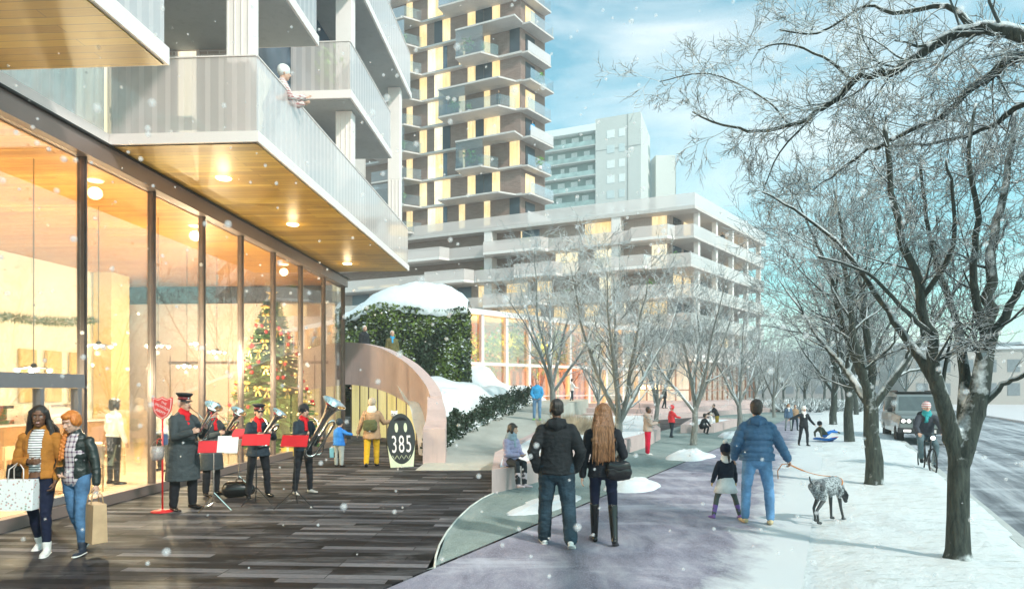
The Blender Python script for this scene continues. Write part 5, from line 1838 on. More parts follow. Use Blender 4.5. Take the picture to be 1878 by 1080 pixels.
def person(label, loc, face, h, pose, skin, top, bottom, shoes, hair=None, hat=None, scarf=None, inner=None, vox=.012, group=None, head=(0, 0), lean=(0, 0), fat=1.0, child=False, sit=False, under=None, gloves=None, lod=0):
    """face: heading in degrees, 0 looks away from the camera. All joint vectors are in the person's own frame:
    +x their right, +y ahead. top=(material, hem below pelvis, looseness, options)"""
    P = dict(STAND); P.update(pose)
    k = h / 1.75
    t = thing('person', label, 'person', loc, R(-face), group)
    hk = 1.06 if not child else 1.34
    V = Vector
    pel = V((0, 0, .95))
    ld = V((lean[0], lean[1], 1)).normalized()
    chest = pel + ld * .30
    nb = pel + ld * .50
    legl = 1.0 if not child else .93
    hips = {-1: pel + V((-.092, 0, -.03)), 1: pel + V((.092, 0, -.03))}
    J = {}
    for s, key in ((-1, 'lL'), (1, 'lR')):
        a, b = P[key][0], P[key][1]
        kn = hips[s] + V(a).normalized() * .43 * legl
        an = kn + V(b).normalized() * .42 * legl
        J[key] = (hips[s], kn, an)
    if sit is False:
        low = min(J['lL'][2].z, J['lR'][2].z) - .085
    else:
        low = pel.z - sit / k - .09
    sh = V((0, 0, -low))
    pel, chest, nb = pel + sh, chest + sh, nb + sh
    for key in ('lL', 'lR'): J[key] = tuple(q + sh for q in J[key])
    sw = .168 * (1 if not child else .92)
    for s, key in ((-1, 'aL'), (1, 'aR')):
        a, b = P[key][0], P[key][1]
        s0 = nb + V((s * sw, 0, -.085))
        al = .285 if not child else .24
        el = s0 + V(a).normalized() * al
        wr = el + V(b).normalized() * (.25 if not child else .21)
        J[key] = (s0, el, wr)
    HR = Matrix.Rotation(R(-head[0]), 3, 'Z') @ Matrix.Rotation(R(-head[1]), 3, 'X')
    hc = nb + V((0, .018, .045)) + HR @ V((0, .012, .115 * (1 + (hk - 1) * .8)))
    HM = lambda q: hc + HR @ (V(q) * hk)

    # ---- body
    g = MB()
    far = vox > .010
    for key in ('lL', 'lR'):
        a, b, c = J[key]
        g.limb([a, a.lerp(b, .35), b, b.lerp(c, .3), c], [(.075, .08), .07, .05, .05, .036], 12)
    g.limb([pel + V((0, 0, -.04)), pel + V((0, 0, .08)), chest, nb + V((0, 0, -.06))], [(.145, .105), (.125, .095), (.145, .105), (.13, .085)], 16, side=(1, 0, 0))
    g.limb([nb + V((0, -.005, -.05)), nb + V((0, .005, .05)), hc + HR @ V((0, -.015, -.06))], [(.062, .06), .052, .052], 12)
    for key in ('aL', 'aR'):
        a, b, c = J[key]
        g.limb([a, a.lerp(b, .5), b, b.lerp(c, .4), c], [.05, .042, .036, .034, .025], 10)
    # head
    rot = HR
    sc = lambda r: tuple(x * hk for x in r)
    g.ell(HM((0, -.012, .028)), sc((.074, .092, .092)), rot)
    g.ell(HM((0, .022, -.035)), sc((.058, .066, .078)), rot)
    g.ell(HM((0, .058, -.088)), sc((.026, .022, .02)), rot)
    g.ell(HM((0, .074, .04)), sc((.046, .014, .014)), rot)
    g.limb([HM((0, .080, .018)), HM((0, .104, -.018))], [.009 * hk, .014 * hk], 8)
    for s in (-1, 1):
        g.ell(HM((s * .013, .092, -.022)), sc((.009, .012, .008)), rot)
        g.ell(HM((s * .036, .062, -.012)), sc((.018, .018, .016)), rot)
        g.ell(HM((s * .073, -.006, -.008)), sc((.010, .020, .030)), rot)
    g.ell(HM((0, .084, -.050)), sc((.022, .010, .006)), rot); g.ell(HM((0, .082, -.060)), sc((.019, .010, .007)), rot)
    # hands
    hands = P.get('hands', {})
    hp = {}
    for s, key in ((-1, 'aL'), (1, 'aR')):
        a, b, c = J[key]
        hv = hands.get('L' if s < 0 else 'R', {})
        d = V(hv.get('d', tuple((c - b)))).normalized()
        th = V(hv.get('t', (0, 1, 0)))
        th = (th - d * th.dot(d))
        if th.length < .1: th = V((0, 0, 1)) - d * d.z
        th.normalize()
        pn = d.cross(th) * s * -1          # palm side, towards the body for a hanging arm
        curl = hv.get('curl', .35)
        hs = .92 if not child else .80
        hp['L' if s < 0 else 'R'] = c + d * .07 * hs + pn * .03
        g.limb([c, c + d * .045 * hs, c + d * .085 * hs], [(.026 * hs, .018 * hs), (.038 * hs, .015 * hs), (.036 * hs, .012 * hs)], 10, side=th)
        fl = [.072, .080, .075, .058]
        for i in range(4):
            off = (1.5 - i) * .0195 * hs
            q = c + d * .085 * hs + th * off
            dd = d.copy(); pts = [q - d * .02, q]
            for j in range(3):
                an = curl * (.55 + .35 * j) * 1.3
                dd = (dd * math.cos(an) + pn * math.sin(an)).normalized()
                q = q + dd * fl[i] * hs * (.42, .33, .25)[j]
                pts.append(q)
            g.limb(pts, [.0092 * hs, .0092 * hs, .0086 * hs, .0078 * hs, .0066 * hs], 7)
        q = c + d * .028 * hs + th * .028 * hs
        d2 = (d * .75 + th * .62 + pn * .25).normalized(); d3 = (d * .95 + th * .2 + pn * .4).normalized()
        g.limb([q - th * .008, q + d2 * .030 * hs, q + d2 * .030 * hs + d3 * .042 * hs], [.013 * hs, .0105 * hs, .0085 * hs], 7)
    g.v = [tuple(V(p) * k) for p in g.v]
    bv = vox if far else .0052
    me = voxelise(g, 'body', bv * (k if child else 1), 3)
    n = len(me.polygons)
    cen = np.empty(n * 3, 'f'); me.polygons.foreach_get('center', cen); cen = cen.reshape(-1, 3)
    mi = np.zeros(n, 'i')
    def near(q, r, idx, s3=(1, 1, 1)):
        d_ = (cen - np.array(V(q) * k, 'f')) @ np.array(HR, 'f')
        d_ = d_ / np.array(s3, 'f')
        mi[(d_ ** 2).sum(1) < (r * k * hk) ** 2] = idx
    if vox < .016:
        for s in (-1, 1):
            near(HM((s * .031, .082, .014)), .0145, 2, (1, 2, .55)); near(HM((s * .031, .082, .014)), .0068, 1, (1, 3, 1))
            near(HM((s * .032, .084, .036)), .018, 4, (1, 1.4, .2))
        near(HM((0, .09, -.054)), .022, 3, (1, 1, .42))
        if hv is not None and P.get('smile'): near(HM((0, .09, -.053)), .015, 5, (1, 1.2, .25))
    hair_m = hair[0] if hair else H_DBR
    body = put(me, 'body', [skin, EYES, EYEW, LIPS, hair_m, TEETH], t)
    if gloves:
        for key in ('L', 'R'):
            w_ = np.array(J['a' + key][2] * k, 'f'); e_ = np.array(J['a' + key][1] * k, 'f'); ax = (w_ - e_) / np.linalg.norm(w_ - e_)
            rel = cen - w_
            mi[(np.linalg.norm(rel, axis=1) < .21 * k) & (rel @ ax > -.01)] = 6
        body.data.materials.append(gloves)
    me.polygons.foreach_set('material_index', mi)

    vg = max(vox, .0085)
    def gar(gm, name, mat, disp=.004, dsc=9, sm=4, vx=None, an=1.0):
        gm.v = [tuple(V(p) * k) for p in gm.v]
        return put(voxelise(gm, name, vx or vg, sm, disp * k if vox < .016 else 0, dsc, loc[0] * 3.1, an), name, mat, t)

    # ---- trousers
    if bottom:
        bm, bf, bo = bottom
        g = MB()
        for key in ('lL', 'lR'):
            a, b, c = J[key]
            c2 = c + (c - b).normalized() * bo.get('len', -.012)
            r_ = [(.100 * bf, .108 * bf), .094 * bf, .070 * bf, .068 * bf, bo.get('cuff', .056) * bf]
            g.limb([a + V((0, 0, .03)), a.lerp(b, .35), b, b.lerp(c, .35), c2], r_, 14, side=(1, 0, 0))
        g.limb([pel + V((0, 0, -.06)), pel + V((0, -.005, .02)), pel + ld * .13], [(.168 * bf, .125 * bf), (.168 * bf, .12 * bf), (.14 * fat, .10 * fat)], 18, side=(1, 0, 0))
        g.ell(pel + V((0, -.045, -.04)), (.135 * bf, .10 * bf, .10))
        gar(g, 'trousers', bm, .005, 8)
    # ---- shoes
    if shoes:
        sm_, boot, so = shoes
        for key, s in (('lL', -1), ('lR', 1)):
            a, b, c = J[key]
            up_ = (b - c).normalized()
            fd = V(P.get('f' + key[1], (s * .18, 1, 0 if abs(up_.z) > .8 else -.2)))
            pitch = P.get('p' + key[1], None)
            fd = (fd - up_ * fd.dot(up_) * .85).normalized() if pitch is None else V((fd.x, fd.y * math.cos(R(pitch)), math.sin(R(pitch)))).normalized()
            dn = (-up_ + fd * fd.dot(up_)).normalized()
            g = MB()
            heel = c + dn * .045 - fd * .035
            g.limb([heel, c + dn * .05 + fd * .05, c + dn * .058 + fd * .12, c + dn * .060 + fd * .17], [(.036, .036), (.042, .034), (.046, .026), (.036, .020)], 12, side=up_.cross(fd))
            g.limb([c + dn * .03, c + up_ * (.03 + boot)], [(.042, .046), (.050 + .012 * (boot > .15), .052 + .012 * (boot > .15))], 12)
            sho = gar(g, 'shoe' if boot < .1 else 'boot', sm_, 0, vx=vg * .8, sm=2)
            if so.get('sole'):
                g = MB()
                q = c + dn * .078
                g.tube([q - fd * .07, q - fd * .05, q + fd * .04, q + fd * .12, q + fd * .19, q + fd * .205], [(.012, .008), (.036, .011), (.040, .011), (.047, .011), (.034, .010), (.01, .008)], 12, side=up_.cross(fd))
                g.v = [tuple(V(p) * k) for p in g.v]
                g.build('sole', so['sole'], sho, True, local=True)
    # ---- under layer (shirt seen between open fronts)
    if under:
        g = MB(); um, ul = under
        g.limb([pel - V((0, 0, ul - .10)), pel + ld * .10, chest + V((0, .012, 0)), nb + V((0, .0, -.07))], [(.165, .118), (.142, .108), (.160, .118), (.13, .09)], 18, side=(1, 0, 0))
        g.limb([nb + V((0, 0, -.05)), nb + V((0, .006, .015))], [(.08, .075), .062], 14)
        gar(g, 'shirt', um, .004)
    # ---- top / coat
    if top:
        tm, hem, tf, to = top
        g = MB()
        pts = [pel - V((0, 0, hem)) + V((0, -.005, 0))]
        hemw = to.get('flare', 1.0)
        wt = 1.0 * tf * fat
        rad = [(.185 * wt * hemw, .140 * wt * hemw)]
        if hem > .25:
            pts.append(pel - V((0, 0, hem * .45))); rad.append((.180 * wt * (1 + hemw) / 2, .138 * wt * (1 + hemw) / 2))
        pts += [pel + V((0, 0, .03)), pel + ld * .16, chest + V((0, .0, 0)), pel + ld * .40, nb + V((0, 0, -.045))]
        rad += [(.176 * wt, .132 * wt), (.158 * wt * to.get('waist', 1), .120 * wt), (.176 * tf, .130 * wt), (.180 * tf, .118 * tf), (.130 * tf, .085 * tf)]
        puff = to.get('puff', 0)
        if puff:
            # quilted rings
            P2 = []; R2_ = []
            for i in range(len(pts) - 1):
                L_ = (pts[i + 1] - pts[i]).length; m_ = max(2, int(L_ / .022))
                for j in range(m_):
                    u = j / m_; q = pts[i].lerp(pts[i + 1], u)
                    zz = abs(math.sin(q.z * math.pi / .085))
                    f_ = 1 + puff * (zz ** .6 - .6)
                    P2.append(q); R2_.append(((rad[i][0] * (1 - u) + rad[i + 1][0] * u) * f_, (rad[i][1] * (1 - u) + rad[i + 1][1] * u) * f_))
            P2.append(pts[-1]); R2_.append(rad[-1])
            g.limb(P2, R2_, 20, side=(1, 0, 0), flat=True)
        else:
            g.limb(pts, rad, 20, side=(1, 0, 0), flat=True)
        if to.get('bust'): 
            for s in (-1, 1): g.ell(chest + V((s * .065, .075, .03)), (.07, .06, .07))
        af = to.get('arm', 1.0) * tf
        for key in ('aL', 'aR'):
            a, b, c = J[key]
            c2 = b.lerp(c, to.get('cufflen', .97))
            A_ = [a + V((0, 0, -.0)), a.lerp(b, .5), b, b.lerp(c2, .5), c2]
            Q_ = [.064 * af, .062 * af, .054 * af, .050 * af, .042 * af]
            if puff:
                P2 = []; R2_ = []
                for i in range(4):
                    m_ = max(2, int((A_[i + 1] - A_[i]).length / .02))
                    for j in range(m_):
                        u = j / m_; ll = (i + u) / 4 * .5
                        P2.append(A_[i].lerp(A_[i + 1], u)); R2_.append((Q_[i] * (1 - u) + Q_[i + 1] * u) * (1 + puff * 1.2 * (abs(math.sin(ll * math.pi / .075)) ** .6 - .6)))
                P2.append(A_[-1]); R2_.append(Q_[-1]); g.limb(P2, R2_, 14)
            else:
                g.limb(A_, Q_, 14)
        if to.get('hood'):
            g.limb([nb + V((-.10, -.05, -.05)), nb + V((-.085, -.085, .0)), nb + V((0, -.115, -.02)), nb + V((.085, -.085, .0)), nb + V((.10, -.05, -.05))], [.035, .045, .058, .045, .035], 12)
            g.limb([nb + V((-.06, .03, 0)), nb + V((-.085, -.03, .02)), nb + V((0, -.08, .045)), nb + V((.085, -.03, .02)), nb + V((.06, .03, 0))], [.022, .034, .042, .034, .022], 12)
        elif to.get('collar', 1):
            g.limb([nb + V((0, .0, -.04)), nb + V((0, .004, .028))], [(.095, .085), (.066, .064)], 14)
        o_ = gar(g, to.get('name', 'jacket'), tm, to.get('wr', .006), to.get('wsc', 8), 2 if puff else 4)
        if under and vox < .012:
            # open the front of the jacket
            import bmesh
            bm_ = bmesh.new(); bm_.from_mesh(o_.data)
            wv = to.get('open', .05)
            kill = [f for f in bm_.faces if f.calc_center_median().y > .02 * k and abs(f.calc_center_median().x - lean[0] * (f.calc_center_median().z - pel.z * k)) < wv * k * (1 if f.calc_center_median().z < chest.z * k else 1.2)
                    and f.calc_center_median().z < (nb.z + .02) * k and f.normal.y > .1]
            bmesh.ops.delete(bm_, geom=kill, context='FACES'); bm_.to_mesh(o_.data); bm_.free()
        if to.get('belt'):
            g = MB(); zc = pel + ld * .12; g.tube([zc + V((0, 0, -.022)), zc + V((0, 0, .022))], [(.168 * wt, .130 * wt)] * 2, 24, side=(1, 0, 0)); g.v = [tuple(V(p) * k) for p in g.v]; g.build('belt', to['belt'], o_, True, local=True)
    if scarf:
        g = MB()
        sm_, ss = scarf
        g.limb([nb + V((0, .0, -.02)), nb + V((0, .012, .04))], [(.105 * ss, .098 * ss), (.088 * ss, .085 * ss)], 16)
        g.limb([nb + V((-.07, .05, -.0)), nb + V((0, .095, -.02)), nb + V((.07, .05, .01))], [.032 * ss] * 3, 10)
        g.limb([nb + V((.02, .10, -.02)), nb + V((.03, .135, -.14)), chest + V((.03, .145, -.0))], [(.035, .02), (.04, .018), (.045, .015)], 10, side=(1, 0, 0))
        gar(g, 'scarf', sm_, .006, 16)
    # ---- hair
    if hair:
        hm_, style = hair[0], hair[1]
        g = MB()
        c_ = lambda q, r, mt=rot: g.ell(HM(q), sc(r), mt)
        if style != 'none':
            c_((0, -.024, .044), (.083, .094, .092))
            c_((0, -.045, .005), (.080, .070, .085))
        if style == 'crop':
            g = MB(); c_((0, -.022, .038), (.078, .088, .088)); c_((0, -.045, .005), (.074, .060, .075))
        if style == 'short':
            c_((0, .03, .092), (.062, .05, .035)); c_((.0, -.06, -.03), (.066, .04, .05))
        if style == 'bob':
            for s in (-1, 1): g.limb([HM((s * .066, -.005, .05)), HM((s * .080, -.005, -.02)), HM((s * .072, .01, -.095))], [.03 * hk, .034 * hk, .022 * hk], 10)
            g.limb([HM((0, -.06, .03)), HM((0, -.085, -.04)), HM((0, -.07, -.10))], [(.075 * hk, .04 * hk), (.08 * hk, .035 * hk), (.07 * hk, .025 * hk)], 14, side=HR @ V((1, 0, 0)))
            g.limb([HM((-.05, .062, .072)), HM((0, .072, .066)), HM((.05, .062, .072))], [.015 * hk] * 3, 8)
        if style == 'long':
            ln = hair[2]; wd = hair[3] if len(hair) > 3 else 1.0
            sd_ = HR @ V((1, 0, 0))
            q0 = HM((0, -.07, .03)); q1 = nb + V((0, -.125, .02)); 
            dn = -ld
            pts = [q0, HM((0, -.095, -.05)), q1, q1 + dn * ln * .5 + V((0, -.035, 0)), q1 + dn * ln + V((0, -.03, 0))]
            g.limb(pts, [(.08 * hk, .045), (.088 * wd, .042), (.115 * wd, .045), (.13 * wd, .042), (.085 * wd, .022)], 18, side=(1, 0, 0))
            for s in (-1, 1):
                g.limb([HM((s * .068, .0, .06)), HM((s * .083, -.012, -.03)), nb + V((s * .10 * wd, .0, .0)), nb + V((s * .125 * wd, .02 if hair[-1] == 'front' else -.07, -.16))], [.028 * hk, .032, .038, .022], 10)
            rg_ = random.Random(int(h * 100))
            for i in range(26):
                x_ = rg_.uniform(-1, 1)
                b_ = pts[2] + V((x_ * .10 * wd, -.015 - .02 * rg_.random(), 0)); e_ = pts[4] + V((x_ * .12 * wd + rg_.uniform(-.02, .02), rg_.uniform(-.02, .02), rg_.uniform(-.07, .03)))
                g.limb([HM((x_ * .06, -.095, .0)), b_, b_.lerp(e_, .5) + V((0, -.03, 0)), e_], [.014, .017, .016, .006], 6)
        if style == 'braid':
            c_((0, .035, .085), (.066, .048, .036))
            for s in (-1, 1): c_((s * .068, .0, .02), (.026, .05, .055))
            a_ = HM((.06, .0, -.05)); b_ = nb + V((.085, .10, -.05)); e_ = chest + V((.075, .16, -.05)); e2 = pel + ld * .15 + V((.07, .16, .0))
            path = [cr(a_, a_, b_, e_, u / 8) for u in range(8)] + [cr(a_, b_, e_, e2, u / 9) for u in range(9)] + [e_.lerp(e2, .2 * u) for u in range(3)]
            for i, q in enumerate(path):
                s_ = (1 if i % 2 else -1)
                g.ell(q + V((s_ * .012, 0, 0)), (.024, .020, .022), Matrix.Rotation(R(35 * s_), 3, 'Y'))
        if style == 'pony':
            g.limb([HM((0, -.09, -.02)), HM((.02, -.11, -.08)), nb + V((.03, -.11, -.06))], [.028, .03, .014], 10)
        if style == 'beard' or (len(hair) > 2 and hair[-1] == 'beard'):
            g.limb([HM((-.062, .015, -.04)), HM((-.045, .055, -.085)), HM((0, .075, -.105)), HM((.045, .055, -.085)), HM((.062, .015, -.04))], [.016, .02, .024, .02, .016], 8)
        if style != 'none': gar(g, 'hair', hm_, .004, 30, 2, vx=max(vox * .8, .006), an=.12)
    # ---- hats
    if hat:
        kind, hmat = hat[0], hat[1]
        g = MB()
        if kind == 'beanie':
            g.ell(HM((0, -.015, .060)), sc((.090, .103, .085)), rot)
            g.limb([HM((-.0, -.018, .035)), HM((0, -.018, .062))], [(.093 * hk, .106 * hk)] * 2, 20, side=HR @ V((1, 0, 0)))
            hb_ = gar(g, 'beanie', hmat, .004, 25, 2)
            if len(hat) > 2:
                g = MB(); rg_ = random.Random(2)
                for i in range(60):
                    d_ = V((rg_.gauss(0, 1), rg_.gauss(0, 1), rg_.gauss(0, 1))).normalized(); g.ell(HM((0, -.015, .175)) + d_ * .035 * hk, (.022, .022, .022), None, 6, 4)
                g.v = [tuple(V(p) * k) for p in g.v]; g.build('pompom', hat[2], hb_, True, local=True)
        if kind == 'peaked':
            mt = Matrix.Translation(HM((0, -.012, .055))) @ HR.to_4x4() @ Matrix.Rotation(R(-6), 4, 'X')
            g.lathe([(.0, .0), (.088, .0), (.090, .05)], 26, mt); g.v = [tuple(V(p) * k) for p in g.v]
            hb_ = g.build('cap_band', hat[2], t, True, local=True)
            g = MB(); g.lathe([(.090, .048), (.112, .075), (.125, .088), (.118, .100), (.06, .108), (.0, .108)], 26, mt); g.v = [tuple(V(p) * k) for p in g.v]
            g.build('cap_crown', hmat, hb_, True, local=True)
            g = MB(); vs = []; fs = []
            for i in range(13):
                a = R(25 + 130 * i / 12)
                for r_, z_ in ((.088, .008), (.132, -.018), (.132, -.022), (.088, .0)):
                    vs.append(mt @ V((math.cos(a) * r_ * (1 if r_ < .1 else .93), math.sin(a) * r_, z_)))
            for i in range(12):
                for c in range(4): fs.append((i * 4 + c, i * 4 + (c + 1) % 4, i * 4 + 4 + (c + 1) % 4, i * 4 + 4 + c))
            g.add(vs, fs); g.v = [tuple(V(p) * k) for p in g.v]; g.build('cap_peak', M_black, hb_, True, local=True)
            g = MB(); q = mt @ V((0, .092, .03)); g.ell(q, (.014, .006, .018)); g.v = [tuple(V(p) * k) for p in g.v]; g.build('cap_badge', M_silver, hb_, True, local=True)
        if kind == 'helmet':
            g.ell(HM((0, -.01, .060)), sc((.098, .125, .085)), rot); gar(g, 'helmet', hmat, 0, vx=.008)
    t['_k'] = k
    del t['_k']
    M = XF[t.as_pointer()]
    wj = {kk: [M @ (q * k) for q in v] for kk, v in J.items()}
    wj['hL'] = M @ (hp['L'] * k); wj['hR'] = M @ (hp['R'] * k)
    wj['head'] = M @ (hc * k); wj['mouth'] = M @ (HM((0, .11, -.055)) * k); wj['neck'] = M @ (nb * k); wj['M'] = M; wj['chest'] = M @ (chest * k); wj['pel'] = M @ (pel * k)
    return t, wj


W_BLK = cloth('black_wool', (.018, .022, .028)); W_NAVY = cloth('navy_wool', (.022, .035, .05), bs=.4); W_GRN = cloth('charcoal_overcoat', (.05, .062, .068), bs=.3, var=.12)
W_DTR = cloth('dark_trousers', (.012, .013, .018)); W_LEA = plain('black_shoe_leather', (.01, .01, .011), .25, bmp=.1)
W_SNK = plain('white_sneaker', (.75, .75, .73), .5, bmp=.05); W_SOLE = plain('white_sole', (.8, .8, .77), .6)
W_JEAN = cloth('blue_denim', (.075, .17, .31), var=.45, scale=5, bs=.6); W_DJEAN = cloth('dark_denim', (.022, .045, .065), var=.55, scale=5, bs=.7); W_NJEAN = cloth('navy_jeans', (.008, .012, .035), var=.3)
W_MUST = cloth('mustard_suede', (.42, .17, .03), var=.2); W_LJK = plain('black_leather_jacket', (.012, .020, .018), .32, var=.3, scale=8, bmp=.5, bd=.01)
W_HOOD = cloth('black_hoodie', (.014, .017, .020), bs=.6); W_REDS = cloth('red_scarf', (.60, .012, .02)); W_BAND = plain('maroon_band', (.16, .012, .02), .6)
W_PUFB = cloth('blue_puffer', (.045, .115, .215), .5, var=.2, bs=.5); W_LTJ = cloth('light_denim', (.12, .26, .46), var=.4, scale=5, bs=.6)
W_LIL = cloth('lilac_puffer', (.36, .34, .50), .5, bs=.5); W_TAN = cloth('tan_coat', (.36, .23, .14)); W_YEL = cloth('yellow_trousers', (.62, .38, .02)); W_BLU = cloth('bright_blue_jacket', (.02, .17, .55))
W_GREY = cloth('grey_trousers', (.30, .34, .34)); W_OLV = cloth('olive_bag', (.08, .09, .04)); W_CRM = cloth('cream_wool', (.70, .64, .56)); W_TEAL = cloth('teal_knit', (.04, .34, .36)); W_PUR = cloth('purple_boot', (.22, .13, .40))
W_REDP = cloth('red_trousers', (.60, .01, .05)); W_REDJ = cloth('red_jacket', (.75, .05, .06)); W_BEI = cloth('beige_parka', (.42, .33, .28)); W_SAND = plain('sand_boot', (.55, .45, .27), .7)
W_BSH = cloth('sky_blue_shirt', (.05, .33, .62)); W_LBT = cloth('faded_blue_trousers', (.16, .28, .44)); W_WHT = cloth('white_cloth', (.8, .79, .76)); W_LIME = plain('lime_shoe', (.25, .65, .1), .5)
W_OCH = cloth('ochre_trousers', (.42, .30, .04))
STR = striped('navy_white_stripes', (.8, .8, .8), (.02, .02, .04), .028); PLD = striped('plaid_shirt', (.62, .56, .58), (.10, .03, .08), .06, 2, (.08, .05, .1), .05); PLR = striped('red_plaid_shirt', (.72, .66, .62), (.40, .10, .10), .05, 2, (.35, .12, .12), .045)

NV = .008
# two women walking towards us on the left
p = G(74, 1014)
WA, ja = person('smiling woman with long black hair, mustard jacket and striped top carrying a floral shopping bag', (p.x, p.y, 0), 170, 1.76,
    dict(lL=((-.02, .22, -1), (-.01, -.05, -1)), lR=((.03, -.12, -1), (.02, -.42, -1)), aL=((-.25, .05, -1), (.10, .35, -.9)), aR=((.22, .10, -1), (-.85, .60, .05)), smile=1, hands=dict(R=dict(curl=1.0, t=(0, .2, 1)), L=dict(curl=.7)), pR=-35),
    SK_B, (W_MUST, .05, 1.02, dict(name='jacket', open=.062, cufflen=.82)), (W_NJEAN, .82, dict(cuff=.048)), (W_SNK, .02, dict(sole=W_SOLE)), (H_BLK, 'long', .26, 1.15, 'front'), under=(STR, .02), vox=NV, head=(-16, 4), group='people strolling on the plaza')
p = G(140, 1012)
WB, jb_ = person('woman with ginger braid, black leather jacket and plaid shirt holding a brown paper bag', (p.x, p.y, 0), 184, 1.70,
    dict(lL=((-.06, .20, -1), (-.06, .0, -1)), lR=((-.08, -.05, -1), (-.02, -.48, -1)), aL=((-.30, .0, -1), (-.16, .14, -1)), aR=((.30, .0, -1), (-.65, .60, -.45)), smile=1, hands=dict(L=dict(curl=1.2), R=dict(curl=.6)), pR=-40),
    SK_L, (W_LJK, -.02, .98, dict(name='jacket', open=.06, waist=.95)), (W_JEAN, .84, dict(cuff=.05)), (plain('navy_canvas_shoe', (.02, .03, .05), .6), .02, dict(sole=W_SOLE)), (H_RED, 'braid'), under=(PLD, .14), vox=NV, head=(12, 20), group='people strolling on the plaza')

# the band
gb_ = 'brass band players in front of the shop'
HORN = dict(aL=((-.28, .42, -.85), (.42, .75, .42)), aR=((.30, .38, -.9), (-.42, .80, .28)), hands=dict(L=dict(curl=1.1, t=(0, 0, 1)), R=dict(curl=1.0, t=(0, 0, 1))))
p = G(336, 934)
BA, j1 = person('tallest bandsman in long dark overcoat, peaked cap and red scarf beside the red sign', (p.x, p.y, 0), 112, 1.86, dict(HORN, lL=((-.08, .1, -1), (-.02, .0, -1)), lR=((.08, -.04, -1), (.04, -.06, -1))), SK_L,
    (W_GRN, .50, 1.20, dict(name='overcoat', flare=1.10, wr=.005, belt=W_GRN)), (W_DTR, 1.05, {}), (W_LEA, .02, {}), (H_GRY, 'crop'), ('peaked', W_BLK, W_BAND), (W_REDS, .95), vox=NV, group=gb_, head=(0, 0), fat=1.12)
p = G(388, 908)
BB, j2 = person('shorter bandsman in dark overcoat and peaked cap behind the silver music stand', (p.x, p.y, 0), 112, 1.68, dict(HORN), SK_L,
    (W_GRN, .46, 1.10, dict(name='overcoat', flare=1.22, wr=.005)), (W_DTR, 1.0, {}), (W_LEA, .02, {}), (H_GRY, 'crop'), ('peaked', W_BLK, W_BAND), (W_REDS, .9), vox=NV, group=gb_)
p = G(474, 911)
BC, j3 = person('bandsman in short navy jacket, peaked cap and sunglasses playing beside the black instrument case', (p.x, p.y, 0), 140, 1.66, dict(HORN, lL=((-.12, .06, -1), (-.06, 0, -1)), lR=((.14, 0, -1), (.08, -.04, -1))), SK_L,
    (W_NAVY, .16, 1.08, dict(name='jacket', flare=1.12)), (W_DTR, .95, {}), (W_LEA, .02, {}), (H_DBR, 'crop'), ('peaked', W_BLK, W_BAND), (W_REDS, .95), vox=NV, group=gb_)
g = MB(); hd = j3['head']; f_ = (j3['mouth'] - j3['head']); f_.z = 0; f_.normalize(); sd_ = Vector((-f_.y, f_.x, 0))
for s in (-1, 1): g.ell(hd + f_ * .088 + sd_ * s * .03 + Vector((0, 0, .016)), (.026, .026, .018), None, 10, 6)
g.beam(hd + f_ * .092 + sd_ * .05 + Vector((0, 0, .022)), hd + f_ * .092 - sd_ * .05 + Vector((0, 0, .022)), .006, .008)
tag(g.build('sunglasses', M_black, None), 'dark sunglasses worn by the bandsman in the short navy jacket', 'sunglasses')
p = G(556, 905)
BD, j4 = person('bandsman in black beret with the large silver tuba at the right end of the band', (p.x, p.y, 0), 125, 1.66, dict(aL=((-.25, .35, -.9), (.35, .85, -.1)), aR=((.30, .35, -.9), (-.2, .9, .25)), hands=dict(L=dict(curl=.9), R=dict(curl=1.0)), lL=((-.1, .04, -1), (-.04, 0, -1)), lR=((.12, 0, -1), (.1, -.04, -1))), SK_L,
    (W_NAVY, .10, 1.05, dict(name='jacket')), (W_DTR, .95, {}), (plain('grey_boot', (.4, .4, .38), .6), .02, {}), (H_DBR, 'crop'), ('beanie', W_BLK), (W_REDS, .9), vox=NV, group=gb_)

# child and adult by the arch
p = G(622, 855)
CA, jc = person('small child in bright blue jacket and dark knit hat reaching for the adult\'s hand', (p.x, p.y, 0), 25, 1.20, dict(aR=((.9, .0, -.35), (.95, .0, -.12)), aL=((-.2, 0, -1), (-.1, .05, -1))), SK_L,
    (W_BLU, .12, 1.22, dict(flare=1.1, puff=.04)), (W_GREY, 1.25, {}), (W_LEA, .05, {}), None, ('beanie', W_NAVY), vox=.011, child=True, group='family at the arch')
p = G(682, 855)
CB, jd = person('adult in tan coat, mustard trousers and cream scarf seen from behind under the arch', (p.x, p.y, 0), -4, 1.72, dict(aL=((-.4, .05, -1), (-.35, .0, -1)), aR=((.5, .15, -.9), (.5, .72, .10)), lL=((-.05, -.15, -1), (0, -.3, -1)), lR=((.05, .15, -1), (0, .0, -1)), pL=-25), SK_L,
    (W_TAN, .24, 1.18, dict(name='coat', flare=1.08, hood=0)), (W_YEL, 1.1, {}), (W_LEA, .16, {}), None, ('beanie', plain('oat_knit', (.42, .34, .26), .9)), (W_CRM, 1.25), vox=.011, group='family at the arch')

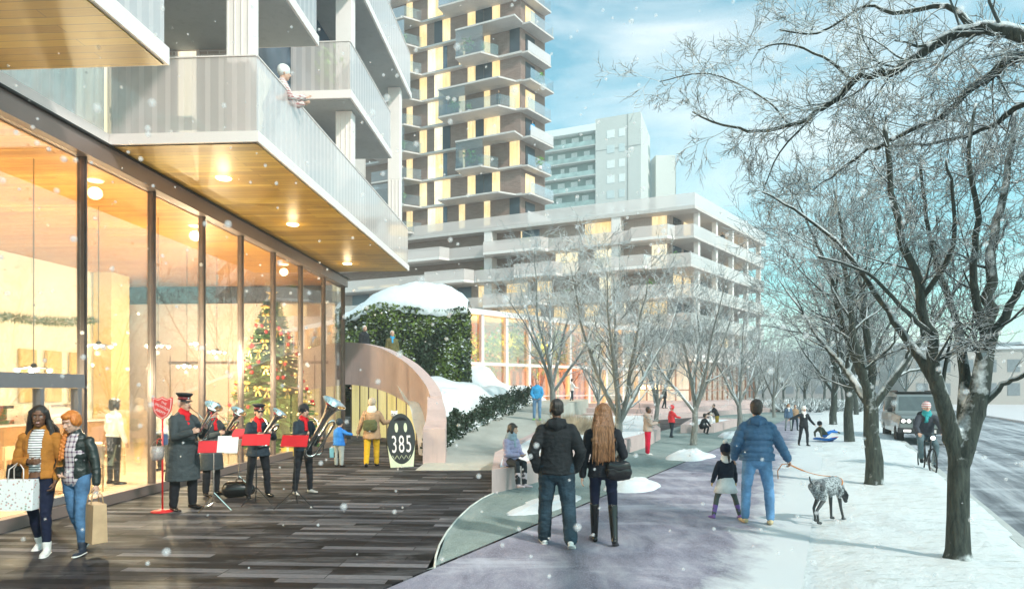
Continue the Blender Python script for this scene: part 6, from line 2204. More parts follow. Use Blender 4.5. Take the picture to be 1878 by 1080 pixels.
# couple seen from behind
p = G(1024, 1000)
MA, jm = person('tall man in black hooded jacket and dark jeans walking away with hands in his pockets', (p.x - .02, p.y, 0), 2, 1.84,
    dict(lL=((-.10, .16, -1), (-.03, .10, -1)), lR=((.10, -.10, -1), (.06, -.38, -1)), aL=((-.42, -.30, -.9), (.22, .42, -.85)), aR=((.42, -.30, -.9), (-.22, .42, -.85)), pR=-30, hands=dict(L=dict(curl=.9), R=dict(curl=.9))), SK_B,
    (W_HOOD, .10, 1.17, dict(hood=1, wr=.009, arm=1.05, collar=0)), (W_DJEAN, 1.20, dict(cuff=.066)), (W_SNK, .01, dict(sole=W_SOLE)), (H_BLK, 'crop'), vox=NV, head=(-3, 0), group='couple walking away', fat=1.0)
p = G(1106, 996)
MBb, jn = person('woman with waist-long brown hair, black jacket, tall black boots and shoulder bag walking away', (p.x, p.y, 0), 6, 1.77,
    dict(lL=((-.03, .14, -1), (.0, .06, -1)), lR=((.06, -.10, -1), (.04, -.32, -1)), aL=((-.22, -.05, -1), (-.12, .10, -1)), aR=((.30, .1, -.9), (-.12, .75, -.2)), pR=-28), SK_L,
    (cloth('black_short_coat', (.014, .016, .022), bs=.5), .12, 1.02, dict(waist=.92, flare=1.02)), (W_NJEAN, .80, dict(cuff=.045)), (W_LEA, .36, {}), (H_BRN, 'long', .42, 1.05), vox=NV, group='couple walking away')
# seated woman
PL_TOP = .44
SA, js = person('seated woman in lilac puffer coat and grey scarf on the pink planter wall', (-.02, 12.98, 0), 128, 1.62,
    dict(lL=((.35, .92, .0), (.12, .10, -1)), lR=((.45, .88, .02), (.14, .18, -1)), aL=((-.15, .25, -.95), (.6, .8, -.05)), aR=((.22, .25, -.95), (-.6, .8, -.05))), SK_L,
    (W_LIL, .10, 1.12, dict(name='coat', puff=.12, flare=1.05)), (W_BLK, .88, {}), (plain('snow_boot', (.5, .42, .45), .7), .18, {}), (H_DBR, 'bob'), None, (cloth('grey_blue_scarf', (.30, .38, .45)), 1.35), vox=.010, sit=PL_TOP + .03, head=(-25, 8))

# man in blue puffer, girl and dog
p = G(1388, 960)
DA, jd2 = person('man in blue quilted puffer jacket and light jeans walking away holding the dog leash', (p.x, p.y, 0), 8, 1.80,
    dict(lL=((-.10, .10, -1), (-.04, .0, -1)), lR=((.16, -.04, -1), (.02, -.12, -1)), aL=((-.42, -.02, -.9), (.05, .55, -.7)), aR=((.52, -.05, -.9), (.42, .20, -.72)), hands=dict(R=dict(curl=1.2))), SK_L,
    (W_PUFB, .06, 1.25, dict(puff=.15, hood=1, collar=0, wr=.004, arm=1.05)), (W_LTJ, .98, {}), (W_SAND, .06, {}), (H_DBR, 'short'), vox=NV, head=(12, 0), fat=1.05, group='family with the dog')
p = G(1331, 950)
GA, jg = person('little girl in navy jacket, white skirt, purple boots and dark hat with a white pompom', (p.x, p.y, 0), -6, 1.13,
    dict(lL=((-.30, .10, -1), (-.22, -.08, -1)), lR=((.36, -.02, -1), (.22, -.16, -1)), aL=((-.42, .1, -1), (-.28, .1, -1)), aR=((.32, .05, -1), (.14, .1, -1))), SK_L,
    (cloth('navy_child_jacket', (.012, .016, .03)), .0, 1.12, dict(hood=0)), (cloth('grey_tights', (.09, .11, .10)), .85, {}), (W_PUR, .20, {}), (H_DBR, 'pony'), ('beanie', cloth('navy_knit', (.006, .01, .03)), W_WHT), (W_WHT, 1.2), vox=.009, child=True, gloves=cloth('ochre_mitten', (.6, .36, .05)), group='family with the dog')
g = MB(); kq = 1.13 / 1.75
zp = jg['pel'] - XF[GA.as_pointer()].translation
g.tube([(0, 0, zp.z + .06), (0, 0, zp.z - .06), (0, 0, zp.z - .17)], [(.12, .095), (.145, .12), (.185, .155)], 22, side=(1, 0, 0)); g.build('skirt', W_WHT, GA, True, local=True)

# middle-distance people (px, feet py, heading, height)
MV = .013
def mid(label, px, py, face, h, pose, top, bottom, shoes, hair=None, hat=None, scarf=None, skin=SK_L, z=0.0, Y=None, child=False, group='people on the path and terraces', vox=MV, **kw):
    q = G(px, py, z) if Y is None else Vector(((px - CX) / F * Y, Y, z))
    return person(label, tuple(q), face, h, pose, skin, top, bottom, shoes, hair, hat, scarf, vox=vox, child=child, group=group, **kw)
WK = dict(lL=((-.05, .25, -1), (0, .02, -1)), lR=((.05, -.18, -1), (0, -.35, -1)))
mid('youth in beige parka with fur hood and bright red trousers standing by the planter wall', 1188, 834, 95, 1.44, dict(aL=((-.2, .3, -.9), (.3, .8, .2)), aR=((.2, .3, -.9), (-.3, .8, .2))), (W_BEI, .10, 1.25, dict(hood=1)), (W_REDP, 1.1, {}), (W_SNK, .02, {}), (H_BLK, 'crop'), skin=SK_B)
mid('child in red hooded jacket and dark trousers stepping along the speckled paving', 1232, 802, 60, 1.32, dict(WK, aR=((.5, .4, -.8), (.3, .8, -.1))), (W_REDJ, .08, 1.15, dict(hood=1)), (W_NAVY, .9, {}), (W_LEA, .04, {}), None, ('beanie', W_REDJ), child=True)
mid('dark-clad person walking on the upper pink terrace', 1219, 751, 80, 1.70, WK, (W_BLK, .25, 1.1, {}), (W_BLK, .9, {}), (W_LEA, .02, {}), (H_DBR, 'crop'), z=.66, Y=46)
mid('woman in white hat and dark clothes walking with one arm stretched out', 1474, 817, 176, 1.38, dict(WK, aR=((.95, .1, -.35), (.95, .1, -.40)), aL=((-.5, -.1, -.8), (-.5, .2, -.6))), (W_BLK, .12, 1.05, dict(flare=1.1)), (W_BLK, .9, {}), (W_LEA, .12, {}), None, ('beanie', W_WHT), (W_WHT, 1.1))
mid('person in blue coat with white scarf far down the path', 1446, 790, 180, 1.30, WK, (cloth('dull_blue', (.08, .14, .22)), .12, 1.1, {}), (W_GREY, .95, {}), (W_LEA, .02, {}), (H_BRN, 'bob'), None, (W_WHT, 1.0), vox=.018)
mid('person in brown jacket far down the path beside the blue coat', 1458, 789, 180, 1.25, WK, (W_TAN, .10, 1.1, {}), (W_DJEAN, .95, {}), (W_LEA, .02, {}), (H_DBR, 'crop'), vox=.018)
mid('person in ochre trousers and dark jacket bending towards a small child', 1315, 788, 270, 1.30, dict(aL=((-.2, .7, -.7), (0, .8, -.4)), aR=((.2, .7, -.7), (0, .8, -.4))), (W_BLK, .05, 1.1, {}), (W_OCH, 1.0, {}), (W_LEA, .02, {}), (H_DBR, 'crop'), lean=(0, .45), vox=.016)
mid('toddler in white snowsuit beside the bending person', 1304, 789, 90, .85, {}, (W_WHT, .05, 1.3, dict(puff=.04)), (W_WHT, 1.2, {}), (W_SNK, .02, {}), None, ('beanie', W_CRM), child=True, vox=.014)
mid('crouching child in dark clothes playing with the far snow heap', 1287, 796, 70, 1.25, dict(lL=((-.15, .95, .15), (0, -.25, -1)), lR=((.15, .95, .0), (0, -.3, -1)), aL=((-.1, .7, -.8), (0, .6, -.9)), aR=((.1, .7, -.8), (0, .6, -.9))), (W_BLK, .03, 1.15, {}), (W_BLK, 1.0, {}), (W_LEA, .06, {}), (H_DBR, 'crop'), lean=(0, .5), child=True, vox=.014)
mid('man in sky blue shirt and faded trousers on the pale ramp by the topmost shrub', 985, 770, 185, 1.74, dict(lL=((-.05, .05, -1), (0, 0, -1)), aL=((-.25, .1, -1), (.35, .5, -.5)), aR=((.25, .1, -1), (-.35, .5, -.5))), (W_BSH, .05, 1.1, {}), (W_LBT, 1.0, {}), (W_LIME, .02, {}), (H_DBR, 'crop'), Y=28, z=.67, vox=.012)
mid('figure in white and black walking past the atrium glass', 1049, 741, 70, 1.66, dict(WK, aR=((.3, .4, -.8), (.0, .9, -.1))), (W_WHT, .06, 1.05, {}), (W_NAVY, .85, {}), (W_SNK, .02, {}), (H_BLK, 'short'), Y=44, z=1.05, vox=.018)
# people on the helical ramp, behind its parapet
mid('older man in black coat looking over the highest part of the curved parapet', 668, 0, 120, 1.75, {}, (W_BLK, .25, 1.2, {}), (W_BLK, 1, {}), (W_LEA, .02, {}), (H_GRY, 'crop'), Y=25.9, z=2.75, vox=.014)
mid('man in olive jacket over blue shirt behind the curved parapet, in front of the hedge', 719, 0, 150, 1.75, {}, (cloth('olive_jacket', (.13, .12, .05)), .15, 1.1, {}), (W_DTR, 1, {}), (W_LEA, .02, {}), (H_GRY, 'crop'), None, (W_BSH, .9), Y=25.4, z=2.5, vox=.014)
struct('upper_ramp', (lambda g: (g.prism([(-9, 25.4), (-5.9, 25.75), (-4.5, 24.9), (-3.9, 24.4), (-3.3, 26.6), (-5, 28.4), (-9, 28.6)], 2.40, [2.74, 2.74, 2.5, 2.3, 2.3, 2.5, 2.74]), g)[1])(MB()), M_pink)
# balcony people
LBM = XF[LB.as_pointer()]
q = LBM @ Vector((2.34, 12.5, 6.262))
person('white-haired man in red plaid shirt and cap leaning on the balcony rail above the soffit', tuple(q), 68, 1.86, dict(lL=((-.06, -.10, -1), (0, -.1, -1)), lR=((.06, -.22, -1), (0, -.1, -1)), aL=((-.15, .45, -.85), (.25, .85, .25)), aR=((.15, .45, -.85), (-.25, .85, .25))), SK_L,
       (PLR, .08, 1.15, {}), (W_CRM, 1.1, {}), (W_SNK, .02, {}), (H_GRY, 'crop'), ('beanie', W_WHT), vox=.011, lean=(0, .36), head=(0, 5))
q = LBM @ Vector((2.2, 21.3, 6.262))
person('person with a teal backpack standing at the far end of the glass balcony', tuple(q), 200, 1.80, {}, SK_T, (cloth('grey_jacket', (.22, .22, .24)), .1, 1.2, {}), (cloth('grey_slacks', (.25, .24, .25)), 1.15, {}), (W_LEA, .02, {}), (H_BLK, 'short'), None, (W_TEAL, 1.0), vox=.011)
# people inside the shop
person('woman in white blouse and black trousers standing behind the glass beside the ginger woman', (-8.15, 13.4, .02), 30, 1.76, dict(aL=((-.3, .0, -1), (.4, .3, -.6)), aR=((.3, .0, -1), (.1, .3, -.9))), SK_T, (W_WHT, .0, 1.0, {}), (W_BLK, .85, {}), (W_LEA, .04, {}), (H_BLK, 'bob'), vox=.012)
person('shop customer in grey sweater seen faintly behind the red sign', (-8.3, 15.6, .02), 200, 1.72, {}, SK_L, (W_GREY, .05, 1.1, {}), (W_DTR, 1, {}), (W_LEA, .02, {}), (H_DBR, 'short'), vox=.014)
# small figures on the tower and midrise balconies
for px, fc, o_, z_, lab in ((925, T1, 1.4, zb + 4 * pitch + .12, 'dark small figure on a middle balcony of the tower under a lit slab'), (964, T2, .9, zb + 3 * pitch + .12, 'small figure in blue at the tower\'s corner balcony'),
                            (733, T1, 1.4, zb + 1 * pitch + .12, 'left of two small figures on the tower\'s lowest left balcony'), (740, T1, 1.4, zb + 1 * pitch + .12, 'right of two small figures on the tower\'s lowest left balcony'), (1323, R2, .1, Z0 + PM * 4 + .24, 'small figure leaning at the open loggia of the midrise\'s top floor')):
    s_ = fc.s_px(px); q = fc.p(s_, o_, z_)
    person(lab, q, 180, 1.75, {}, SK_T, (W_BLK if px != 964 else W_BSH, .1, 1.1, {}), (W_DTR, 1, {}), (W_LEA, .02, {}), (H_BLK, 'crop'), vox=.03, group='small figures on far balconies')
# sledding child
p = G(1512, 810)
person('child in dark snowsuit lying back on a small blue sled on the verge', (p.x, p.y, .10), 75, 1.15, dict(lL=((-.1, 1, .30), (0, 1, .25)), lR=((.1, 1, .55), (0, 1, -.1)), aL=((-.3, -.4, -.6), (-.1, .2, -.9)), aR=((.3, -.4, -.6), (.1, .2, -.9))), SK_L,
       (cloth('olive_snowsuit', (.07, .08, .06)), .03, 1.2, {}), (W_BLU, 1.1, {}), (W_LEA, .05, {}), None, ('beanie', W_BLK), vox=.013, child=True, sit=.13, lean=(0, -.9))
# ------------------------------------------------------------------ instruments
def horn(name, label, center, bdir, mouth, sc=1.0, big=False):
    z = Vector(bdir).normalized(); y = (Vector(mouth) - Vector(center)); y = (y - z * y.dot(z)).normalized(); x = y.cross(z)
    m3 = Matrix((x, y, z)).transposed()
    t = thing(name, label, 'brass instrument', center, 0, 'brass instruments of the band', rot=m3.to_euler(), scale=sc)
    b = lambda g, n, sm=True: g.build(n, M_silver, t, sm, local=True)
    g = MB()
    pr = [(.016, -.20), (.020, .0), (.028, .14), (.040, .24), (.062, .31), (.092, .355), (.130, .385), (.134, .388), (.126, .386), (.088, .350), (.056, .30), (.030, .20), (.012, .05)]
    g.lathe(pr, 28); b(g, 'bell')
    g = MB()
    U = lambda x0, x1, z0, sgn, yy=0, n=9: [(x0 + (x1 - x0) * (1 - math.cos(math.pi * i / n)) / 2, yy, z0 + sgn * abs(x1 - x0) / 2 * math.sin(math.pi * i / n)) for i in range(n + 1)]
    pts = [(0, 0, -.18)] + U(0, .15, -.21, -1) + [(.15, 0, .0), (.15, 0, .12)] + U(.15, .07, .14, 1) + [(.07, 0, .0), (.07, 0, -.05)]
    g.tube(pts, .015, 10); b(g, 'main_tubing')
    g = MB()
    for i in range(3):
        yy = .030 + .0 * i; xx = .035 + .036 * i
        g.lathe([(.014, -.16), (.014, -.03), (.017, -.03), (.017, -.02), (.006, -.02), (.006, .01), (.012, .01), (.012, .016)], 12, Matrix.Translation((xx, yy, 0)))
    b(g, 'valves')
    g = MB()
    for i in range(3):
        xx = .035 + .036 * i
        g.tube([(xx, .03, -.06)] + [(xx + .0, .045 + .045 * math.sin(math.pi * k / 6), -.06 - .02 - .03 * (1 - math.cos(math.pi * k / 6))) for k in range(7)] + [(xx, .03, -.14)], .007, 7)
    g.tube([(.12, .0, -.26)] + [(.19 + .02 * math.sin(k), 0, -.24 + .03 * k) for k in range(6)] + [(.15, 0, -.02)], .009, 7)
    b(g, 'valve_tubing')
    M_ = XF[t.as_pointer()].inverted(); mo = M_ @ Vector(mouth)
    g = MB(); g.tube([(.05, .03, -.10), (.03, .05, .08), mo * .55 + Vector((0, 0, .06)), mo * .85 + Vector((0, 0, .015)), mo], [.009, .009, .008, .008, .013], 8); b(g, 'leadpipe')
    return t


def facedir(j):
    f = j['mouth'] - j['head']; f.z = 0; return f.normalized()
for jj, bd, s_, lab in ((j1, (.55, -.25, .80), 1.12, 'silver tenor horn played by the tallest bandsman, nearest the red sign'), (j2, (.60, -.2, .78), 1.12, 'silver tenor horn played by the second bandsman in a long coat'),
                        (j3, (-.35, -.45, .82), 1.12, 'silver baritone horn played by the bandsman in the short navy jacket')):
    c = (jj['hL'] + jj['hR']) / 2 + facedir(jj) * .03 + Vector((0, 0, .03))
    if jj is j3: bd = (.62, -.1, .78)
    horn('tenor_horn', lab, c, bd, jj['mouth'], s_)
c = (j4['hL'] + j4['hR']) / 2 + facedir(j4) * .05 + Vector((.02, -.05, .05))
horn('tuba', 'largest silver horn, a tuba, held by the bandsman in the black beret', c, (.55, -.15, .85), j4['mouth'], 1.75)


def music_stand(label, base, deskz, face, mat, folder=None, sheet=False, legs=.28, fl=''):
    t = thing('music_stand', label, 'music stand', base, R(face), 'music stands of the band')
    g = MB(); g.tube([(0, 0, .22), (0, 0, .65)], .011, 8); g.tube([(0, 0, .6), (0, 0, deskz)], .007, 8); g.lathe([(.016, .62), (.016, .66)], 8); g.build('pole', mat, t, local=True)
    for k in range(3):
        a = R(90 + 120 * k + 20)
        e = Vector((legs * math.cos(a), legs * math.sin(a), .008))
        g = MB(); g.tube([(0, 0, .30), e], .007, 6); g.tube([(0, 0, .14), e * .45 + Vector((0, 0, .09))], .004, 5); g.build('leg', mat, t, local=True)
    Rm = Matrix.Translation((0, 0, deskz + .05)) @ Matrix.Rotation(R(-22), 4, 'X')
    g = MB()
    for a, b in (((-.22, 0, -.11), (.22, 0, .12)), ((.22, 0, -.11), (-.22, 0, .12)), ((-.24, 0, -.11), (.24, 0, -.11)), ((-.22, .0, .12), (.22, 0, .12)), ((0, 0, -.11), (0, 0, .12))):
        g.tube([Rm @ Vector(a), Rm @ Vector(b)], .005, 5)
    g.beam(Rm @ Vector((-.24, -.02, -.115)), Rm @ Vector((.24, -.02, -.115)), .04, .006)
    g.build('desk', mat, t, local=True)
    if folder:
        W_ = XF[t.as_pointer()] @ Rm
        f = MB()
        f.obox(W_ @ Matrix.Translation((-.118, -.012, .0)), .225, .008, .20); f.obox(W_ @ Matrix.Translation((.118, -.012, .0)), .225, .008, .20); f.obox(W_ @ Matrix.Translation((0, -.011, 0)), .012, .004, .2)
        o = f.build('music_folder', folder, None); tag(o, fl, 'music folder', 'red music folders')
    if sheet:
        W_ = XF[t.as_pointer()] @ Rm
        f = MB(); f.obox(W_ @ Matrix.Translation((.16, -.018, .04)), .21, .003, .28); f.obox(W_ @ Matrix.Translation((.27, -.016, .02)), .2, .003, .27)
        tag(f.build('sheet_music', M_paper, None), 'white sheets of music open on the silver music stand', 'sheet music')
    return t
p = G(392, 936); music_stand('silver music stand in front of the second bandsman, with white sheets on it', (p.x, p.y, 0), .98, 12, M_silver, M_redf, True, fl='red music folder on the silver stand beside the white sheets')
p = G(426, 905); music_stand('slim silver music stand behind the dark case, right of the second bandsman', (p.x, p.y + .3, 0), 1.05, 20, M_silver, M_redf, fl='red music folder right of the second bandsman, left of the navy jacket')
p = G(470, 925); music_stand('black music stand directly in front of the short navy jacket', (p.x, p.y, 0), 1.05, 5, M_black, M_redf, fl='red music folder in front of the short navy jacket')
p = G(541, 930); music_stand('black music stand with splayed legs in front of the tuba player', (p.x, p.y, 0), 1.05, -8, M_black, M_redf, legs=.36, fl='widest red music folder, in front of the tuba')
# instrument case
p = G(438, 912)
t = thing('instrument_case', 'black rounded instrument case standing on the planks behind the band', 'instrument case', (p.x, p.y, 0), R(15))
g = MB(); g.limb([(-.16, 0, .15), (.05, 0, .15), (.20, 0, .14)], [(.13, .15), (.12, .14), (.08, .10)], 14, side=(0, 1, 0)); g.build('case_body', W_LEA, t, True, local=True)
g = MB(); g.tube([(-.05, 0, .29), (-.04, 0, .34), (.06, 0, .34), (.07, 0, .28)], .012, 6); g.build('handle', M_black, t, local=True)

# ------------------------------------------------------------------ red kettle stand
p = G(298, 938)
t = thing('donation_stand', 'red collection stand with a shield sign and a clear kettle hanging from it', 'donation stand', (p.x, p.y, 0), R(8))
g = MB(); g.lathe([(0, 0), (.17, 0), (.17, .015), (.05, .03), (.018, .05), (0, .05)], 28); g.build('base', M_red, t, True, local=True)
g = MB(); g.tube([(0, 0, .03), (0, 0, 1.52)], .014, 10); g.tube([(0, 0, 1.15), (-.02, -.05, 1.18), (-.03, -.13, 1.16), (-.03, -.14, 1.10)], .008, 7); g.build('pole', M_red, t, True, local=True)
sh_ = [(-.155, .17), (-.13, .175), (-.085, .15), (-.04, .16), (0, .185), (.04, .16), (.085, .15), (.13, .175), (.155, .17), (.15, .05), (.13, -.05), (.08, -.13), (0, -.185), (-.08, -.13), (-.13, -.05), (-.15, .05)]
def shield(sc_, y0, y1):
    g = MB(); n = len(sh_)
    vs = [(x * sc_, y0, 1.66 + z * sc_) for x, z in sh_] + [(x * sc_, y1, 1.66 + z * sc_) for x, z in sh_]
    g.add(vs, [list(range(n)), list(range(n, 2 * n))[::-1]] + [(i, n + i, n + (i + 1) % n, (i + 1) % n) for i in range(n)]); return g
M_sred = plain('sign_red', (.72, .06, .055), .45, bmp=0)
s_ = shield(1.0, -.012, .012).build('shield', M_sred, t, local=True)
shield(.90, -.015, -.0125).build('shield_border', M_white, s_, local=True); shield(.84, -.018, -.0155).build('shield_face', M_sred, s_, local=True)
def text(body, size, mat, parent, loc, rot, name, sx=1.0, ext=.002):
    cu = bpy.data.curves.new(name, 'FONT'); cu.body = body; cu.size = size; cu.align_x = 'CENTER'; cu.align_y = 'CENTER'; cu.extrude = ext
    cu.materials.append(mat)
    o = bpy.data.objects.new(name, cu); COL.objects.link(o); o.parent = parent; o.location = loc; o.rotation_euler = rot; o.scale = (sx, 1, 1)
    return o
def solid(o):
    bpy.context.view_layer.update()
    me = bpy.data.meshes.new_from_object(o.evaluated_get(bpy.context.evaluated_depsgraph_get())); nm = o.name.split('.')[0]
    n = bpy.data.objects.new(nm, me); COL.objects.link(n); n.parent = o.parent; n.location = o.location; n.rotation_euler = o.rotation_euler; n.scale = o.scale
    cu = o.data; bpy.data.objects.remove(o); bpy.data.curves.remove(cu); n.name = nm; return n
for tx, dz, sz in (('THE', .075, .05), ('SALVATION', .012, .056), ('ARMY', -.062, .065)):
    solid(text(tx, sz, M_white, s_, (dz * .35, -.021, 1.665 + dz), (R(90), R(28), 0), 'lettering', 1.0 if tx != 'SALVATION' else .82, .0015))
g = MB(); g.lathe([(0, .84), (.075, .84), (.10, .90), (.105, 1.0), (.09, 1.06), (.085, 1.06), (.1, 1.0), (.095, .9), (.07, .85), (0, .85)], 22, Matrix.Translation((-.03, -.14, 0)))
g.build('kettle', glassmat('kettle_plastic', (.92, .92, .95), .2, .05, white=.25), t, True, local=True)
g = MB(); g.tube([(-.115, -.14, 1.05), (-.09, -.14, 1.12), (-.03, -.14, 1.155), (.03, -.14, 1.12), (.055, -.14, 1.05)], .005, 6); g.build('kettle_handle', M_silver, t, local=True)

# ------------------------------------------------------------------ oval sign 385
p = G(737, 856)
t = thing('pavement_sign', 'tall oval black pavement sign with the number 385 on a pale board', 'sign', (p.x, p.y, 0), R(28))
M_pale = plain('pale_green_board', (.66, .70, .48), .5, bmp=0); M_sblk = plain('sign_black', (.012, .012, .014), .35, bmp=0)
def board(y, lean, front):
    Rm = Matrix.Translation((0, y, 0)) @ Matrix.Rotation(R(lean), 4, 'X')
    n = 40
    def oval(w, h, cz, y0, y1, mat, nm, base=False, par=t):
        g = MB(); pr_ = []
        for i in range(n):
            a = 2 * math.pi * i / n; x = w * math.sin(a); z = cz - h * math.cos(a)
            if base and z < cz: x = w * (1 if x > 0 else -1) * min(1, abs(math.sin(a)) * 1.0 + .25 * (1 - abs(math.sin(a)))); 
            pr_.append((x, z))
        vs = [Rm @ Vector((x, y0, z)) for x, z in pr_] + [Rm @ Vector((x, y1, z)) for x, z in pr_]
        g.add(vs, [list(range(n))[::-1], list(range(n, 2 * n))] + [(i, (i + 1) % n, n + (i + 1) % n, n + i) for i in range(n)])
        return g.build(nm, mat, par, local=True)
    if front:
        g = MB(); g.hexa([Rm @ Vector(q) for q in ((-.30, -.012, 0), (.30, -.012, 0), (.30, .012, 0), (-.30, .012, 0), (-.36, -.012, .55), (.36, -.012, .55), (.36, .012, .55), (-.36, .012, .55))]); g.build('pale_board', M_pale, t, local=True)
        b_ = oval(.37, .64, .72, -.020, .0135, M_sblk, 'black_oval')
        for sx in (-.12, .12):
            g = MB(); m_ = 16
            vs = [Rm @ Vector((sx + .045 * math.sin(2 * math.pi * i / m_), -.0215, 1.0 - .12 * math.cos(2 * math.pi * i / m_))) for i in range(m_)]
            g.add(vs, [list(range(m_))]); g.build('cut_out', M_pale, b_, local=True)
        for i_c, ch in enumerate('385'):
            solid(text(ch, .62, M_white, b_, Rm @ Vector((-.19 + .19 * i_c, -.024, .56)), (R(90 + lean), 0, 0), 'numeral', .52, .001))
        g = MB()
        zz = [Rm @ Vector((-.25 + .03 * i, -.023, .20 + .05 * abs((i % 4) - 2))) for i in range(17)]
        g.tube(zz, .007, 4); g.build('scroll_line', M_pale, b_, local=True)
    else:
        oval(.34, .60, .68, -.012, .012, M_sblk, 'rear_board')
board(-.02, -7, True); board(.30, 9, False)

# ------------------------------------------------------------------ bags
def bag(name, label, c, w, dpt, h, rz, mat, hmat, hh=.16, group=None, taper=.94):
    t = thing(name, label, 'bag', c, rz, group)
    g = MB(); g.hexa([(-w / 2 * taper, -dpt / 2, 0), (w / 2 * taper, -dpt / 2, 0), (w / 2 * taper, dpt / 2, 0), (-w / 2 * taper, dpt / 2, 0), (-w / 2, -dpt / 2.4, h), (w / 2, -dpt / 2.4, h), (w / 2, dpt / 2.4, h), (-w / 2, dpt / 2.4, h)])
    g.build('bag_body', mat, t, local=True, bevel=.006)
    for s in (-1, 1):
        g = MB(); g.tube([(-w * .22, s * dpt * .4, h - .03), (-w * .2, s * dpt * .3, h + hh * .6), (0, 0, h + hh), (w * .2, s * dpt * .3, h + hh * .6), (w * .22, s * dpt * .4, h - .03)], .007, 6); g.build('handle', hmat, t, True, local=True)
    return t
def floral():
    m, t, b = newmat('floral_print'); v = coords(t)
    vo = t.nodes.new('ShaderNodeTexVoronoi'); vo.inputs['Scale'].default_value = 26; t.links.new(v, vo.inputs['Vector'])
    n = noisen(t, v, 12, 4, .6)
    f = ramp(t, vo.outputs['Distance'], [(.22, 1.0), (.36, 0.0)])
    c = ramp(t, n, [(.35, (.15, .42, .44)), (.5, (.70, .35, .36)), (.65, (.20, .36, .25))])
    t.links.new(mixnode(t, (.82, .86, .86), c, f), b.inputs['Base Color']); b.inputs['Roughness'].default_value = .5
    return m
fa = ja['aR'][1].lerp(ja['aR'][2], .55)
bag('shopping_bag', 'white shopping bag with small floral print on the arm of the woman in mustard', (fa.x - .05, fa.y - .02, fa.z - .20 - .36), .40, .14, .36, R(4), floral(), M_white, .20)
hl = jb_['hL']
bag('paper_bag', 'tall brown paper bag hanging from the hand of the ginger woman', (hl.x + .02, hl.y - .02, hl.z - .62), .30, .17, .46, R(-38), plain('kraft_paper', (.50, .34, .20), .8, bmp=.1), plain('kraft_handle', (.45, .3, .17), .8), .17)
q = ja['aL'][0] + Vector((-.42, .10, -.52))
def softbag(name, label, c, r, mat, strap, rz=0, group=None):
    t = thing(name, label, 'bag', c, rz, group)
    g = MB(); g.limb([(-r[0] * .6, 0, 0), (0, 0, -.015), (r[0] * .6, 0, 0)], [(r[2], r[1])] * 3, 12, side=(0, 0, 1)); o = put(voxelise(g, 'bag_body', .012, 4, .006, 12), 'bag_body', mat, t)
    g = MB(); g.limb([(-r[0] * .8, -r[1] * .75, r[2] * .55), (0, -r[1] * 1.02, r[2] * .35), (r[0] * .8, -r[1] * .75, r[2] * .55)], [(.008, .045)] * 3, 8); g.build('flap', mat, t, True, local=True)
    if strap:
        iv = XF[t.as_pointer()].inverted()
        g = MB(); g.tube([iv @ Vector(s_) for s_ in strap], [(.018, .004)] * len(strap), 8, side=(0, 1, 0)); g.build('strap', mat, t, True, local=True)
    return t
sp = ja['aR'][0]
softbag('handbag', 'black leather handbag behind the elbow of the woman in mustard', (sp.x - .10, sp.y + .06, sp.z - .42), (.14, .07, .12), W_LEA, [(sp.x - .14, sp.y + .06, sp.z - .32), (sp.x - .06, sp.y + .03, sp.z - .05), (sp.x + .02, sp.y, sp.z + .07), (sp.x - .04, sp.y + .12, sp.z - .3)])
sp = jn['aR'][0]; pq = jn['pel']
softbag('shoulder_bag', 'black shoulder bag hanging at the hip of the long-haired woman', (pq.x + .17, pq.y - .17, pq.z - .02), (.16, .07, .12), W_LEA, [(pq.x + .08, pq.y - .16, pq.z + .08), (sp.x - .02, sp.y - .10, sp.z - .12), (sp.x - .02, sp.y, sp.z + .075), (sp.x + .03, sp.y + .09, sp.z - .1)])
pq = jd['pel']; sp = jd['aL'][0]
softbag('messenger_bag', 'olive messenger bag across the back of the adult in the tan coat', (pq.x + .0, pq.y - .20, pq.z + .12), (.19, .07, .15), W_OLV, [(pq.x - .12, pq.y - .19, pq.z + .22), (sp.x + .03, sp.y - .13, sp.z - .05), (sp.x + .06, sp.y, sp.z + .08), (sp.x + .12, sp.y + .12, sp.z - .1)])
hq = jc['hL']
t = thing('school_bag', 'small light blue and black bag in the child\'s left hand by the arch', 'bag', (hq.x, hq.y - .02, hq.z - .34))
g = MB(); g.box(-.13, .13, -.05, .05, 0, .26); g.build('bag_body', cloth('pale_blue_nylon', (.15, .38, .48)), t, local=True, bevel=.02)
g = MB(); g.box(-.02, .135, -.06, .06, .0, .15); g.build('pocket', W_BLK, t, local=True, bevel=.015)
g = MB(); g.tube([(-.05, 0, .25), (-.03, 0, .34), (.03, 0, .34), (.05, 0, .25)], .008, 6); g.build('handle', W_BLK, t, local=True)
# the toy held up beside the coat
hq = jd['hR']
t = thing('plush_toy', 'small white-headed plush toy held up beside the black oval sign', 'toy', (hq.x + .05, hq.y, hq.z))
g = MB(); g.ell((0, 0, .20), (.095, .08, .09)); 
for s in (-1, 1): g.ell((s * .065, 0, .275), (.03, .025, .035))
put(voxelise(g, 'head', .012, 3), 'head', W_WHT, t)
g = MB(); g.ell((0, 0, .03), (.08, .07, .11)); g.build('toy_body', W_TAN, t, True, local=True)
for s in (-1, 1):
    g = MB(); g.ell((s * .032, -.076, .215), (.013, .01, .013)); g.build('eye', M_black, t, True, local=True)
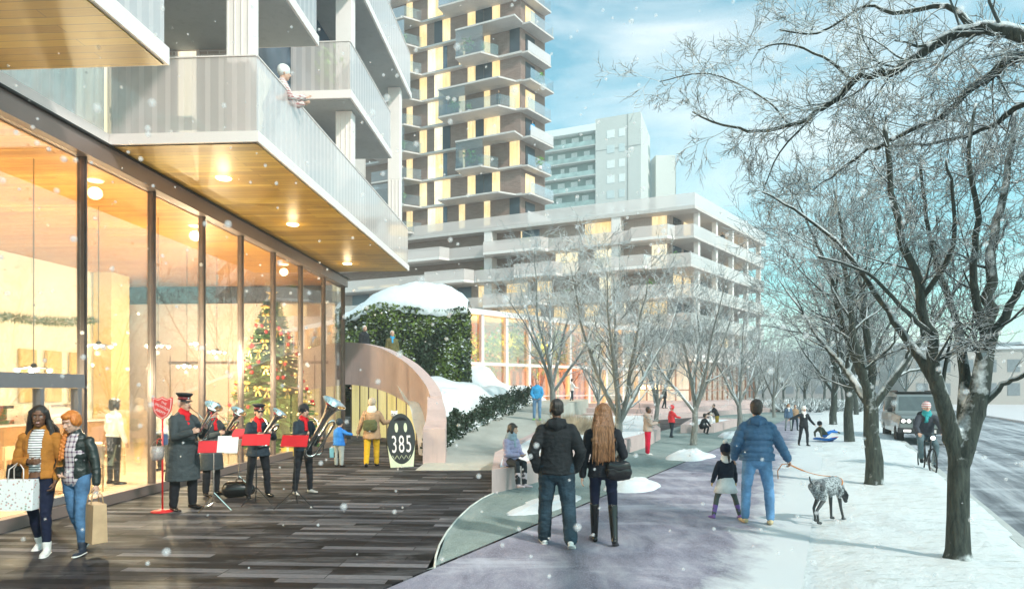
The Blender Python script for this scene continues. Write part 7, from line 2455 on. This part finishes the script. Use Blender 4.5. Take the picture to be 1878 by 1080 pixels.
# backpacks
def backpack(label, j, mat, s=1.0, off=.17):
    f = facedir(j); c = j['chest'] - f * off + Vector((0, 0, -.02))
    t = thing('backpack', label, 'backpack', c, math.atan2(f.y, f.x) - R(90))
    g = MB(); g.limb([(0, 0, -.17 * s), (0, 0, .17 * s)], [(.14 * s, .085 * s), (.13 * s, .08 * s)], 14, side=(1, 0, 0)); put(voxelise(g, 'pack', .014, 5, .004, 10), 'pack', mat, t)
    g = MB(); g.limb([(-.08, -.075, -.08), (.08, -.075, -.08)], [(.07, .05)] * 2, 10, side=(0, 0, 1)); g.build('pocket', mat, t, True, local=True)
    return t

# ------------------------------------------------------------------ car
cp = Vector(((1679 - CX) / F * 26.2, 26.2, -.10))
CAR = thing('car', 'boxy silver-grey off-road car with black bumper driving toward us behind the cyclist', 'car', cp, R(-22))
M_car = plain('silver_grey_paint', (.27, .29, .28), .28, .5, var=.03, scale=1, bmp=0, coat=.6)
M_tyre = plain('tyre', (.015, .015, .015), .85); M_blkp = plain('black_plastic', (.02, .02, .022), .55)
cb = lambda g, n, m, p=None, sm=False, bv=0: g.build(n, m, p or CAR, sm, local=True, bevel=bv)
W2 = .92
def hull(rings):
    """rings of (y, half-width low, z low, half-width high, z high)"""
    g = MB(); vs = []
    for y, wl, zl, wh, zh in rings:
        vs += [(-wl, y, zl), (wl, y, zl), (wl * 1.0, y, zl + (zh - zl) * .55), (wh, y, zh), (-wh, y, zh), (-wl, y, zl + (zh - zl) * .55)]
    n = len(rings); fs = [(0, 1, 2, 3, 4, 5), tuple((n - 1) * 6 + i for i in (5, 4, 3, 2, 1, 0))]
    for i in range(n - 1):
        for k in range(6):
            fs.append((i * 6 + k, i * 6 + 6 + k, i * 6 + 6 + (k + 1) % 6, i * 6 + (k + 1) % 6))
    g.add(vs, fs); return g
cb(hull([(-2.2, .88, .50, .80, 1.02), (-2.12, W2, .45, .84, 1.08), (-1.0, W2, .42, .87, 1.16), (1.0, W2, .42, .88, 1.16), (2.2, W2, .42, .87, 1.14), (2.3, .9, .5, .84, 1.08)]), 'body', M_car, bv=.03)
gh = cb(hull([(-.95, .86, 1.15, .86, 1.17), (-.52, .80, 1.16, .72, 1.86), (.2, .80, 1.16, .73, 1.95), (2.15, .80, 1.16, .73, 1.95), (2.26, .84, 1.15, .78, 1.5)]), 'cabin', M_car, bv=.02)
M_cgl = plain('car_glass', (.10, .12, .12), .06, bmp=0, spec=.9)
g = MB(); g.hexa([(-.74, -.93, 1.20), (.74, -.93, 1.20), (.74, -.88, 1.20), (-.74, -.88, 1.20), (-.66, -.575, 1.80), (.66, -.575, 1.80), (.66, -.52, 1.80), (-.66, -.52, 1.80)]); cb(g, 'windscreen', M_cgl)
for s in (-1, 1):
    for y0, y1 in ((-.42, .35), (.42, 1.15), (1.22, 2.0)):
        g = MB(); xs = s * .845; xt = s * .785
        q = [(xs - .03 * s, y0 - .15 * (y0 < 0), 1.22), (xs, y0 - .15 * (y0 < 0), 1.22), (xs, y1, 1.22), (xs - .03 * s, y1, 1.22), (xt - .03 * s, y0, 1.78), (xt, y0, 1.78), (xt, y1, 1.78), (xt - .03 * s, y1, 1.78)]
        if s < 0: q = [q[1], q[0], q[3], q[2], q[5], q[4], q[7], q[6]]
        g.hexa(q); cb(g, 'side_window', M_cgl)
    g = MB(); g.box(s * .98 - .09, s * .98 + .09, -.62, -.56, 1.18, 1.36); cb(g, 'wing_mirror', M_blkp, bv=.02)
    g = MB(); g.box(s * .68 - .19, s * .68 + .19, -2.225, -2.12, .80, .99); hd_ = cb(g, 'headlight_housing', M_blkp)
    for dx in (-.09, .09):
        g = MB(); g.lathe([(0, 0), (.07, 0), (.075, .02), (0, .025)], 16, Matrix.Translation((s * .68 + dx, -2.245, .895)) @ Matrix.Rotation(R(-90), 4, 'X')); cb(g, 'headlight', emit('headlamp', (.95, .95, .85), 1.0), hd_)
    g = MB(); g.box(s * .66 - .12, s * .66 + .12, -2.345, -2.32, .50, .58); cb(g, 'fog_lamp', emit('foglamp', (.95, .95, .88), 1.2))
    for y in (-1.45, 1.45):
        mt = Matrix.Translation((s * .80, y, .37)) @ Matrix.Rotation(R(90), 4, 'Y')
        g = MB(); g.lathe([(.20, -.12), (.34, -.12), (.37, -.09), (.37, .09), (.34, .12), (.20, .12)], 26, mt); w_ = cb(g, 'wheel', M_tyre, sm=False)
        g = MB(); g.lathe([(.0, -.10), (.20, -.11), (.21, 0), (.20, .11), (.05, .09), (0, .09)], 18, mt); cb(g, 'rim', M_silver, w_)
g = MB(); g.box(-.46, .46, -2.232, -2.12, .78, .98)
cb(g, 'grille', M_blkp)
g = MB()
for k in range(4): g.box(-.44, .44, -2.245, -2.235, .80 + .045 * k, .815 + .045 * k)
cb(g, 'grille_bars', M_grey)
g = MB(); g.box(-.95, .95, -2.32, -2.1, .44, .64); cb(g, 'bumper', M_blkp, bv=.03)
g = MB(); g.box(-.26, .26, -2.345, -2.322, .47, .59); cb(g, 'number_plate', M_white)
g = MB(); g.box(-.7, .7, -.2, 1.9, 1.955, 1.99); g.box(-.70, -.66, -.3, 2.0, 1.99, 2.03); g.box(.66, .70, -.3, 2.0, 1.99, 2.03); cb(g, 'roof_rack', M_blkp)

# ------------------------------------------------------------------ cyclist
p = Vector(((1700 - CX) / F * 15.9, 15.9, -.10))
BK = thing('bicycle', 'black city bicycle ridden toward us along the snowy kerb', 'bicycle', p, R(-27 + 8))
# forward is -y
bb = lambda g, n, m, pr=None: g.build(n, m, pr or BK, True, local=True)
for y in (-.52, .52):
    mt = Matrix.Translation((0, y, .34)) @ Matrix.Rotation(R(90), 4, 'Y')
    g = MB(); n = 32
    g.tube([mt @ Vector((.325 * math.cos(2 * math.pi * i / n), .325 * math.sin(2 * math.pi * i / n), 0)) for i in range(n + 1)], .017, 7, cap=False); w_ = bb(g, 'wheel', M_tyre)
    g = MB()
    for i in range(14):
        a = math.pi * i / 7; g.tube([(0, y, .34), mt @ Vector((.32 * math.cos(a), .32 * math.sin(a), 0))], .0022, 3)
    bb(g, 'spokes', M_silver, w_)
g = MB()
for a, b, r in (((0, -.36, .86), (0, -.30, .62), .018), ((0, -.33, .82), (0, .20, .82), .015), ((0, -.31, .66), (0, .10, .30), .018), ((0, .10, .30), (0, .24, .88), .015), ((0, .10, .30), (0, .52, .34), .010), ((0, .52, .34), (0, .20, .80), .009),
                ((.05, -.33, .62), (.05, -.52, .34), .011), ((-.05, -.33, .62), (-.05, -.52, .34), .011), ((0, -.38, .86), (0, -.42, 1.0), .013)):
    g.tube([a, b], r, 7)
bb(g, 'frame', M_black)
g = MB(); g.tube([(-.28, -.32, 1.02), (-.22, -.38, 1.02), (0, -.42, 1.0), (.22, -.38, 1.02), (.28, -.32, 1.02)], .012, 7); bb(g, 'handlebar', M_black)
g = MB(); g.limb([(0, .30, .92), (0, .12, .925)], [(.07, .025), (.03, .02)], 10, side=(1, 0, 0)); bb(g, 'saddle', M_black)
g = MB(); g.tube([(.06, .10, .30), (.06, .10, .14), (.15, .10, .14)], .009, 5); g.tube([(-.06, .10, .30), (-.06, .10, .46), (-.15, .10, .46)], .009, 5); g.ell((.05, .10, .30), (.006, .09, .09)); bb(g, 'pedal_crank', M_grey)
g = MB(); g.lathe([(0, 0), (.04, 0), (.05, .05), (0, .05)], 12, Matrix.Translation((0, -.47, .92)) @ Matrix.Rotation(R(90), 4, 'X')); bb(g, 'lamp', emit('bike_lamp', (1, .95, .85), 2.0))
BM_ = XF[BK.as_pointer()]
seat = BM_ @ Vector((0, .20, 0))
CY, jcy = person('cyclist in dark jacket with teal scarf and red and white hat riding toward us', (seat.x, seat.y, -.10), 180 + (27 - 8), 1.74,
    dict(lL=((-.22, .88, -.75), (.10, -.12, -1)), lR=((.22, .93, -.35), (-.10, -.22, -1)), aL=((-.38, .55, -.85), (.05, .80, -.42)), aR=((.38, .55, -.85), (-.05, .80, -.42)), hands=dict(L=dict(curl=1.2, t=(1, 0, .2)), R=dict(curl=1.2, t=(-1, 0, .2)))), SK_L,
    (cloth('cyclist_jacket', (.05, .055, .07)), .06, 1.15, dict(wr=.006)), (cloth('cyclist_trousers', (.10, .15, .17)), .95, {}), (W_LEA, .02, {}), (H_GRY, 'crop'), ('beanie', striped('red_white_knit', (.75, .68, .66), (.55, .06, .08), .05)), (W_TEAL, 1.15), vox=.010, sit=.90, lean=(0, .38), head=(0, -14))
backpack('large black backpack on the cyclist\'s back', jcy, W_BLK, 1.15, .22)

# ------------------------------------------------------------------ dog
p = G(1516, 960)
DG_ = thing('dog', 'grey speckled short-haired pointer sniffing the snow with its head lowered', 'dog', (p.x, p.y, .03), R(32), scale=.98)
g = MB(); z_ = .0
# forward is +x
g.limb([(-.27, 0, .55), (-.14, 0, .545), (.02, 0, .535), (.16, 0, .525), (.26, 0, .53)], [(.085, .10), (.082, .105), (.085, .125), (.092, .15), (.07, .12)], 16, side=(0, 1, 0))
g.limb([(.18, 0, .50), (.22, 0, .46)], [(.08, .11), (.06, .09)], 12, side=(0, 1, 0))
g.limb([(.24, 0, .58), (.33, 0, .53), (.385, 0, .43)], [(.06, .085), (.050, .066), (.046, .054)], 12, side=(0, 1, 0))
g.limb([(.395, 0, .41), (.44, 0, .365)], [.060, .054], 12)
g.limb([(.44, 0, .36), (.475, 0, .30), (.49, 0, .265)], [(.042, .044), (.033, .037), (.029, .031)], 10)
for s in (-1, 1):
    g.limb([(.385, s * .052, .435), (.40, s * .072, .37), (.405, s * .070, .31)], [(.012, .026), (.010, .036), (.008, .024)], 8)
legs_ = [(-1, .20, .06), (1, .20, -.02)]
for s, x0, dx in ((-1, .19, .12), (1, .20, .02)):
    g.limb([(x0, s * .065, .50), (x0 + dx * .2, s * .068, .36), (x0 + dx * .55, s * .065, .20), (x0 + dx, s * .065, .06)], [(.045, .055), .032, .022, .019], 10)
    g.limb([(x0 + dx, s * .065, .03), (x0 + dx + .055, s * .065, .018)], [.024, .022], 8)
for s, dx in ((-1, -.05), (1, .08)):
    x0 = -.24
    g.limb([(x0, s * .055, .53), (x0 + .07 + dx * .4, s * .07, .40), (x0 + .075 + dx * .6, s * .07, .34)], [(.07, .085), (.05, .06), .038], 10)
    g.limb([(x0 + .075 + dx * .6, s * .07, .34), (x0 - .055 + dx, s * .068, .21), (x0 - .02 + dx, s * .066, .06)], [.034, .022, .018], 8)
    g.limb([(x0 - .02 + dx, s * .066, .03), (x0 + .04 + dx, s * .066, .018)], [.024, .022], 8)
g.limb([(-.34, 0, .59), (-.40, 0, .63), (-.42, 0, .70)], [.022, .015, .010], 8)
def roan():
    m, t, b = newmat('roan_coat'); v = coords(t)
    vo = t.nodes.new('ShaderNodeTexVoronoi'); vo.inputs['Scale'].default_value = 38; t.links.new(v, vo.inputs['Vector'])
    n = noisen(t, v, 55, 3, .6); n2 = noisen(t, v, 5, 3, .5)
    c = ramp(t, n, [(.42, (.05, .06, .065)), (.56, (.42, .46, .48))])
    c = mixnode(t, c, (.03, .035, .04), ramp(t, n2, [(.56, 0.0), (.62, .8)]))
    t.links.new(c, b.inputs['Base Color']); b.inputs['Roughness'].default_value = .6
    return m
me = voxelise(g, 'body', .008, 4)
o = put(me, 'body', [roan(), plain('dark_dog_coat', (.035, .042, .045), .55, var=.3, scale=20)], DG_)
n = len(me.polygons); cen = np.empty(n * 3, 'f'); me.polygons.foreach_get('center', cen); cen = cen.reshape(-1, 3)
mi = ((cen[:, 0] > .365) | (cen[:, 2] < .34) | (cen[:, 0] < -.37)).astype('i'); me.polygons.foreach_set('material_index', mi)
DM = XF[DG_.as_pointer()]
g = MB(); n = 16
cc = Vector((.30, 0, .57)); ax = Vector((.8, 0, -.5)).normalized(); u_ = ax.orthogonal().normalized(); v_ = ax.cross(u_)
g.tube([cc + (u_ * math.cos(2 * math.pi * i / n) * .078 + v_ * math.sin(2 * math.pi * i / n) * .062) for i in range(n + 1)], [(.012, .004)] * (n + 1), 6, cap=False); g.build('collar', plain('orange_leather', (.48, .17, .04), .5), DG_, True, local=True)
# leash
a = jd2['hR']; b = DM @ Vector((.25, 0, .655))
g = MB(); pts = []
for i in range(15):
    u = i / 14; q = a.lerp(b, u); q.z -= .05 * math.sin(math.pi * u); pts.append(q)
g.tube(pts, [.012 if i < 5 else .006 for i in range(15)], 6)
g.tube([a, a + Vector((-.10, -.03, .0)), a + Vector((-.16, -.02, -.10)), a + Vector((-.15, -.01, -.22))], .007, 6)
tag(g.build('leash', plain('orange_rope', (.50, .19, .06), .6), None, True), 'orange dog leash stretched from the man\'s hand to the speckled dog', 'leash')
# sled
p = G(1512, 810)
t = thing('sled', 'small blue plastic sled under the child lying on the snow', 'sled', (p.x, p.y, .04), R(-70))
g = MB(); g.limb([(-.35, 0, .06), (.25, 0, .05), (.45, 0, .14)], [(.22, .05), (.22, .05), (.16, .03)], 14, side=(0, 1, 0)); g.build('shell', W_BLU, t, True, local=True)
g = MB(); g.tube([(.45, -.12, .15), (.65, 0, .2), (.45, .12, .15)], .008, 5); g.build('pull_rope', M_redf, t, local=True)

# ------------------------------------------------------------------ balcony furniture and plants on the near building
M_mint = plain('mint_paint', (.40, .60, .52), .5, bmp=0)
def lb(x, y, z): return LBM @ Vector((x, y, z))
def bistro_chair(x, y, rz, label):
    t = thing('bistro_chair', label, 'chair', lb(x, y, 6.262), rz, 'mint folding chairs on the balcony')
    g = MB()
    for k in range(4): g.box(-.20, .20, -.19 + .1 * k, -.12 + .1 * k, .44, .46)
    g.build('seat', M_mint, t, local=True)
    g = MB(); g.box(-.2, .2, .19, .21, .66, .74); g.box(-.2, .2, .2, .22, .80, .88); g.build('backrest', M_mint, t, local=True)
    for s in (-1, 1):
        g = MB(); g.beam((s * .19, -.22, 0), (s * .19, .22, .9), .018, .018); g.build('leg', M_mint, t, local=True)
        g = MB(); g.beam((s * .17, .22, 0), (s * .17, -.18, .45), .018, .018); g.build('leg', M_mint, t, local=True)
bistro_chair(-.35, 12.3, R(95), 'mint green folding chair at the left end of the balcony behind the milky rail')
bistro_chair(1.55, 12.3, R(-90), 'mint green folding chair right of the mint balcony table')
t = thing('bistro_table', 'mint green folding table between the two mint chairs on the balcony', 'table', lb(.6, 12.4, 6.262))
g = MB(); g.box(-.38, .38, -.3, .3, .70, .73); g.build('tabletop', M_mint, t, local=True)
for s in (-1, 1):
    for yy in (-.25, .25):
        g = MB(); g.beam((-.3 * s, yy + .01 * s, 0), (.3 * s, yy + .01 * s, .7), .02, .02); g.build('leg', M_mint, t, local=True)
pot_plant(tuple(lb(1.95, 17.2, 9.302)), .75, 'green leafy plant in a white pot behind the upper balcony rail', None, 260)
# cafe tables inside the shop
for i, (x, y, lab) in enumerate([(-8.6, 12.2, 'white round cafe table nearest the door inside the shop'), (-9.6, 14.6, 'white round cafe table left of the woman in the white blouse'), (-8.2, 16.8, 'white round cafe table seen behind the first bandsman')]):
    t = thing('cafe_table', lab, 'table', (x, y, .02), 0, 'cafe tables inside the shop')
    g = MB(); g.lathe([(0, .72), (.40, .72), (.40, .75), (0, .75)], 24); g.build('tabletop', M_white, t, local=True)
    g = MB(); g.tube([(0, 0, .02), (0, 0, .72)], .03, 8); g.lathe([(0, 0), (.24, 0), (.2, .025), (0, .03)], 18); g.build('pedestal', M_silver, t, local=True)
    for s in (-1, 1):
        c_ = thing('cafe_chair', ['pale wooden cafe chair left of ', 'pale wooden cafe chair right of '][s > 0] + ['the cafe table nearest the door', 'the cafe table by the white blouse', 'the table behind the first bandsman'][i], 'chair', (x + .62 * s, y + .1, .02), R(90 * s), 'cafe chairs inside the shop')
        M_pw = plain('pale_wood', (.62, .47, .28), .5)
        g = MB(); g.box(-.2, .2, -.2, .2, .44, .47); g.build('seat', M_pw, c_, local=True, bevel=.01)
        g = MB(); g.box(-.2, .2, -.21, -.19, .62, .88); g.build('backrest', M_pw, c_, local=True, bevel=.008)
        for a in (-.17, .17):
            for b in (-.18, .18):
                g = MB(); g.box(a - .015, a + .015, b - .015, b + .015, 0, .88 if b < 0 else .44); g.build('leg', M_pw, c_, local=True)

t = thing('service_counter', 'long wooden service counter along the cream wall behind the cafe tables', 'counter', (-12.6, 17.2, .02), R(-3.2) + R(90) - R(3.1))
M_cw = woodplank('counter_wood', (.20, .10, .04), (.34, .18, .07), (.46, .26, .11), .2, 'x')
g = MB(); g.box(-2.4, 2.4, -.3, .3, 0, 1.02); g.build('counter_body', M_cw, t, local=True)
g = MB(); g.box(-2.5, 2.5, -.38, .36, 1.022, 1.07); g.build('countertop', M_white, t, local=True, bevel=.01)
for x_, lab_ in ((-1.2, 'steel coffee machine standing on the near half of the service counter'), (.9, 'glass cake display on the far half of the service counter')):
    u_ = XF[t.as_pointer()] @ Vector((x_, 0, 1.072))
    q_ = thing('coffee_machine' if x_ < 0 else 'cake_display', lab_, 'coffee machine' if x_ < 0 else 'display case', u_, R(84))
    g = MB(); g.box(-.4, .4, -.25, .25, 0, .12); g.box(-.4, .4, -.05, .25, .12, .45); g.build('casing', M_silver if x_ < 0 else M_white, q_, local=True, bevel=.02)
    g = MB(); g.box(-.38, .38, -.24, -.06, .40, .47) ; g.build('hood', M_black if x_ < 0 else M_glass, q_, local=True)

# ------------------------------------------------------------------ falling snow
M_flake, t_, b_ = newmat('falling_flake')
ou = [n for n in t_.nodes if n.type == 'OUTPUT_MATERIAL'][0]
tr = t_.nodes.new('ShaderNodeBsdfTransparent'); df = t_.nodes.new('ShaderNodeBsdfDiffuse'); df.inputs[0].default_value = (.95, .96, .97, 1)
tl = t_.nodes.new('ShaderNodeBsdfTranslucent'); tl.inputs[0].default_value = (.95, .96, .97, 1)
ad = t_.nodes.new('ShaderNodeMixShader'); ad.inputs[0].default_value = .5; t_.links.new(df.outputs[0], ad.inputs[1]); t_.links.new(tl.outputs[0], ad.inputs[2])
mx = t_.nodes.new('ShaderNodeMixShader'); mx.inputs[0].default_value = .10; t_.links.new(tr.outputs[0], mx.inputs[1]); t_.links.new(ad.outputs[0], mx.inputs[2]); t_.links.new(mx.outputs[0], ou.inputs[0])
g = MB(); rg = random.Random(99)
for k in range(1150):
    Y = 2.4 + 20 * rg.random() ** 1.2
    px = rg.uniform(-80, 1960); py = rg.uniform(-60, 1060)
    c = D(px, py, Y)
    if c.z < .1 or any(abs(px - a) < 45 and abs(py - b) < 50 for a, b in ((75, 770), (140, 780), (1015, 755), (1095, 800), (1385, 760), (335, 760), (390, 770), (475, 780), (560, 780), (735, 800), (1700, 770))): continue
    r = rg.choice([.006, .009, .012, .016, .022]) * (.55 + Y / 9)
    for q in (1.0, .84, .68, .52, .36):
        g.ell(c, (r * q, r * q * .9, r * q), None, 10, 7)
o = g.build('falling_snow', M_flake, None, True)
tag(o, 'large soft snowflakes falling through the whole scene', 'snowflakes', kind='stuff')
# ------------------------------------------------------------------ cold haze over the whole place
g = MB(); g.box(-150, 330, -40, 240, -1.3, 66)
hzm = bpy.data.materials.new('cold_haze'); hzm.use_nodes = True; ht = hzm.node_tree
ht.nodes.clear(); ho = ht.nodes.new('ShaderNodeOutputMaterial'); hv = ht.nodes.new('ShaderNodeVolumePrincipled')
hv.inputs['Color'].default_value = (.86, .97, .97, 1); hv.inputs['Density'].default_value = .0019; hv.inputs['Anisotropy'].default_value = .2
ht.links.new(hv.outputs[0], ho.inputs['Volume'])
o = g.build('haze', hzm, None)
tag(o, 'thin cold blue-green winter haze between the viewer and the far buildings', 'haze', kind='stuff')
SC.cycles.volume_bounces = 0
